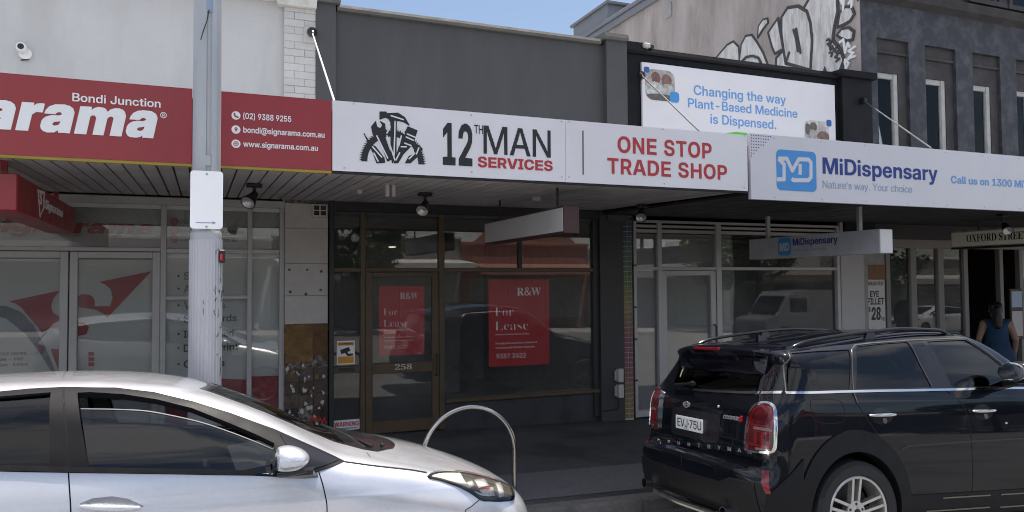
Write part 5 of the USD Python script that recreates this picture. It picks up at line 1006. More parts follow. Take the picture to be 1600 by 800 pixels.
M['trim_gloss'] = mat('trim_gloss', (.014, .014, .016), .12, var=.1, spec=.6); M['trim_matt'] = mat('trim_matt', (.009, .009, .010), .5, spec=.3, var=.15, scale=12, bump=.2, bscale=260); M['cladding'] = mat('cladding', (.007, .007, .008), .6, spec=.28, var=.15, scale=10, bump=.25, bscale=300)
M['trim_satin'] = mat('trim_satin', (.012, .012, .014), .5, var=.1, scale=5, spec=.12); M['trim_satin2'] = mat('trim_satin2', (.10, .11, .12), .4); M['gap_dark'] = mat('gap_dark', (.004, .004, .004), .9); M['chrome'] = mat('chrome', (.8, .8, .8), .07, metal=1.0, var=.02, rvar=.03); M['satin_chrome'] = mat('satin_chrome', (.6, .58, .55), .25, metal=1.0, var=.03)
M['dull_chrome'] = mat('dull_chrome', (.22, .20, .18), .3, metal=.9, var=.05); M['letter_metal'] = mat('letter_metal', (.36, .36, .36), .35, metal=.4); M['lamp_grey'] = mat('lamp_grey', (.22, .12, .12), .2, coat=1.0); M['lamp_s'] = mat('lamp_s', (.5, .02, .03), .3); M['car_glass2'] = glass_mat('car_glass2', (.30, .32, .33), 1.0, 1.52); M['car_glass'] = glass_mat('car_glass', (.52, .55, .56), 1.0, 1.66); M['dark_glass'] = glass_mat('dark_glass', (.16, .17, .18), 1.0, 1.52); M['clear_lens'] = glass_mat('clear_lens', (.93, .93, .92), 1.0, 1.5)
M['cabin'] = mat('cabin', (.02, .02, .021), .8, var=.2); M['rim_silver'] = mat('rim_silver', (.62, .61, .60), .28, metal=.85, var=.04)
M['lamp_red'] = mat('lamp_red', (.20, .006, .010), .12, var=.15, scale=16, coat=1.0); M['lamp_dark_red'] = mat('lamp_dark_red', (.07, .006, .01), .12, var=.3, scale=14, coat=1.0); M['plate_white'] = mat('plate_white', (.82, .82, .82), .45, var=.02)
def lathe_seats(car, x, y):
    car.add('seat', [bx(x - .25, x + .25, y - .25, y + .25, .35, .55, .06), trimesh.creation.box([.16, .46, .62]).apply_transform(trimesh.transformations.rotation_matrix(-.25, [0, 1, 0])).apply_translation((x - .32, y, .82)), bx(x - .48, x - .38, y - .13, y + .13, 1.12, 1.27, .04)], M['cabin'])
def cabin_bits(car, x_dash, z_dash, x_seat, half=.66, rear=1.0, wheel_z=.93):
    car.add('dashboard', hull([(x_dash, s * half, z) for s in (-1, 1) for z in (.35, z_dash)] + [(x_dash - .45, s * half, z) for s in (-1, 1) for z in (.4, z_dash - .06)]), M['cabin'])
    car.add('cabin_floor', bx(.5, x_dash, -.72, .72, .25, .32), M['cabin'])
    for s_ in (-1, 1): lathe_seats(car, x_seat, s_ * .36)
    car.add('rear_seat', [bx(rear - .2, rear + .3, -.62, .62, .35, .55, .05), trimesh.creation.box([.16, 1.24, .6]).apply_transform(trimesh.transformations.rotation_matrix(-.3, [0, 1, 0])).apply_translation((rear - .3, 0, .82))], M['cabin'])
    t = np.linspace(0, 2 * np.pi, 33)[:-1]; w = np.c_[0 * t, .185 * np.cos(t), .185 * np.sin(t)] @ trimesh.transformations.rotation_matrix(-.4, [0, 1, 0])[:3, :3].T + [x_dash - .60, -.36, wheel_z]
    car.add('steering_wheel', [tube(w, .016, 8, True), tube([w[0], w[16]], .02, 6), hull(trimesh.creation.icosphere(1, .06).vertices * [.5, 1, 1] + [x_dash - .6, -.36, wheel_z])], M['trim_matt'])

# ---------------------------------------------------------------- the silver hatchback
sil = Shell([(4.285, .50), (4.27, .64), (4.20, .73), (4.08, .805), (3.85, .893), (3.55, .972), (3.30, 1.024), (3.10, 1.07), (2.75, 1.243), (2.40, 1.36), (2.1, 1.405), (1.75, 1.417), (1.4, 1.405), (1.0, 1.37), (.6, 1.32), (.32, 1.27), (.20, 1.12), (.08, .95), (.01, .75), (0, .55), (.06, .35), (.25, .22, 1), (4.0, .2, 1), (4.2, .28), (4.285, .50)],
            [(.1, .80), (.3, .85), (.5, .872), (.70, .887), (.825, .893), (.845, .8935), (.87, .888), (.91, .88), (.98, .862), (1.04, .838), (1.2, .75), (1.35, .66), (1.6, .5)],
            [(0, 0), (.01, .45), (.08, .70), (.25, .83), (.7, .89), (1.5, .905), (2.6, .905), (3.5, .885), (3.9, .83), (4.12, .70), (4.25, .46), (4.285, 0)],
            .06, .14, .16, .12, [(3.43, .33, .40, .60, .022), (.80, .33, .40, .6, .02)])
SIL_POSE = [-2.47, 4.50, CAMZ - 1.80, np.radians(1.0), np.radians(-2.2), np.radians(-2.8)]
def build_silver(name, label, paint, pose, fine):
    car = Car(name, label, 'car', sil, pose); car.hs = 1.0 if fine else 3.0
    ref = Car.__new__(Car); ref.S = sil; x, y, z, a, b, c = SIL_POSE     # outlines are traced once, at the place where the car stands in the photograph
    fw = np.array([np.cos(a) * np.cos(b), np.sin(a) * np.cos(b), np.sin(b)]); lf = np.array([-np.sin(a), np.cos(a), 0]); up = np.cross(fw, lf); ref.M = np.array([fw, np.cos(c) * lf + np.sin(c) * up, -np.sin(c) * lf + np.cos(c) * up]); ref.t = np.array([x, y, z])
    T = ref.trace
    top = T([(1, 612.5), (48, 608), (99, 605.6), (180, 606.5), (240, 613.4), (300, 627.5), (360, 646), (428, 671), (500, 703), (538, 721)], 'side')
    bot = T([(498, 737), (470, 742), (440, 745.6), (399, 743.6), (250, 741), (108, 739), (1, 737)], 'side')
    rear = np.array([(1.0, 1.065), (.62, 1.11), (.50, 1.165), (.62, 1.24), (1.0, 1.31)])
    dlo = Polygon(np.vstack([top, bot, rear])).buffer(.004).buffer(-.004)
    def SP(px): return Polygon(T(px, 'side')).buffer(0)
    g_front = SP([(121, 614.5), (141, 613.6), (192, 616.6), (246, 625), (300, 638.5), (360, 662.5), (399, 679), (428, 693), (431, 742), (399, 739), (250, 736.5), (139.5, 733)])
    glass_f = SP([(126, 636), (180, 637), (228, 639.5), (270, 647), (315, 657.5), (360, 672.5), (399, 687.5), (428, 700), (431, 742), (399, 739), (250, 736.5), (139.5, 733)])
    g_rear = Polygon(np.vstack([T([(79.5, 614), (48, 616.5), (1, 620.5)], 'side'), [(1.0, 1.285), (.75, 1.245), (.70, 1.16), (1.0, 1.085)], T([(1, 733.5), (78.6, 732)], 'side')])).buffer(0)
    quarter = SP([(437, 680), (470, 695), (528, 720), (497, 731), (480, 735), (470, 737)])
    wsl = T([(312, 607), (360, 624), (400, 639), (434, 653), (460, 664), (500, 681), (540, 695), (568, 702.5), (590, 706), (605, 702.5)], 'top')
    yy = np.linspace(wsl[-1][1], .0, 8)[1:]
    half = np.vstack([wsl, np.c_[wsl[-1][0] + .02 + .10 * (1 - (yy / wsl[-1][1]) ** 2), yy]])
    xt = wsl[0][0]; topl = np.c_[xt + .045 * (1 - (np.linspace(0, 1, 6)[:-1]) ** 2), wsl[0][1] * np.linspace(0, 1, 6)[:-1]]
    hp = np.vstack([topl, half]); screen = Polygon(np.vstack([hp, (hp * [1, -1])[::-1]])).buffer(0)
    tail = Polygon([(-.56, .95), (.56, .95), (.60, 1.05), (.52, 1.22), (-.52, 1.22), (-.60, 1.05)])
    V, Fc, N = sil.body(((.75, .62), (3.55, .55)), .018 if fine else .04)
    Db = T([(107, 739), (109, 770), (110.5, 799)], 'side'); Df = T([(498, 738), (506, 764), (511, 799)], 'side')
    door_f = Polygon(np.vstack([Db, [(Db[-1][0] + .03, .40), (Df[-1][0] - .02, .38)], Df[::-1]])).buffer(0); door_r = Polygon(np.vstack([[(Db[0][0], Db[0][1] + .01)], Db, [(Db[-1][0] + .03, .40), (1.2, .40), (.98, .75), (.86, 1.075)]])).buffer(0)
    arches = unary_union([Point(3.43, .33).buffer(.355, 24), Point(.80, .33).buffer(.355, 24)])
    hoodl = T([(538, 722), (586, 728), (640, 734), (667, 738)], 'top')
    bonnet = Polygon(np.vstack([hoodl, [(4.13, -.45), (4.2, 0)], ([(4.13, .45)]), (hoodl * [1, -1])[::-1]])).buffer(0)
    holes = unary_union([g_front, g_rear])
    rules = [('hole', lambda c, n: ((inP(holes.buffer(.015).intersection(dlo.buffer(-.011)), c, 0, 2) & (np.abs(n[:, 1]) > .35)) | (inP(screen.buffer(-.02), c, 0, 1) & (n[:, 2] > .3) & (c[:, 2] > .9)) | (inP(tail.buffer(-.02), c, 1, 2) & (c[:, 0] < 1) & (n[:, 0] < -.3)))),
             ('arch', lambda c, n: inP(arches, c, 0, 2) & (np.abs(c[:, 1]) > .55)), ('floor', lambda c, n: n[:, 2] < -.75),
             ('door', lambda c, n: inP(door_f, c, 0, 2) & (c[:, 1] < -.5)), ('door_r', lambda c, n: inP(door_r, c, 0, 2) & (c[:, 1] < -.5)), ('door_l', lambda c, n: inP(door_f, c, 0, 2) & (c[:, 1] > .5)),
             ('bonnet', lambda c, n: inP(bonnet, c, 0, 1) & (n[:, 2] > .3) & (c[:, 2] > .6) & (c[:, 0] > 3.0)), ('bumper', lambda c, n: (c[:, 0] > 3.83) & (c[:, 2] < .74 + .0 * c[:, 0]))]
    sp = split_faces(V, Fc, N, rules); paths = {}
    for k_, nm_ in (('body', 'body'), ('door', 'door'), ('door_r', 'door'), ('door_l', 'door'), ('bonnet', 'bonnet'), ('bumper', 'bumper')):
        if sp[k_].any(): paths[k_] = car.put(nm_, *compact(V, Fc[sp[k_]], N), paint)
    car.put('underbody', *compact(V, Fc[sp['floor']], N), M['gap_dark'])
    for s_ in (-1, 1):
        fr = dlo.difference(unary_union([g_front, g_rear]))
        wf = car.panel('window_frame', fr, 'side', M['trim_satin'], s_, .004, .03, .025)
        car.panel('pane', glass_f.difference(Point(0, 0).buffer(.01)), 'side', M['car_glass'], s_, -.012, .004, .08, parent=wf); car.panel('pane', g_rear.buffer(.004), 'side', M['dark_glass'], s_, -.008, .004, .08, parent=wf); car.panel('pane', quarter, 'side', M['trim_gloss'], s_, .0065, .004, .025, parent=wf)
        car.strip('belt_trim', [(q[0], q[1] + .012) for q in bot[3:]] + [(.9, 1.088)], 'side', M['trim_matt'], .022, s_, .008, parent=wf)
        if s_ < 0:
            car.strip('pillar_gap', T([(100, 607), (103, 670), (106.5, 737)], 'side'), 'side', M['gap_dark'], .008, s_, .0045, parent=wf); car.strip('pillar_gap', T([(488, 702), (493, 719), (498, 737)], 'side'), 'side', M['gap_dark'], .008, s_, .0045, parent=wf)
            car.strip('glass_edge', T([(126, 636.5), (180, 637.5), (228, 640), (270, 647.5), (315, 658), (360, 673), (399, 688), (428, 700.5)], 'side'), 'side', M['trim_satin2'], .004, s_, -.009, .004, parent=wf)
    wfp = numbered  # (names are numbered by the helpers)
    ws = car.panel('windscreen', screen, 'top', M['car_glass'], 1, -.002, .005, .07)
    car.panel('screen_border', screen.difference(screen.buffer(-.045)), 'top', M['trim_gloss'], 1, .0015, .006, .06, parent=ws)
    cowl = screen.intersection(sbox(3.16, -1, 3.9, 1)); car.panel('cowl', cowl, 'top', M['trim_gloss'], 1, .003, .004, .06, parent=ws)
    car.panel('rear_window', tail, 'end', M['dark_glass'], -1, 0, .005, .08)
    a_, b_ = sil.cast(np.array([(3.30, -.45, 1.9), (3.14, .25, 1.9)]), np.array([0, 0, -1.]), 0, 1.6, 200); a_ = a_ + [0, 0, .015]; b_ = b_ + [0, 0, .012]
    car.add('wiper', [tube([a_, b_], .008, 6), tube([a_ - [.04, .0, .01], (a_ + b_) / 2], .01, 6)], M['black_metal']); car.add('washer_jet', hull(trimesh.creation.icosphere(1, .014).vertices + a_ + [.06, .02, .0]), M['trim_matt'])
    for s_ in (-1, 1):
        for ln in (T([(498, 737), (506, 764), (511, 799)], 'side').tolist() + [[Df[-1][0] - .02, .38]], Db.tolist() + [[Db[-1][0] + .03, .40]], [[.86, 1.075], [.98, .75], [1.2, .42]], T([(538, 721.5), (586, 728), (640, 734), (667, 738.5)], 'side').tolist()): car.strip('shut_line', ln, 'side', M['gap_dark'], .0055, s_, .0008, thick=.002)
        car.strip('shut_line', T([(573, 707), (586, 728)], 'side').tolist(), 'side', M['gap_dark'], .004, s_, .0008, thick=.002); car.strip('bumper_line', T([(749, 781), (737, 791), (727, 799.6)], 'side').tolist() + [[3.72, .55]], 'side', M['gap_dark'], .0045, s_, .0008, thick=.002)
    # door handle in its dished recess
    hx = T([(124.5, 786.5), (145, 778), (175, 774.8), (200, 779), (225, 791), (210, 797), (160, 802), (132, 796)], 'side'); Hc = Polygon(hx).buffer(.01).buffer(-.01)
    cx, cz = Hc.centroid.x, Hc.centroid.y; yb_ = sil.cast(np.array([(cx, -1.2, cz)]), np.array([0, 1., 0]), 0, 1, 200)[0][1]
    for dx, pth in ((0, 'door'), (-1.02, 'door_r')):
        car.panel('handle_recess', affinity.translate(affinity.scale(Hc, 1, .96), dx, .012 if dx else 0), 'side', M['handle_cup'], -1, .0012, .003, .02, parent=paths.get(pth))
        t = np.linspace(-1, 1, 15); rr = .0145 * (1 - .55 * np.abs(t) ** 3); car.add('handle', tube(np.c_[cx + dx + .115 * t, yb_ - .034 + .022 * np.abs(t) ** 2.4, cz - .008 - .012 * t + (.012 if dx else 0)], rr, 14), paint, True, parent=paths.get(pth))
        if not dx: car.add('key_barrel', lathe([(0, 0), (.0095, 0), (.0095, .006), (0, .006)], 16).apply_transform(T_wheel(cx - .085, yb_ - .012, cz + .003, -1)), M['rim_silver'], parent=paths.get(pth))
    # mirrors: shell, dark foot and lamp strip
    mo = T([(424.5, 707.5), (431.5, 697), (442, 693), (452.5, 695), (463, 705.7), (473.5, 718), (478, 721.5), (464.7, 729), (443.7, 732), (427, 731.6)], 'side'); mc = mo.mean(0)
    for s_ in (-1, 1):
        base_y = .80; pts_ = []
        for q, f_ in ((1.0, 0.0), (1.0, .07), (.93, .13), (.72, .18), (.35, .205)):
            for u in smooth_line(np.vstack([mo, mo[:1]]), 4)[:-1]: pts_.append((mc[0] + (u[0] - mc[0]) * q * .93, s_ * (base_y + .03 + f_), mc[1] + (u[1] - mc[1]) * q * .93))
        vv = trimesh.creation.icosphere(4, 1.0); q_ = vv.vertices.copy(); q_[:, 2] *= 1 - .16 * (q_[:, 0] + 1); soft = lambda x, a: np.where(x < -a, -a + .25 * (x + a), x); q_[:, 0] = soft(q_[:, 0], .62); q_[:, 2] = soft(q_[:, 2], .62); mm = trimesh.Trimesh(q_ * [.088, .10, .072] + [mc[0] - .008, s_ * (base_y + .135), mc[1] + .008], vv.faces, process=False)
        mp_ = car.add('mirror', mm, paint, True)
        car.add('mirror_foot', hull([(mc[0] + .02, s_ * .80, mc[1] - .11), (mc[0] + .16, s_ * .80, mc[1] - .12), (mc[0] + .02, s_ * .80, mc[1] - .06), (mc[0] + .13, s_ * .80, mc[1] - .05), (mc[0] - .05, s_ * .93, mc[1] - .075), (mc[0] + .1, s_ * .93, mc[1] - .07), (mc[0] - .05, s_ * .93, mc[1] - .05), (mc[0] + .1, s_ * .93, mc[1] - .05)]), M['trim_gloss'], parent=mp_)
        car.add('mirror_glass', hull([(mc[0] - .075, s_ * (base_y + .05), mc[1] + z_) for z_ in (-.06, .06)] + [(mc[0] - .08, s_ * (base_y + .19), mc[1] + z_) for z_ in (-.05, .045)] + [(mc[0] - .06, s_ * (base_y + .1), mc[1])]), M['chrome'], parent=mp_)
        car.add('indicator_strip', tube([(mc[0] - .07, s_ * (base_y + .205), mc[1] - .047), (mc[0] - .01, s_ * (base_y + .235), mc[1] - .045), (mc[0] + .06, s_ * (base_y + .20), mc[1] - .04)], .007, 8), M['trim_gloss'], parent=mp_)
    # head lamps: dark bowl, chrome projectors and clear lens
    ho = [(667.3, 744.3), (675.6, 739.8), (697, 737.4), (718.4, 738.2), (742, 741.8), (764.7, 747.8), (782.5, 753.4), (796, 759.5), (801.5, 767.5), (803, 777), (800, 782.6), (782.5, 784.5), (758.8, 783.8), (749.3, 781), (735, 771), (711.3, 759.2), (687.5, 750.9), (670.9, 747.3)]
    h3 = ref.hit(ho); ok = ~np.isnan(h3[:, 0]); HP = Polygon(smooth_line(np.vstack([h3[ok][:, :2], h3[ok][:1, :2]]), 3)).buffer(0)
    def HT(px):
        q = ref.hit(px); q = q[~np.isnan(q[:, 0])]; return Polygon(q[:, :2]).buffer(0)
    for s_ in (-1, 1):
        fl = (lambda P: P) if s_ < 0 else (lambda P: affinity.scale(P, 1, -1, origin=(0, 0)))
        hl_ = car.panel('headlight', fl(HP), 'top', M['lamp_bowl'], 1, .0015, .01, .02)
        car.panel('lamp_edge', fl(HP.difference(HP.buffer(-.012))), 'top', M['trim_gloss'], 1, .004, .006, .02, parent=hl_)
        def lp_(nm, px, m, off): 
            P = HT(px).intersection(HP.buffer(-.01)); 
            if P.area > 1e-6: car.panel(nm, fl(P), 'top', m, 1, off, .004, .02, parent=hl_)
        lp_('indicator_reflector', [(672, 745), (697, 739.5), (719, 739.5), (724, 750), (733, 763), (738, 770), (711, 758), (688, 749.5)], M['lamp_pearl'], .003)
        lp_('bezel', [(719, 739), (742, 742), (765, 748), (783, 754), (796, 760), (797, 764), (775, 757), (745, 750), (725, 748)], M['satin_chrome'], .003)
        lp_('projector', [(728, 755), (737, 752), (741, 760), (733, 763)], M['lamp_mirror'], .0045); lp_('projector', [(740, 751), (756, 749), (763, 760), (747, 764)], M['lamp_mirror'], .0045); lp_('projector', [(748, 766), (770, 762), (772, 775), (757, 778)], M['lamp_mirror'], .0045); lp_('reflector', [(773, 756), (781, 754), (787, 776), (779, 780)], M['lamp_mirror'], .0045)
        lp_('reflector_red', [(744, 764.5), (765, 762), (766, 764), (746, 767)], M['red_print'], .005); lp_('reflector', [(741, 768), (752, 772), (758, 779), (748, 778)], M['lamp_mirror'], .0045)
        car.panel('lens', fl(HP.buffer(-.002)), 'top', M['clear_lens'], 1, .012, .004, .02, parent=hl_)
    car.panel('grille', Polygon([(-.42, .50), (.42, .50), (.34, .62), (-.34, .62)]), 'end', M['trim_matt'], 1, .003, .01, .05); car.panel('number_plate', rrect(-.186, .40, .186, .51, .01), 'end', M['plate_white'], 1, .012, .006, .06)
    for s_ in (-1, 1): car.panel('tail_light', Polygon([(.02, .80), (.30, .86), (.33, .97), (.10, 1.02), (.03, .95)]), 'side', M['lamp_red'], s_, .004, .01, .05)
    for x_ in (3.43, .80): car.add('wheel_well', bx(x_ - .36, x_ + .36, -.6, .6, .3, .74), M['gap_dark'])
    for x_ in (3.43, .80):
        for s_ in (-1, 1): car.panel('arch_lip', Point(x_, .33).buffer(.372, 32).difference(Point(x_, .33).buffer(.342, 32)).intersection(sbox(0, .22, 5, 1)), 'side', paint, s_, .004, .05, .03)
    for x_ in (3.43, .80):
        for s_ in (-1, 1): wheel(car, x_, s_ * .775, .315, .315, .212, s_, 5, False, .205, M['rim_silver'])
    for s_ in (-1, 1): car.panel('door_lining', Polygon([(.75, .35), (3.02, .35), (3.02, .955), (2.9, .965), (1.0, 1.03), (.75, 1.05)]), 'side', M['cabin'], s_, -.035, .004, .1, edge=False)
    cabin_bits(car, 3.05, 1.0, 2.1)
    car.add('aerial', tube([(.62, 0, 1.31), (.50, 0, 1.38)], .006, 6), M['black_metal'])
    return car
M['handle_cup'] = mat('handle_cup', (.30, .30, .315), .3, metal=.5); M['lamp_bowl'] = mat('lamp_bowl', (.10, .095, .08), .3, var=.3, scale=25, metal=.2); M['lamp_mirror'] = mat('lamp_mirror', (.75, .75, .75), .22, metal=.6, var=.1, scale=40); M['lamp_pearl'] = mat('lamp_pearl', (.62, .61, .55), .3, var=.06, scale=20)
build_silver('silver_hatchback', 'silver hatchback at the kerb by the street pole, driver window part open', M['silver_paint'], SIL_POSE, True)
# ---------------------------------------------------------------- the black wagon
blk = Shell([(.0, .36), (-.035, .46), (-.045, .585), (-.028, .622), (.06, .640), (.092, .70), (.10, .82), (.12, .98), (.16, 1.06), (.33, 1.33), (.30, 1.385), (.345, 1.42), (.6, 1.455), (1.0, 1.51), (1.4, 1.562), (1.8, 1.59), (2.15, 1.575), (2.4, 1.475), (2.6, 1.335), (3.0, 1.10), (3.4, 1.04), (3.85, .95), (4.12, .82), (4.27, .64), (4.3, .45), (4.2, .25, 1), (.3, .25, 1), (.06, .28), (.0, .36)],
            [(.1, .82), (.3, .86), (.45, .88), (.62, .89), (.8, .885), (.95, .875), (1.06, .855), (1.12, .83), (1.3, .765), (1.5, .67), (1.7, .55)],
            [(-.04, 0), (-.025, .45), (.035, .70), (.14, .82), (.30, .88), (.7, .905), (1.5, .905), (2.9, .905), (3.6, .89), (3.95, .84), (4.15, .70), (4.27, .42), (4.3, 0)],
            .05, .10, .12, .10, [(3.46, .34, .36, .52, .015), (.79, .34, .36, .52, .015)])
car = Car('black_wagon', 'black wagon parked at the kerb showing its red tail light and number plate', 'car', blk, [3.31, 4.76, CAMZ - 1.89, np.radians(-3.2), np.radians(-3.0), np.radians(-3.2)])
BP = M['black_paint']; T = car.trace
def SP(px): return Polygon(T(px, 'side')).buffer(0)
def EP(px): return Polygon(T(px, 'end')).buffer(0)
V, Fc, N = blk.body(((.75, .68), (3.55, .55)), .018)
belt = T([(1250, 614), (1335, 611.6), (1478, 609), (1575, 606.5)], 'side'); bz = lambda x: np.interp(x, belt[:, 0], belt[:, 1])
qwin = SP([(1236, 552), (1280, 548.5), (1326, 546.5), (1327, 608), (1280, 609.5), (1233, 610.5)])
rwin = SP([(1336, 547), (1340, 541.5), (1380, 537), (1417, 534.5), (1455, 604.5), (1400, 606.5), (1337, 608)])
fw3 = car.hit([(1448, 534), (1487, 604.5)]); zt_ = fw3[0][2]; fx = fw3[:, 0]
fwin = Polygon([(fx[0], zt_), (1.9, zt_ + .014), (2.085, zt_ + .022), (2.22, 1.405), (2.36, 1.285), (2.48, bz(2.4) + .012), (fx[1], fw3[1][2])])
allwin = Polygon(np.vstack([T([(1228, 549), (1234, 545), (1280, 541.5), (1330, 539), (1336, 537), (1380, 533.5), (1420, 531), (1450, 530)], 'side'), [(1.9, zt_ + .032), (2.11, zt_ + .042), (2.26, 1.415), (2.40, 1.295), (2.56, bz(2.4) + .005)], [(2.56, bz(2.4) - .003)], [(q[0], q[1] + .004) for q in belt[::-1]]])).buffer(0)
rear_g = EP([(1073, 556), (1100, 555), (1140, 555), (1196, 557), (1190, 603), (1183, 608), (1140, 609), (1090, 606), (1052, 602), (1058, 583), (1066, 566)])
screen = Polygon([(2.26, -.50), (2.32, 0), (2.26, .50), (2.82, .62), (2.96, 0), (2.82, -.62)])
arch = unary_union([Point(x_, .34).buffer(.385, 32) for x_ in (.79, 3.46)])
shF = T([(1478, 610), (1504, 633), (1514, 660), (1518, 690), (1519, 768)], 'side'); shR = T([(1331, 612), (1338, 630)], 'side')
dR = Polygon(np.vstack([shR, [(1.17, .62), (1.25, .42)], [(shF[-1][0], .42)], shF[::-1]])).buffer(0); dF = Polygon(np.vstack([shF, [(shF[-1][0], .42), (2.85, .42), (2.82, .8), (2.60, bz(2.4))]])).buffer(0)
lampP = Polygon(smooth_line(T([(1166, 700), (1167, 675), (1170, 656), (1176, 640), (1185, 632), (1197.5, 629.3), (1207, 631.5), (1213, 638), (1214.5, 656), (1214.5, 681), (1213.5, 698), (1208, 707), (1190, 707.5), (1168, 705), (1166, 700)], 'end'), 5)).buffer(0)
tailgate = Polygon([(-.60, .72), (.60, .72), (.64, .85), (.63, 1.0), (.70, 1.07), (.62, 1.35), (.3, 1.40), (-.3, 1.40), (-.62, 1.35), (-.70, 1.07), (-.63, 1.0), (-.64, .85)])
rules = [('hole', lambda c, n: (inP(unary_union([rwin, fwin, qwin]).buffer(.008), c, 0, 2) & (np.abs(n[:, 1]) > .35)) | (inP(screen.buffer(-.02), c, 0, 1) & (n[:, 2] > .3) & (c[:, 2] > 1.05)) | (inP(rear_g.buffer(-.02), c, 1, 2) & (c[:, 0] < 1) & (n[:, 0] < -.3))),
         ('arch', lambda c, n: inP(arch.buffer(.02), c, 0, 2) & (np.abs(c[:, 1]) > .55)), ('floor', lambda c, n: n[:, 2] < -.8),
         ('dR', lambda c, n: inP(dR, c, 0, 2) & (c[:, 1] < -.5)), ('dF', lambda c, n: inP(dF, c, 0, 2) & (c[:, 1] < -.5)),
         ('gate', lambda c, n: inP(tailgate, c, 1, 2) & (c[:, 0] < .5) & (n[:, 0] < -.25)), ('bumper', lambda c, n: (c[:, 0] < .32) & (c[:, 2] < .72))]
sp = split_faces(V, Fc, N, rules); pt = {}
for k_, nm_ in (('body', 'body'), ('dR', 'door'), ('dF', 'door'), ('gate', 'tailgate'), ('bumper', 'bumper')): pt[k_] = car.put(nm_, *compact(V, Fc[sp[k_]], N), BP)
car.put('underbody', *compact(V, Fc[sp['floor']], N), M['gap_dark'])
for x_ in (3.46, .79): car.add('wheel_well', bx(x_ - .37, x_ + .37, -.6, .6, .3, .74), M['gap_dark'])
for s_ in (-1, 1):
    wf = car.panel('window_frame', allwin.difference(unary_union([rwin, fwin, qwin])), 'side', M['trim_gloss'], s_, .002, .02, .06)
    for w_ in (rwin, fwin, qwin): car.panel('pane', w_.buffer(.004), 'side', M['car_glass2'] if w_ is fwin else M['dark_glass'], s_, -.003, .004, .08, parent=wf)
    car.strip('belt_chrome', [(.30, bz(.3) - .003)] + belt.tolist() + [(2.54, bz(2.4))], 'side', M['chrome'], .016, s_, .006, smoothed=False)
    t_ = T([(1339, 629), (1333, 612), (1331, 580), (1330.5, 556), (1331.5, 545), (1336, 539.5), (1360, 536.5), (1420, 532), (1445, 531)], 'side')
    car.strip('window_chrome', np.vstack([t_, [(1.9, zt_ + .026), (2.10, zt_ + .034)]]), 'side', M['dull_chrome'], .007, s_, .005, smoothed=False, parent=wf)
    car.strip('window_chrome', [(2.10, zt_ + .034), (2.24, 1.412), (2.38, 1.292), (2.52, bz(2.4) + .006)], 'side', M['dull_chrome'], .008, s_, .005, smoothed=False, parent=wf)
    car.strip('pillar_edge', T([(1419, 534), (1437, 568), (1456, 605)], 'side'), 'side', M['dull_chrome'], .005, s_, .004, parent=wf)
    for ln in (shF.tolist() + [(shF[-1][0], .43)], shR.tolist() + [(1.17, .62)]): car.strip('shut_line', ln, 'side', M['gap_dark'], .006, s_, .0012, thick=.003)
    ff = T([(1266, 626), (1268, 645), (1276, 659), (1318, 659), (1320, 645), (1314, 628), (1300, 624.5), (1270, 624.5), (1266, 626)], 'side'); car.strip('fuel_flap_line' if s_ < 0 else 'panel_line', ff, 'side', M['gap_dark'], .004, s_, .001, thick=.002)
    oa = [Point(x_, .34).buffer(.475 if x_ < 2 else .46, 40).intersection(sbox(x_ - .6, .33 + .0, x_ + .6, 1)).union(sbox(x_ - .44, .28, x_ + .42, .345)) for x_ in (.79, 3.46)]
    for x_, o_ in zip((.79, 3.46), oa):
        cl = affinity.scale(o_, 1.0, 1.14, origin=(x_, .34)).difference(affinity.scale(Point(x_, .34).buffer(.375, 40), 1, 1.06, origin=(x_, .34)))
        if x_ < 2: cl = cl.union(Polygon([(.35, .28), (.10, .28), (.12, .46), (.26, .60), (.36, .70)])).difference(affinity.scale(Point(x_, .34).buffer(.375, 40), 1, 1.06, origin=(x_, .34)))
        car.panel('arch_cladding', cl, 'side', M['cladding'], s_, .012, .10, .05)
    car.panel('sill_cladding', Polygon([(1.20, .27), (3.06, .27), (3.06, .43), (1.24, .43)]), 'side', M['cladding'], s_, .008, .02, .06)
    for (u0, v0, u1, v1) in ((1.55, .40, 2.0, .40), (2.1, .40, 2.9, .40), (1.4, .315, 2.0, .315), (2.1, .31, 2.9, .31)): car.strip('sill_strip', [(u0, v0), (u1, v1)], 'side', M['dull_chrome'], .009, s_, .011, smoothed=False)
    car.strip('door_crease', T([(1408, 702), (1420, 697), (1460, 694), (1510, 690)], 'side').tolist() + [(2.7, .80)], 'side', M['trim_gloss'], .012, s_, .004)
# chrome round the tailgate, rear lamps, plate, badge and lettering
car.strip('belt_chrome', T([(1060, 608.2), (1087, 609.8), (1120, 612), (1155, 613.5), (1187, 614)], 'end'), 'end', M['chrome'], .016, -1, .006, smoothed=False, parent=pt['gate']); car.strip('belt_chrome', T([(1190, 613.9), (1206, 613.6), (1222, 613.5)], 'end'), 'end', M['chrome'], .017, -1, .006, smoothed=False)
rg = car.panel('rear_window', rear_g, 'end', M['dark_glass'], -1, .001, .006, .07, parent=pt['gate']); 
car.strip('shut_line', T([(1189, 616), (1186, 627)], 'end'), 'end', M['gap_dark'], .008, -1, .002, thick=.003); car.strip('pillar_chrome', T([(1231.5, 552), (1228, 611)], 'side'), 'side', M['dull_chrome'], .004, -1, .003)
zsp = 1.405
car.panel('spoiler', Polygon([(.315, -.55), (.29, -.4), (.27, 0), (.29, .4), (.315, .55), (.52, .57), (.55, 0), (.52, -.57)]), 'top', BP, 1, .006, .02, .05)
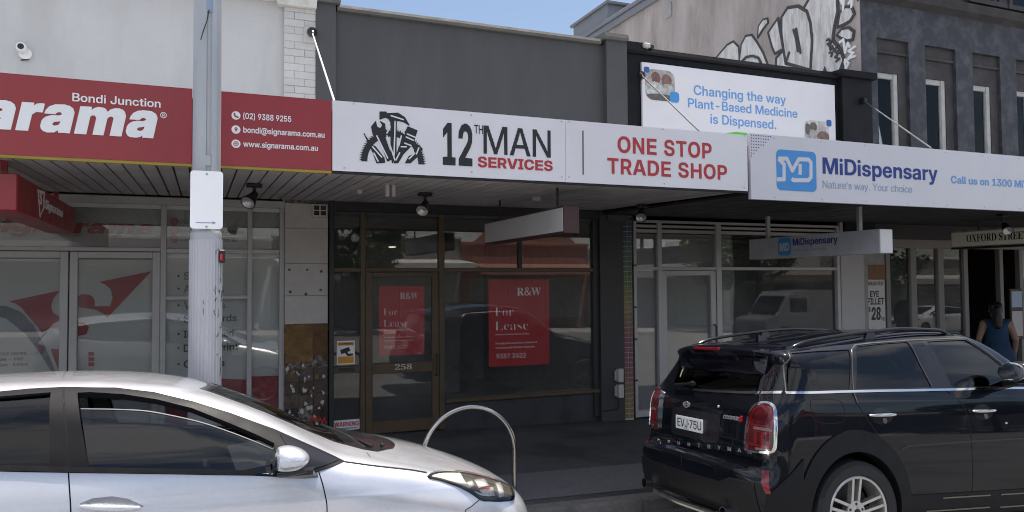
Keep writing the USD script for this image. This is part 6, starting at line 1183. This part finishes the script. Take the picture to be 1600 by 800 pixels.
bl = T([(1087, 550.3), (1124, 550.3)], 'end'); q0 = blk.cast(np.array([(-1., bl[:, 0].mean(), zsp - .008)]), np.array([1., 0, 0]), 0, 2, 300)[0]; car.add('brake_light', bx(q0[0] - .012, q0[0] + .02, bl[1][0], bl[0][0], zsp - .020, zsp + .002, .004), M['lamp_red'])
for s_ in (-1, 1):
    f_ = (lambda P: P) if s_ < 0 else (lambda P: affinity.scale(P, -1, 1, origin=(0, 0)))
    tl_ = car.panel('tail_light', f_(lampP), 'end', M['lamp_dark_red'], -1, .010, .02, .03)
    car.panel('chrome_surround', f_(lampP.buffer(.002).difference(lampP.buffer(-.013))), 'end', M['chrome'], -1, .020, .02, .03, parent=tl_)
    b_ = lampP.bounds; w_, h_ = b_[2] - b_[0], b_[3] - b_[1]; inn = lampP.buffer(-.017)
    for u0, u1, v0, v1, m_ in ((.05, .70, .58, .96, 'lamp_dark_red'), (.05, .80, .535, .565, 'lamp_red'), (.05, .80, .415, .44, 'lamp_red'), (.1, .7, .46, .52, 'lamp_grey'), (.05, .85, .14, .18, 'lamp_red'), (.08, .6, .03, .12, 'lamp_grey'), (.30, .42, .19, .41, 'lamp_red'), (.55, .65, .19, .41, 'lamp_red')):
        q_ = inn.intersection(sbox(b_[0] + u0 * w_, b_[1] + v0 * h_, b_[0] + u1 * w_, b_[1] + v1 * h_))
        if q_.area > 1e-5: car.panel('lamp_segment', f_(q_), 'end', M[m_], -1, .013, .004, .03, parent=tl_)
    rim_ = inn.difference(inn.buffer(-.014)).intersection(sbox(b_[0] - 1, b_[1] + .5 * h_, b_[2] + 1, b_[3])); car.panel('lamp_segment', f_(rim_), 'end', M['lamp_red'], -1, .014, .004, .03, parent=tl_)
    rf = EP([(1192, 735), (1202.5, 735.5), (1205, 772.5), (1196.5, 771)]); car.panel('reflector', f_(rf), 'end', M['lamp_red'], -1, .008, .01, .05)
gp_ = T([(1058, 651), (1102, 655.5)], 'end'); zc_ = .825
pc_ = car.panel('plate_recess', rrect(-.30, .72, .36, .93, .05), 'end', M['trim_gloss'], -1, .002, .004, .06, parent=pt['gate'])
xp_ = blk.cast(np.array([(-1., .06, zc_)]), np.array([1., 0, 0]), 0, 2, 200)[0][0] - .012
pl_ = car.add('number_plate', slab(rrect(-.186, -.05, .186, .05, .008), 'left', 0, 0, .004).apply_translation((xp_, .065, zc_)), M['plate_white'])
car.add('plate_lettering', slab(fit(text_shape('EVJ·75U', 500), -.160, .166, -.031, .031), 'left', 0, .004, .0055).apply_translation((xp_, .065, zc_)), M['black_print'], parent=pl_)
car.add('plate_lettering', slab(fit(text_shape('NSW', 600), -.07, .0, -.046, -.038), 'left', 0, .004, .0055).apply_translation((xp_, .065, zc_)), M['tag_grey'], parent=pl_)
def at_end(y_, z_): return blk.cast(np.array([(-1., y_, z_)]), np.array([1., 0, 0]), 0, 2, 300)[0]
bd = car.hit([(1074, 632)])[0]; q_ = at_end(.06, bd[2]); by = bd[1]
q_ = at_end(by, bd[2]); R_ = trimesh.transformations.rotation_matrix(.12, [0, 1, 0])
wing = unary_union([Point(0, 0).buffer(.026, 20).difference(Point(0, 0).buffer(.018, 20)), Polygon([(-.05, .012), (-.024, .018), (-.024, -.018), (-.042, -.014)]), Polygon([(.05, .012), (.024, .018), (.024, -.018), (.042, -.014)]), sbox(-.017, -.004, .017, .004)])
car.add('badge', slab(wing, 'left', 0, 0, .006).apply_transform(R_).apply_translation((q_[0] - .005, by, q_[2])), M['letter_metal'], parent=pt['gate'])
lt_ = [car.hit([(p_, q2)])[0] for p_, q2 in zip(np.linspace(1029.5, 1172, 10), [688.5, 690.5, 692.5, 694.5, 696, 698, 699.5, 701.5, 703.5, 706])]
for ch, l_ in zip('COUNTRYMAN', lt_):
    n_ = blk.grad(l_[None])[0]; g_ = slab(affinity.translate(fit(text_shape(ch, 700), -.017, .017, -.013, .013), 0, 0), 'left', 0, 0, .004); a_ = math.atan2(-n_[1], -n_[0])
    car.add('model_lettering', g_.apply_transform(trimesh.transformations.rotation_matrix(a_, [0, 0, 1])).apply_translation(l_ + n_ * .003), M['letter_metal'], parent=pt['gate'])
cs = car.hit([(1131, 652), (1155, 653.5), (1157, 654)]); n_ = blk.grad(cs)[1]; a_ = math.atan2(-n_[1], -n_[0])
hw = abs(cs[0][1] - cs[1][1]) / 2
car.add('model_lettering', slab(fit(text_shape('COOPER', 800, shear=.2), -hw, hw, -.013, .013), 'left', 0, 0, .004).apply_transform(trimesh.transformations.rotation_matrix(a_, [0, 0, 1])).apply_translation((cs[0] + cs[1]) / 2 + n_ * .004), M['letter_metal'], parent=pt['gate'])
car.add('model_lettering', slab(fit(text_shape('S', 900, shear=.25), 0.0, .036, -.022, .018), 'left', 0, 0, .004).apply_transform(trimesh.transformations.rotation_matrix(a_, [0, 0, 1])).apply_translation(cs[1] + n_ * .004 + [0, -.004, 0]), M['lamp_s'], parent=pt['gate'])
wp = car.hit([(1060, 601), (1092, 600.5)]); car.add('rear_wiper', [tube([wp[0] - [.03, 0, 0], wp[1] - [.035, 0, -.005]], .012, 8), hull(trimesh.creation.icosphere(1, .035).vertices * [.6, 1.2, .7] + wp[1] - [.02, -.06, .0])], M['trim_gloss'], parent=pt['gate'])
car.add('gate_button', hull(trimesh.creation.icosphere(1, .012).vertices + car.hit([(1123, 635)])[0]), M['chrome'], parent=pt['gate'])
# lower rear: satin ledge, black skirt, skid bar, exhausts
lo = EP([(1009, 727), (1030, 730), (1060, 735), (1100, 742), (1140, 747), (1160, 744), (1185, 738), (1190, 775), (1160, 790), (1100, 790), (1050, 772), (1012, 755)])
car.panel('bumper_skirt', Polygon([(-.78, .25), (.78, .25), (.78, .40), (.74, .50), (-.46, .50), (-.55, .54), (-.74, .54)]), 'end', M['trim_matt'], -1, .010, .02, .06, parent=pt['bumper'])
car.add('skid_bar', tube([(-.0, -.42, .265), (-.02, 0, .262), (0, .42, .265)], .022, 8), M['satin_chrome'], parent=pt['bumper'])
for y_ in (-.52, .56): car.add('exhaust_tip', lathe([(.036, 0), (.042, 0), (.042, .14), (.036, .14), (.036, 0)], 24, 'x').apply_translation((-.02, y_, .30)), M['chrome'], parent=pt['bumper'])
car.add('tow_cover', lathe([(0, 0), (.02, 0), (.022, .006), (0, .006)], 16, 'x').apply_translation((at_end(-.5, .38)[0] - .014, -.5, .38)), M['trim_matt'], parent=pt['bumper'])
# roof rails, aerial, mirrors, handles
for s_ in (-1, 1):
    pr = [blk.cast(np.array([(x_, s_ * .60, 1.9)]), np.array([0, 0, -1.]), 0, 1.2, 200)[0] for x_ in (.50, .62, .85, 1.2, 1.55, 1.85, 1.97)]
    hgt = [.0, .032, .044, .048, .045, .032, 0]; rl = car.add('roof_rail', tube(smooth_line3([p_ + [0, 0, h_] for p_, h_ in zip(pr, hgt)]), .013, 10), M['trim_gloss'], True)
    for i_ in (0, 3, 6): car.add('rail_foot', hull([pr[i_] + d_ for d_ in np.array([(-.06, -.014, -.02), (.06, -.014, -.02), (-.06, .014, -.02), (.06, .014, -.02), (-.03, -.010, max(hgt[i_], .01)), (.03, -.010, max(hgt[i_], .01)), (-.03, .010, max(hgt[i_], .01)), (.03, .010, max(hgt[i_], .01))])]), M['trim_gloss'], parent=rl)
    m0 = np.array([2.21, s_ * .99, 1.285]); mr_ = hull((trimesh.creation.icosphere(2, 1).vertices * [.105, .13, .085]) + m0); mp_ = car.add('mirror', mr_, BP, 60)
    car.add('mirror_foot', hull([(2.26, s_ * .79, 1.165), (2.38, s_ * .79, 1.165), (2.26, s_ * .79, 1.21), (2.38, s_ * .79, 1.21), (2.17, s_ * .96, 1.20), (2.25, s_ * .96, 1.20), (2.17, s_ * .96, 1.23), (2.25, s_ * .96, 1.23)]), M['trim_matt'], parent=mp_); car.add('mirror_glass', hull((trimesh.creation.icosphere(2, 1).vertices * [.01, .11, .07]) + m0 - [.10, 0, 0]), M['chrome'], parent=mp_)
ar = blk.cast(np.array([(.72, 0, 1.9)]), np.array([0, 0, -1.]), 0, 1.2, 200)[0]; car.add('aerial', hull([ar + d_ for d_ in np.array([(-.06, -.02, -.01), (-.06, .02, -.01), (.08, -.01, -.01), (.08, .01, -.01), (-.05, -.008, .045), (-.05, .008, .045)])]), BP)
for k_, (p0_, p1_) in (('dR', ((1356, 648.5), (1398, 647))), ('dF', ((1517.5, 642), (1553, 640.5)))):
    h_ = car.hit([p0_, p1_]); t = np.linspace(0, 1, 9)[:, None]; ln = h_[0] + (h_[1] - h_[0]) * t + np.array([0, -1, 0]) * (.012 + .026 * np.sin(np.pi * t) ** .4); car.add('handle', tube(ln, .0125 * (1 - .3 * np.abs(2 * t[:, 0] - 1) ** 3), 12), M['chrome'], True, parent=pt[k_])
    c_ = (h_[0] + h_[1]) / 2; car.panel('handle_cup', affinity.scale(Point(c_[0], c_[2] - .012).buffer(1, 16), .095, .055), 'side', M['trim_gloss'], -1, .002, .004, .03, parent=pt[k_])
    car.add('key_barrel', lathe([(0, 0), (.017, 0), (.018, .008), (0, .008)], 20).apply_transform(T_wheel(c_[0] + .02, c_[1] - .004, c_[2] - .042, -1)), M['trim_satin2'], parent=pt[k_])
car.add('side_badge', hull(trimesh.creation.icosphere(1, .01).vertices + car.hit([(1572, 661)])[0]), M['chrome'])
car.panel('windscreen', screen, 'top', M['car_glass'], 1, .0, .005, .08)
for s_ in (-1, 1): car.panel('headlight', Point(3.98, s_ * .58).buffer(.13, 16), 'top', M['lamp_mirror'], 1, .01, .01, .04)
for x_ in (3.46, .79):
    for s_ in (-1, 1): wheel(car, x_, s_ * .785, .34, .338, .236, s_, 5, True, .225, M['rim_silver'])
cabin_bits(car, 2.85, 1.06, 1.9, rear=1.05, wheel_z=1.0)
# ================================================================ a woman at the cafe doors, seen from behind
def limb_body(joints, bones, res=0.02, it=8):
    """one continuous surface over a skeleton: hulls of the spheres at the two ends of each bone, joined and smoothed"""
    ball = {}
    def sph(p, r): return trimesh.creation.icosphere(2, r).vertices + np.asarray(p)
    mf = None
    for a, b in bones:
        h = manifold3d.Manifold.hull_points(np.vstack([sph(*joints[a]), sph(*joints[b])])); mf = h if mf is None else mf + h
    m = mf.refine_to_length(res).to_mesh(); t = trimesh.Trimesh(m.vert_properties[:, :3], m.tri_verts); trimesh.smoothing.filter_taubin(t, iterations=it); return t
def woman():
    yP = 8.35; xP, zP = aty(1557, 505, yP); base = fz(xP, yP); H = 1.66
    P = thing('person', 'person with dark hair in a sleeveless blue dress, seen from behind at the cafe', 'person', loc=(xP, yP, base), rotz=-46.0)
    J = {'pelvis': ((0, 0, .92), .125), 'waist': ((0, .01, 1.08), .11), 'chest': ((0, .0, 1.26), .12), 'shl': ((-.15, 0, 1.35), .055), 'shr': ((.15, 0, 1.35), .055), 'neck': ((0, .0, 1.42), .05), 'headb': ((0, .02, 1.50), .07), 'head': ((0, .015, 1.57), .088),
         'ell': ((-.22, -.03, 1.10), .038), 'wrl': ((-.21, .10, .90), .028), 'elr': ((.22, -.03, 1.10), .038), 'wrr': ((.22, .09, .90), .028), 'hpl': ((-.09, 0, .88), .10), 'hpr': ((.09, 0, .88), .10), 'knl': ((-.09, .02, .48), .055), 'knr': ((.10, -.03, .48), .055), 'anl': ((-.09, -.02, .08), .036), 'anr': ((.10, -.06, .08), .036), 'tol': ((-.10, .13, .035), .03), 'tor': ((.11, .09, .035), .03)}
    for s_, w_, e_ in ((-1, 'wrl', 'l'), (1, 'wrr', 'r')):
        w = np.array(J[w_][0]); J['pal' + e_] = (w + [0, .05, -.05], .026)
        for k, (dx, L) in enumerate(((-.024, .062), (-.008, .072), (.008, .068), (.024, .052))): J[f'f{e_}{k}a'] = (w + [dx, .07, -.085], .0095); J[f'f{e_}{k}b'] = (w + [dx, .085, -.085 - L * .55], .0088); J[f'f{e_}{k}c'] = (w + [dx, .07, -.085 - L], .008)
        J[f't{e_}a'] = (w + [-s_ * .02, .05, -.04], .011); J[f't{e_}b'] = (w + [-s_ * .045, .085, -.075], .0095)
    B = [('pelvis', 'waist'), ('waist', 'chest'), ('chest', 'shl'), ('chest', 'shr'), ('chest', 'neck'), ('neck', 'headb'), ('headb', 'head'), ('shl', 'ell'), ('ell', 'wrl'), ('shr', 'elr'), ('elr', 'wrr'), ('pelvis', 'hpl'), ('pelvis', 'hpr'), ('hpl', 'knl'), ('knl', 'anl'), ('hpr', 'knr'), ('knr', 'anr'), ('anl', 'tol'), ('anr', 'tor')]
    for e_ in 'lr':
        B += [('wr' + e_, 'pal' + e_)] + [(f'pal{e_}', f'f{e_}{k}a') for k in range(4)] + [(f'f{e_}{k}a', f'f{e_}{k}b') for k in range(4)] + [(f'f{e_}{k}b', f'f{e_}{k}c') for k in range(4)] + [(f'pal{e_}', f't{e_}a'), (f't{e_}a', f't{e_}b')]
    b = limb_body(J, B, .012, 6)
    # the face looks into the cafe: nose, brow, lips and ears pulled out of the head
    v = b.vertices
    for c, r, d in (((0, .10, 1.548), .022, (0, .022, 0)), ((0, .095, 1.515), .025, (0, .008, 0)), ((-.088, .01, 1.55), .022, (-.012, 0, 0)), ((.088, .01, 1.55), .022, (.012, 0, 0)), ((0, .085, 1.475), .03, (0, .012, -.006))): v += np.exp(-((v - c) ** 2).sum(1) / r ** 2)[:, None] * np.array(d)
    b.vertices = v
    b.vertices = b.vertices * [1.15, 1, 1]; part(P, 'body', b, mat('skin', (.26, .15, .105), .5, var=.06), True)
    for s_ in (-1, 1): part(P, 'eye', hull(trimesh.creation.icosphere(1, .011).vertices + [s_ * .032, .092, 1.565]), M['white_print'])
    D = limb_body({'a': ((0, 0, 1.30), .128), 'b': ((0, .01, 1.08), .125), 'c': ((0, 0, .93), .155), 'd': ((-.1, 0, .60), .15), 'e': ((.1, 0, .60), .15), 's1': ((-.105, 0, 1.375), .05), 's2': ((.105, 0, 1.375), .05)}, [('a', 'b'), ('b', 'c'), ('c', 'd'), ('c', 'e'), ('d', 'e'), ('a', 's1'), ('a', 's2')], .025, 8)
    D.vertices = D.vertices * [1.32, 1.1, 1]; part(P, 'dress', D, mat('blue_cloth', (.006, .032, .085), .8, var=.12, scale=12, bump=.3, bscale=80), True)
    hp = trimesh.creation.icosphere(4, 1.0).vertices * [.105, .108, .118]; hp = hp + [0, -.008, 1.588]; n_ = meshkit_noise(hp * [60, 60, 8]); hp = hp + (n_[:, None] - .5) * .012 * np.array([1, 1, .3]); keep = trimesh.creation.icosphere(4, 1.0); fcen = hp[keep.faces].mean(1); ok = ~((fcen[:, 1] > .052) & (fcen[:, 2] < 1.625))
    hm = trimesh.Trimesh(hp, keep.faces[ok], process=False); tail_ = limb_body({'a': ((0, -.085, 1.58), .06), 'b': ((0, -.10, 1.45), .075), 'c': ((0, -.115, 1.32), .06)}, [('a', 'b'), ('b', 'c')], .02, 6)
    tv = tail_.vertices; tail_.vertices = tv + (meshkit_noise(tv * [70, 70, 7])[:, None] - .5) * .012
    part(P, 'hair', [hm, tail_], mat('hair', (.012, .009, .008), .45, var=.4, scale=30, stretch=(3, 3, .3)), True)
import meshkit
def meshkit_noise(p): return meshkit.noise(p, 3)
woman()

# ================================================================ the other side of the street, seen only in glass and paintwork
structure('far_footpath', sheet(XS, [-60, -18, -14.2, -14.0], lambda x, y: gz(x) - .02 + np.where(y > -14.1, -.12, 0.0)), M['concrete'])
def far_shop(label, x0, x1, h, m, aw, gable=False, door=.5):
    O = thing('opposite_shop', label, 'shop', None); b = gz((x0 + x1) / 2) - .1; Y = -18.0
    part(O, 'wall', bx(x0, x1, Y - 6, Y, b, b + h), m)
    if gable: part(O, 'gable', hull([(x0 + .5, Y - .3, b + h), (x1 - .5, Y - .3, b + h), ((x0 + x1) / 2 - 1.5, Y - .3, b + h + 1.4), ((x0 + x1) / 2 + 1.5, Y - .3, b + h + 1.4), (x0 + .5, Y, b + h), (x1 - .5, Y, b + h), ((x0 + x1) / 2 - 1.5, Y, b + h + 1.4), ((x0 + x1) / 2 + 1.5, Y, b + h + 1.4)]), m)
    part(O, 'parapet_cap', bx(x0 - .05, x1 + .05, Y - .4, Y + .12, b + h, b + h + .16, .02), M['cap_white'] if not gable else m)
    part(O, 'awning', hull([(x0 + .1, Y, b + 3.0), (x1 - .1, Y, b + 3.0), (x0 + .1, Y, b + 3.35), (x1 - .1, Y, b + 3.35), (x0 + .1, Y + 2.6, b + 2.75), (x1 - .1, Y + 2.6, b + 2.75), (x0 + .1, Y + 2.6, b + 3.1), (x1 - .1, Y + 2.6, b + 3.1)]), aw)
    n = 3; w = (x1 - x0 - .8) / n
    for i in range(n):
        f = part(O, 'window', bx(x0 + .4 + i * w + .05, x0 + .4 + (i + 1) * w - .05, Y, Y + .05, b + (.5 if i != 1 else .05), b + 2.6, .01), M['aluminium']); part(f, 'pane', bx(x0 + .4 + i * w + .13, x0 + .4 + (i + 1) * w - .13, Y + .05, Y + .056, b + (.6 if i != 1 else .2), b + 2.5), M['room_dark'])
    if h > 5.2:
        for i in range(3): f = part(O, 'window', bx(x0 + .8 + i * (x1 - x0) / 3, x0 + 1.9 + i * (x1 - x0) / 3, Y, Y + .06, b + 3.9, b + 5.1, .01), M['frame_white']); part(f, 'pane', bx(x0 + .88 + i * (x1 - x0) / 3, x0 + 1.82 + i * (x1 - x0) / 3, Y + .06, Y + .066, b + 3.98, b + 5.02), M['room_dark'])
M['terracotta'] = mat('terracotta', (.34, .16, .125), .8, var=.1); M['cream_wall'] = mat('cream_wall', (.42, .41, .385), .8, var=.06); M['tan_wall'] = mat('tan_wall', (.22, .20, .18), .8, var=.1); M['pale_wall'] = mat('pale_wall', (.62, .60, .58), .8, var=.05)
xt, _ = aty(812, 400, 36.4)
for lab, a, w_, h, m, aw, g in (('cream opposite shop with a dark awning at its front', -22, 9, 4.4, 'cream_wall', 'room_dark', False), ('pale opposite shop with a cream awning', -13, 8, 4.3, 'pale_wall', 'cream_wall', False), ('single storey pale opposite shop with a tan awning', -5, 8, 4.0, 'pale_wall', 'tan_wall', False), ('tan opposite shop with a pale awning', 3, xt - 3.2 - 3, 4.4, 'tan_wall', 'pale_wall', False), ('terracotta opposite shop with matching awning', xt - 3.2, 7.2, 4.3, 'terracotta', 'terracotta', True), ('cream opposite shop beside the terracotta one', xt + 4.0, 9, 4.3, 'cream_wall', 'room_dark', False), ('two storey pale opposite shop', xt + 13, 10, 5.4, 'pale_wall', 'tan_wall', False), ('tan low opposite shop', xt + 23, 14, 4.4, 'tan_wall', 'cream_wall', False)):
    far_shop(lab, a, a + w_ - .02, h, M[m], M[aw], g)
M['leaf'] = mat('leaf', (.045, .075, .028), .6, var=.4, scale=3); M['bark'] = mat('bark', (.10, .08, .06), .9, var=.3, bump=.5)
def tree(label, x, y, h, r, seed):
    rg_ = np.random.default_rng(seed); b = gz(x) - .05; O = thing('street_tree', label, 'tree')
    br = [tube([(x, y, b - .1), (x + .05, y, b + h * .25), (x, y + .05, b + h * .5), (x + .05, y, b + h * .72)], [.16, .12, .09, .05], 10)]
    for k in range(7):
        a = rg_.uniform(0, 6.28); z = b + h * rg_.uniform(.35, .6); br.append(tube([(x, y, z), (x + r * .35 * np.cos(a), y + r * .35 * np.sin(a), z + h * .13), (x + r * .75 * np.cos(a), y + r * .75 * np.sin(a), z + h * .2)], [.06, .04, .015], 6))
    part(O, 'trunk', br, M['bark'])
    n = 5200; d = rg_.normal(size=(n, 3)); d /= np.linalg.norm(d, axis=1, keepdims=True); rad = rg_.uniform(.35, 1, n) ** .5; c = d * rad[:, None] * [r, r, h * .32] + [x, y, b + h * .66]; c = c[meshkit.noise(c * 1.1, seed) > .42]; n = len(c)
    u = rg_.normal(size=(n, 3)); u /= np.linalg.norm(u, axis=1, keepdims=True); w = np.cross(u, rg_.normal(size=(n, 3))); w /= np.linalg.norm(w, axis=1, keepdims=True); s_ = rg_.uniform(.09, .17, (n, 1))
    V_ = np.stack([c - u * s_, c + w * s_ * .5, c + u * s_, c - w * s_ * .5], 1).reshape(-1, 3); k = np.arange(n)[:, None] * 4
    part(O, 'crown', trimesh.Trimesh(V_, np.vstack([k + [0, 1, 2], k + [0, 2, 3]]), process=False), M['leaf'], kind='stuff')
for i, (x, y, h, r) in enumerate(((-21, -13.4, 6.5, 2.2), (6.2, -13.6, 6.2, 2.0), (24.5, -13.4, 6.0, 2.0), (27, -13.5, 7.5, 2.6), (36, -13.6, 6.6, 2.4))): tree(['street tree before the cream shop at the end opposite', 'street tree left of the terracotta shop opposite', 'smaller street tree before the two storey shop opposite', 'larger street tree before the two storey shop opposite', 'street tree furthest along the opposite footpath'][i], x, y, h, r, 11 + i)
M['white_car'] = car_paint('white_car', (.72, .72, .72), 0.0, .3)
xw, _ = aty(1452, 500, 26.4)
build_silver('white_hatchback', 'white hatchback parked across the street, seen in the cafe glass', M['white_car'], [xw + 2.0, -7.8, gz(xw) - .06, np.pi + .02, np.radians(1.3), 0.0], False)
xv, _ = aty(1235, 480, 25.0)
VN = thing('delivery_van', 'pale grey delivery van across the street, seen in the dispensary glass', 'van', loc=(xv, -6.2, gz(xv) - .04), rotz=180.0)
prof = smooth_line([(-2.4, .35, 1), (2.35, .35, 1), (2.42, .7), (2.3, .98), (1.75, 1.12), (1.2, 1.85), (.9, 2.02), (-2.2, 2.05), (-2.4, 1.9), (-2.45, 1.0), (-2.4, .35, 1)], 6)
sm = trimesh.creation.extrude_polygon(Polygon(prof).buffer(0), 1.8, engine='earcut'); sm.apply_transform(np.array([[1, 0, 0, 0], [0, 0, -1, .9], [0, 1, 0, 0], [0, 0, 0, 1.0]])); part(VN, 'body', sm, car_paint('van_paint', (.34, .345, .35), 0, .35), 35)
for s_ in (-1, 1):
    part(VN, 'window', bx(.3, 1.2, s_ * .905 - .004, s_ * .905 + .004, 1.2, 1.75, .003), M['trim_gloss'])
    for x_ in (-1.45, 1.45): part(VN, 'wheel', lathe([(.2, -.1), (.33, -.1), (.34, 0), (.33, .1), (.2, .1), (.18, .06), (0, .05)], 28, 'y').apply_translation((x_, s_ * .82, .34)), M['tyre'], 30)
part(VN, 'windscreen', hull([(1.78, s_ * .75, 1.14) for s_ in (-1, 1)] + [(1.26, s_ * .70, 1.80) for s_ in (-1, 1)] + [(1.75, s_ * .75, 1.13) for s_ in (-1, 1)] + [(1.22, s_ * .70, 1.80) for s_ in (-1, 1)]).apply_translation((.03, 0, .03)), M['trim_gloss'])
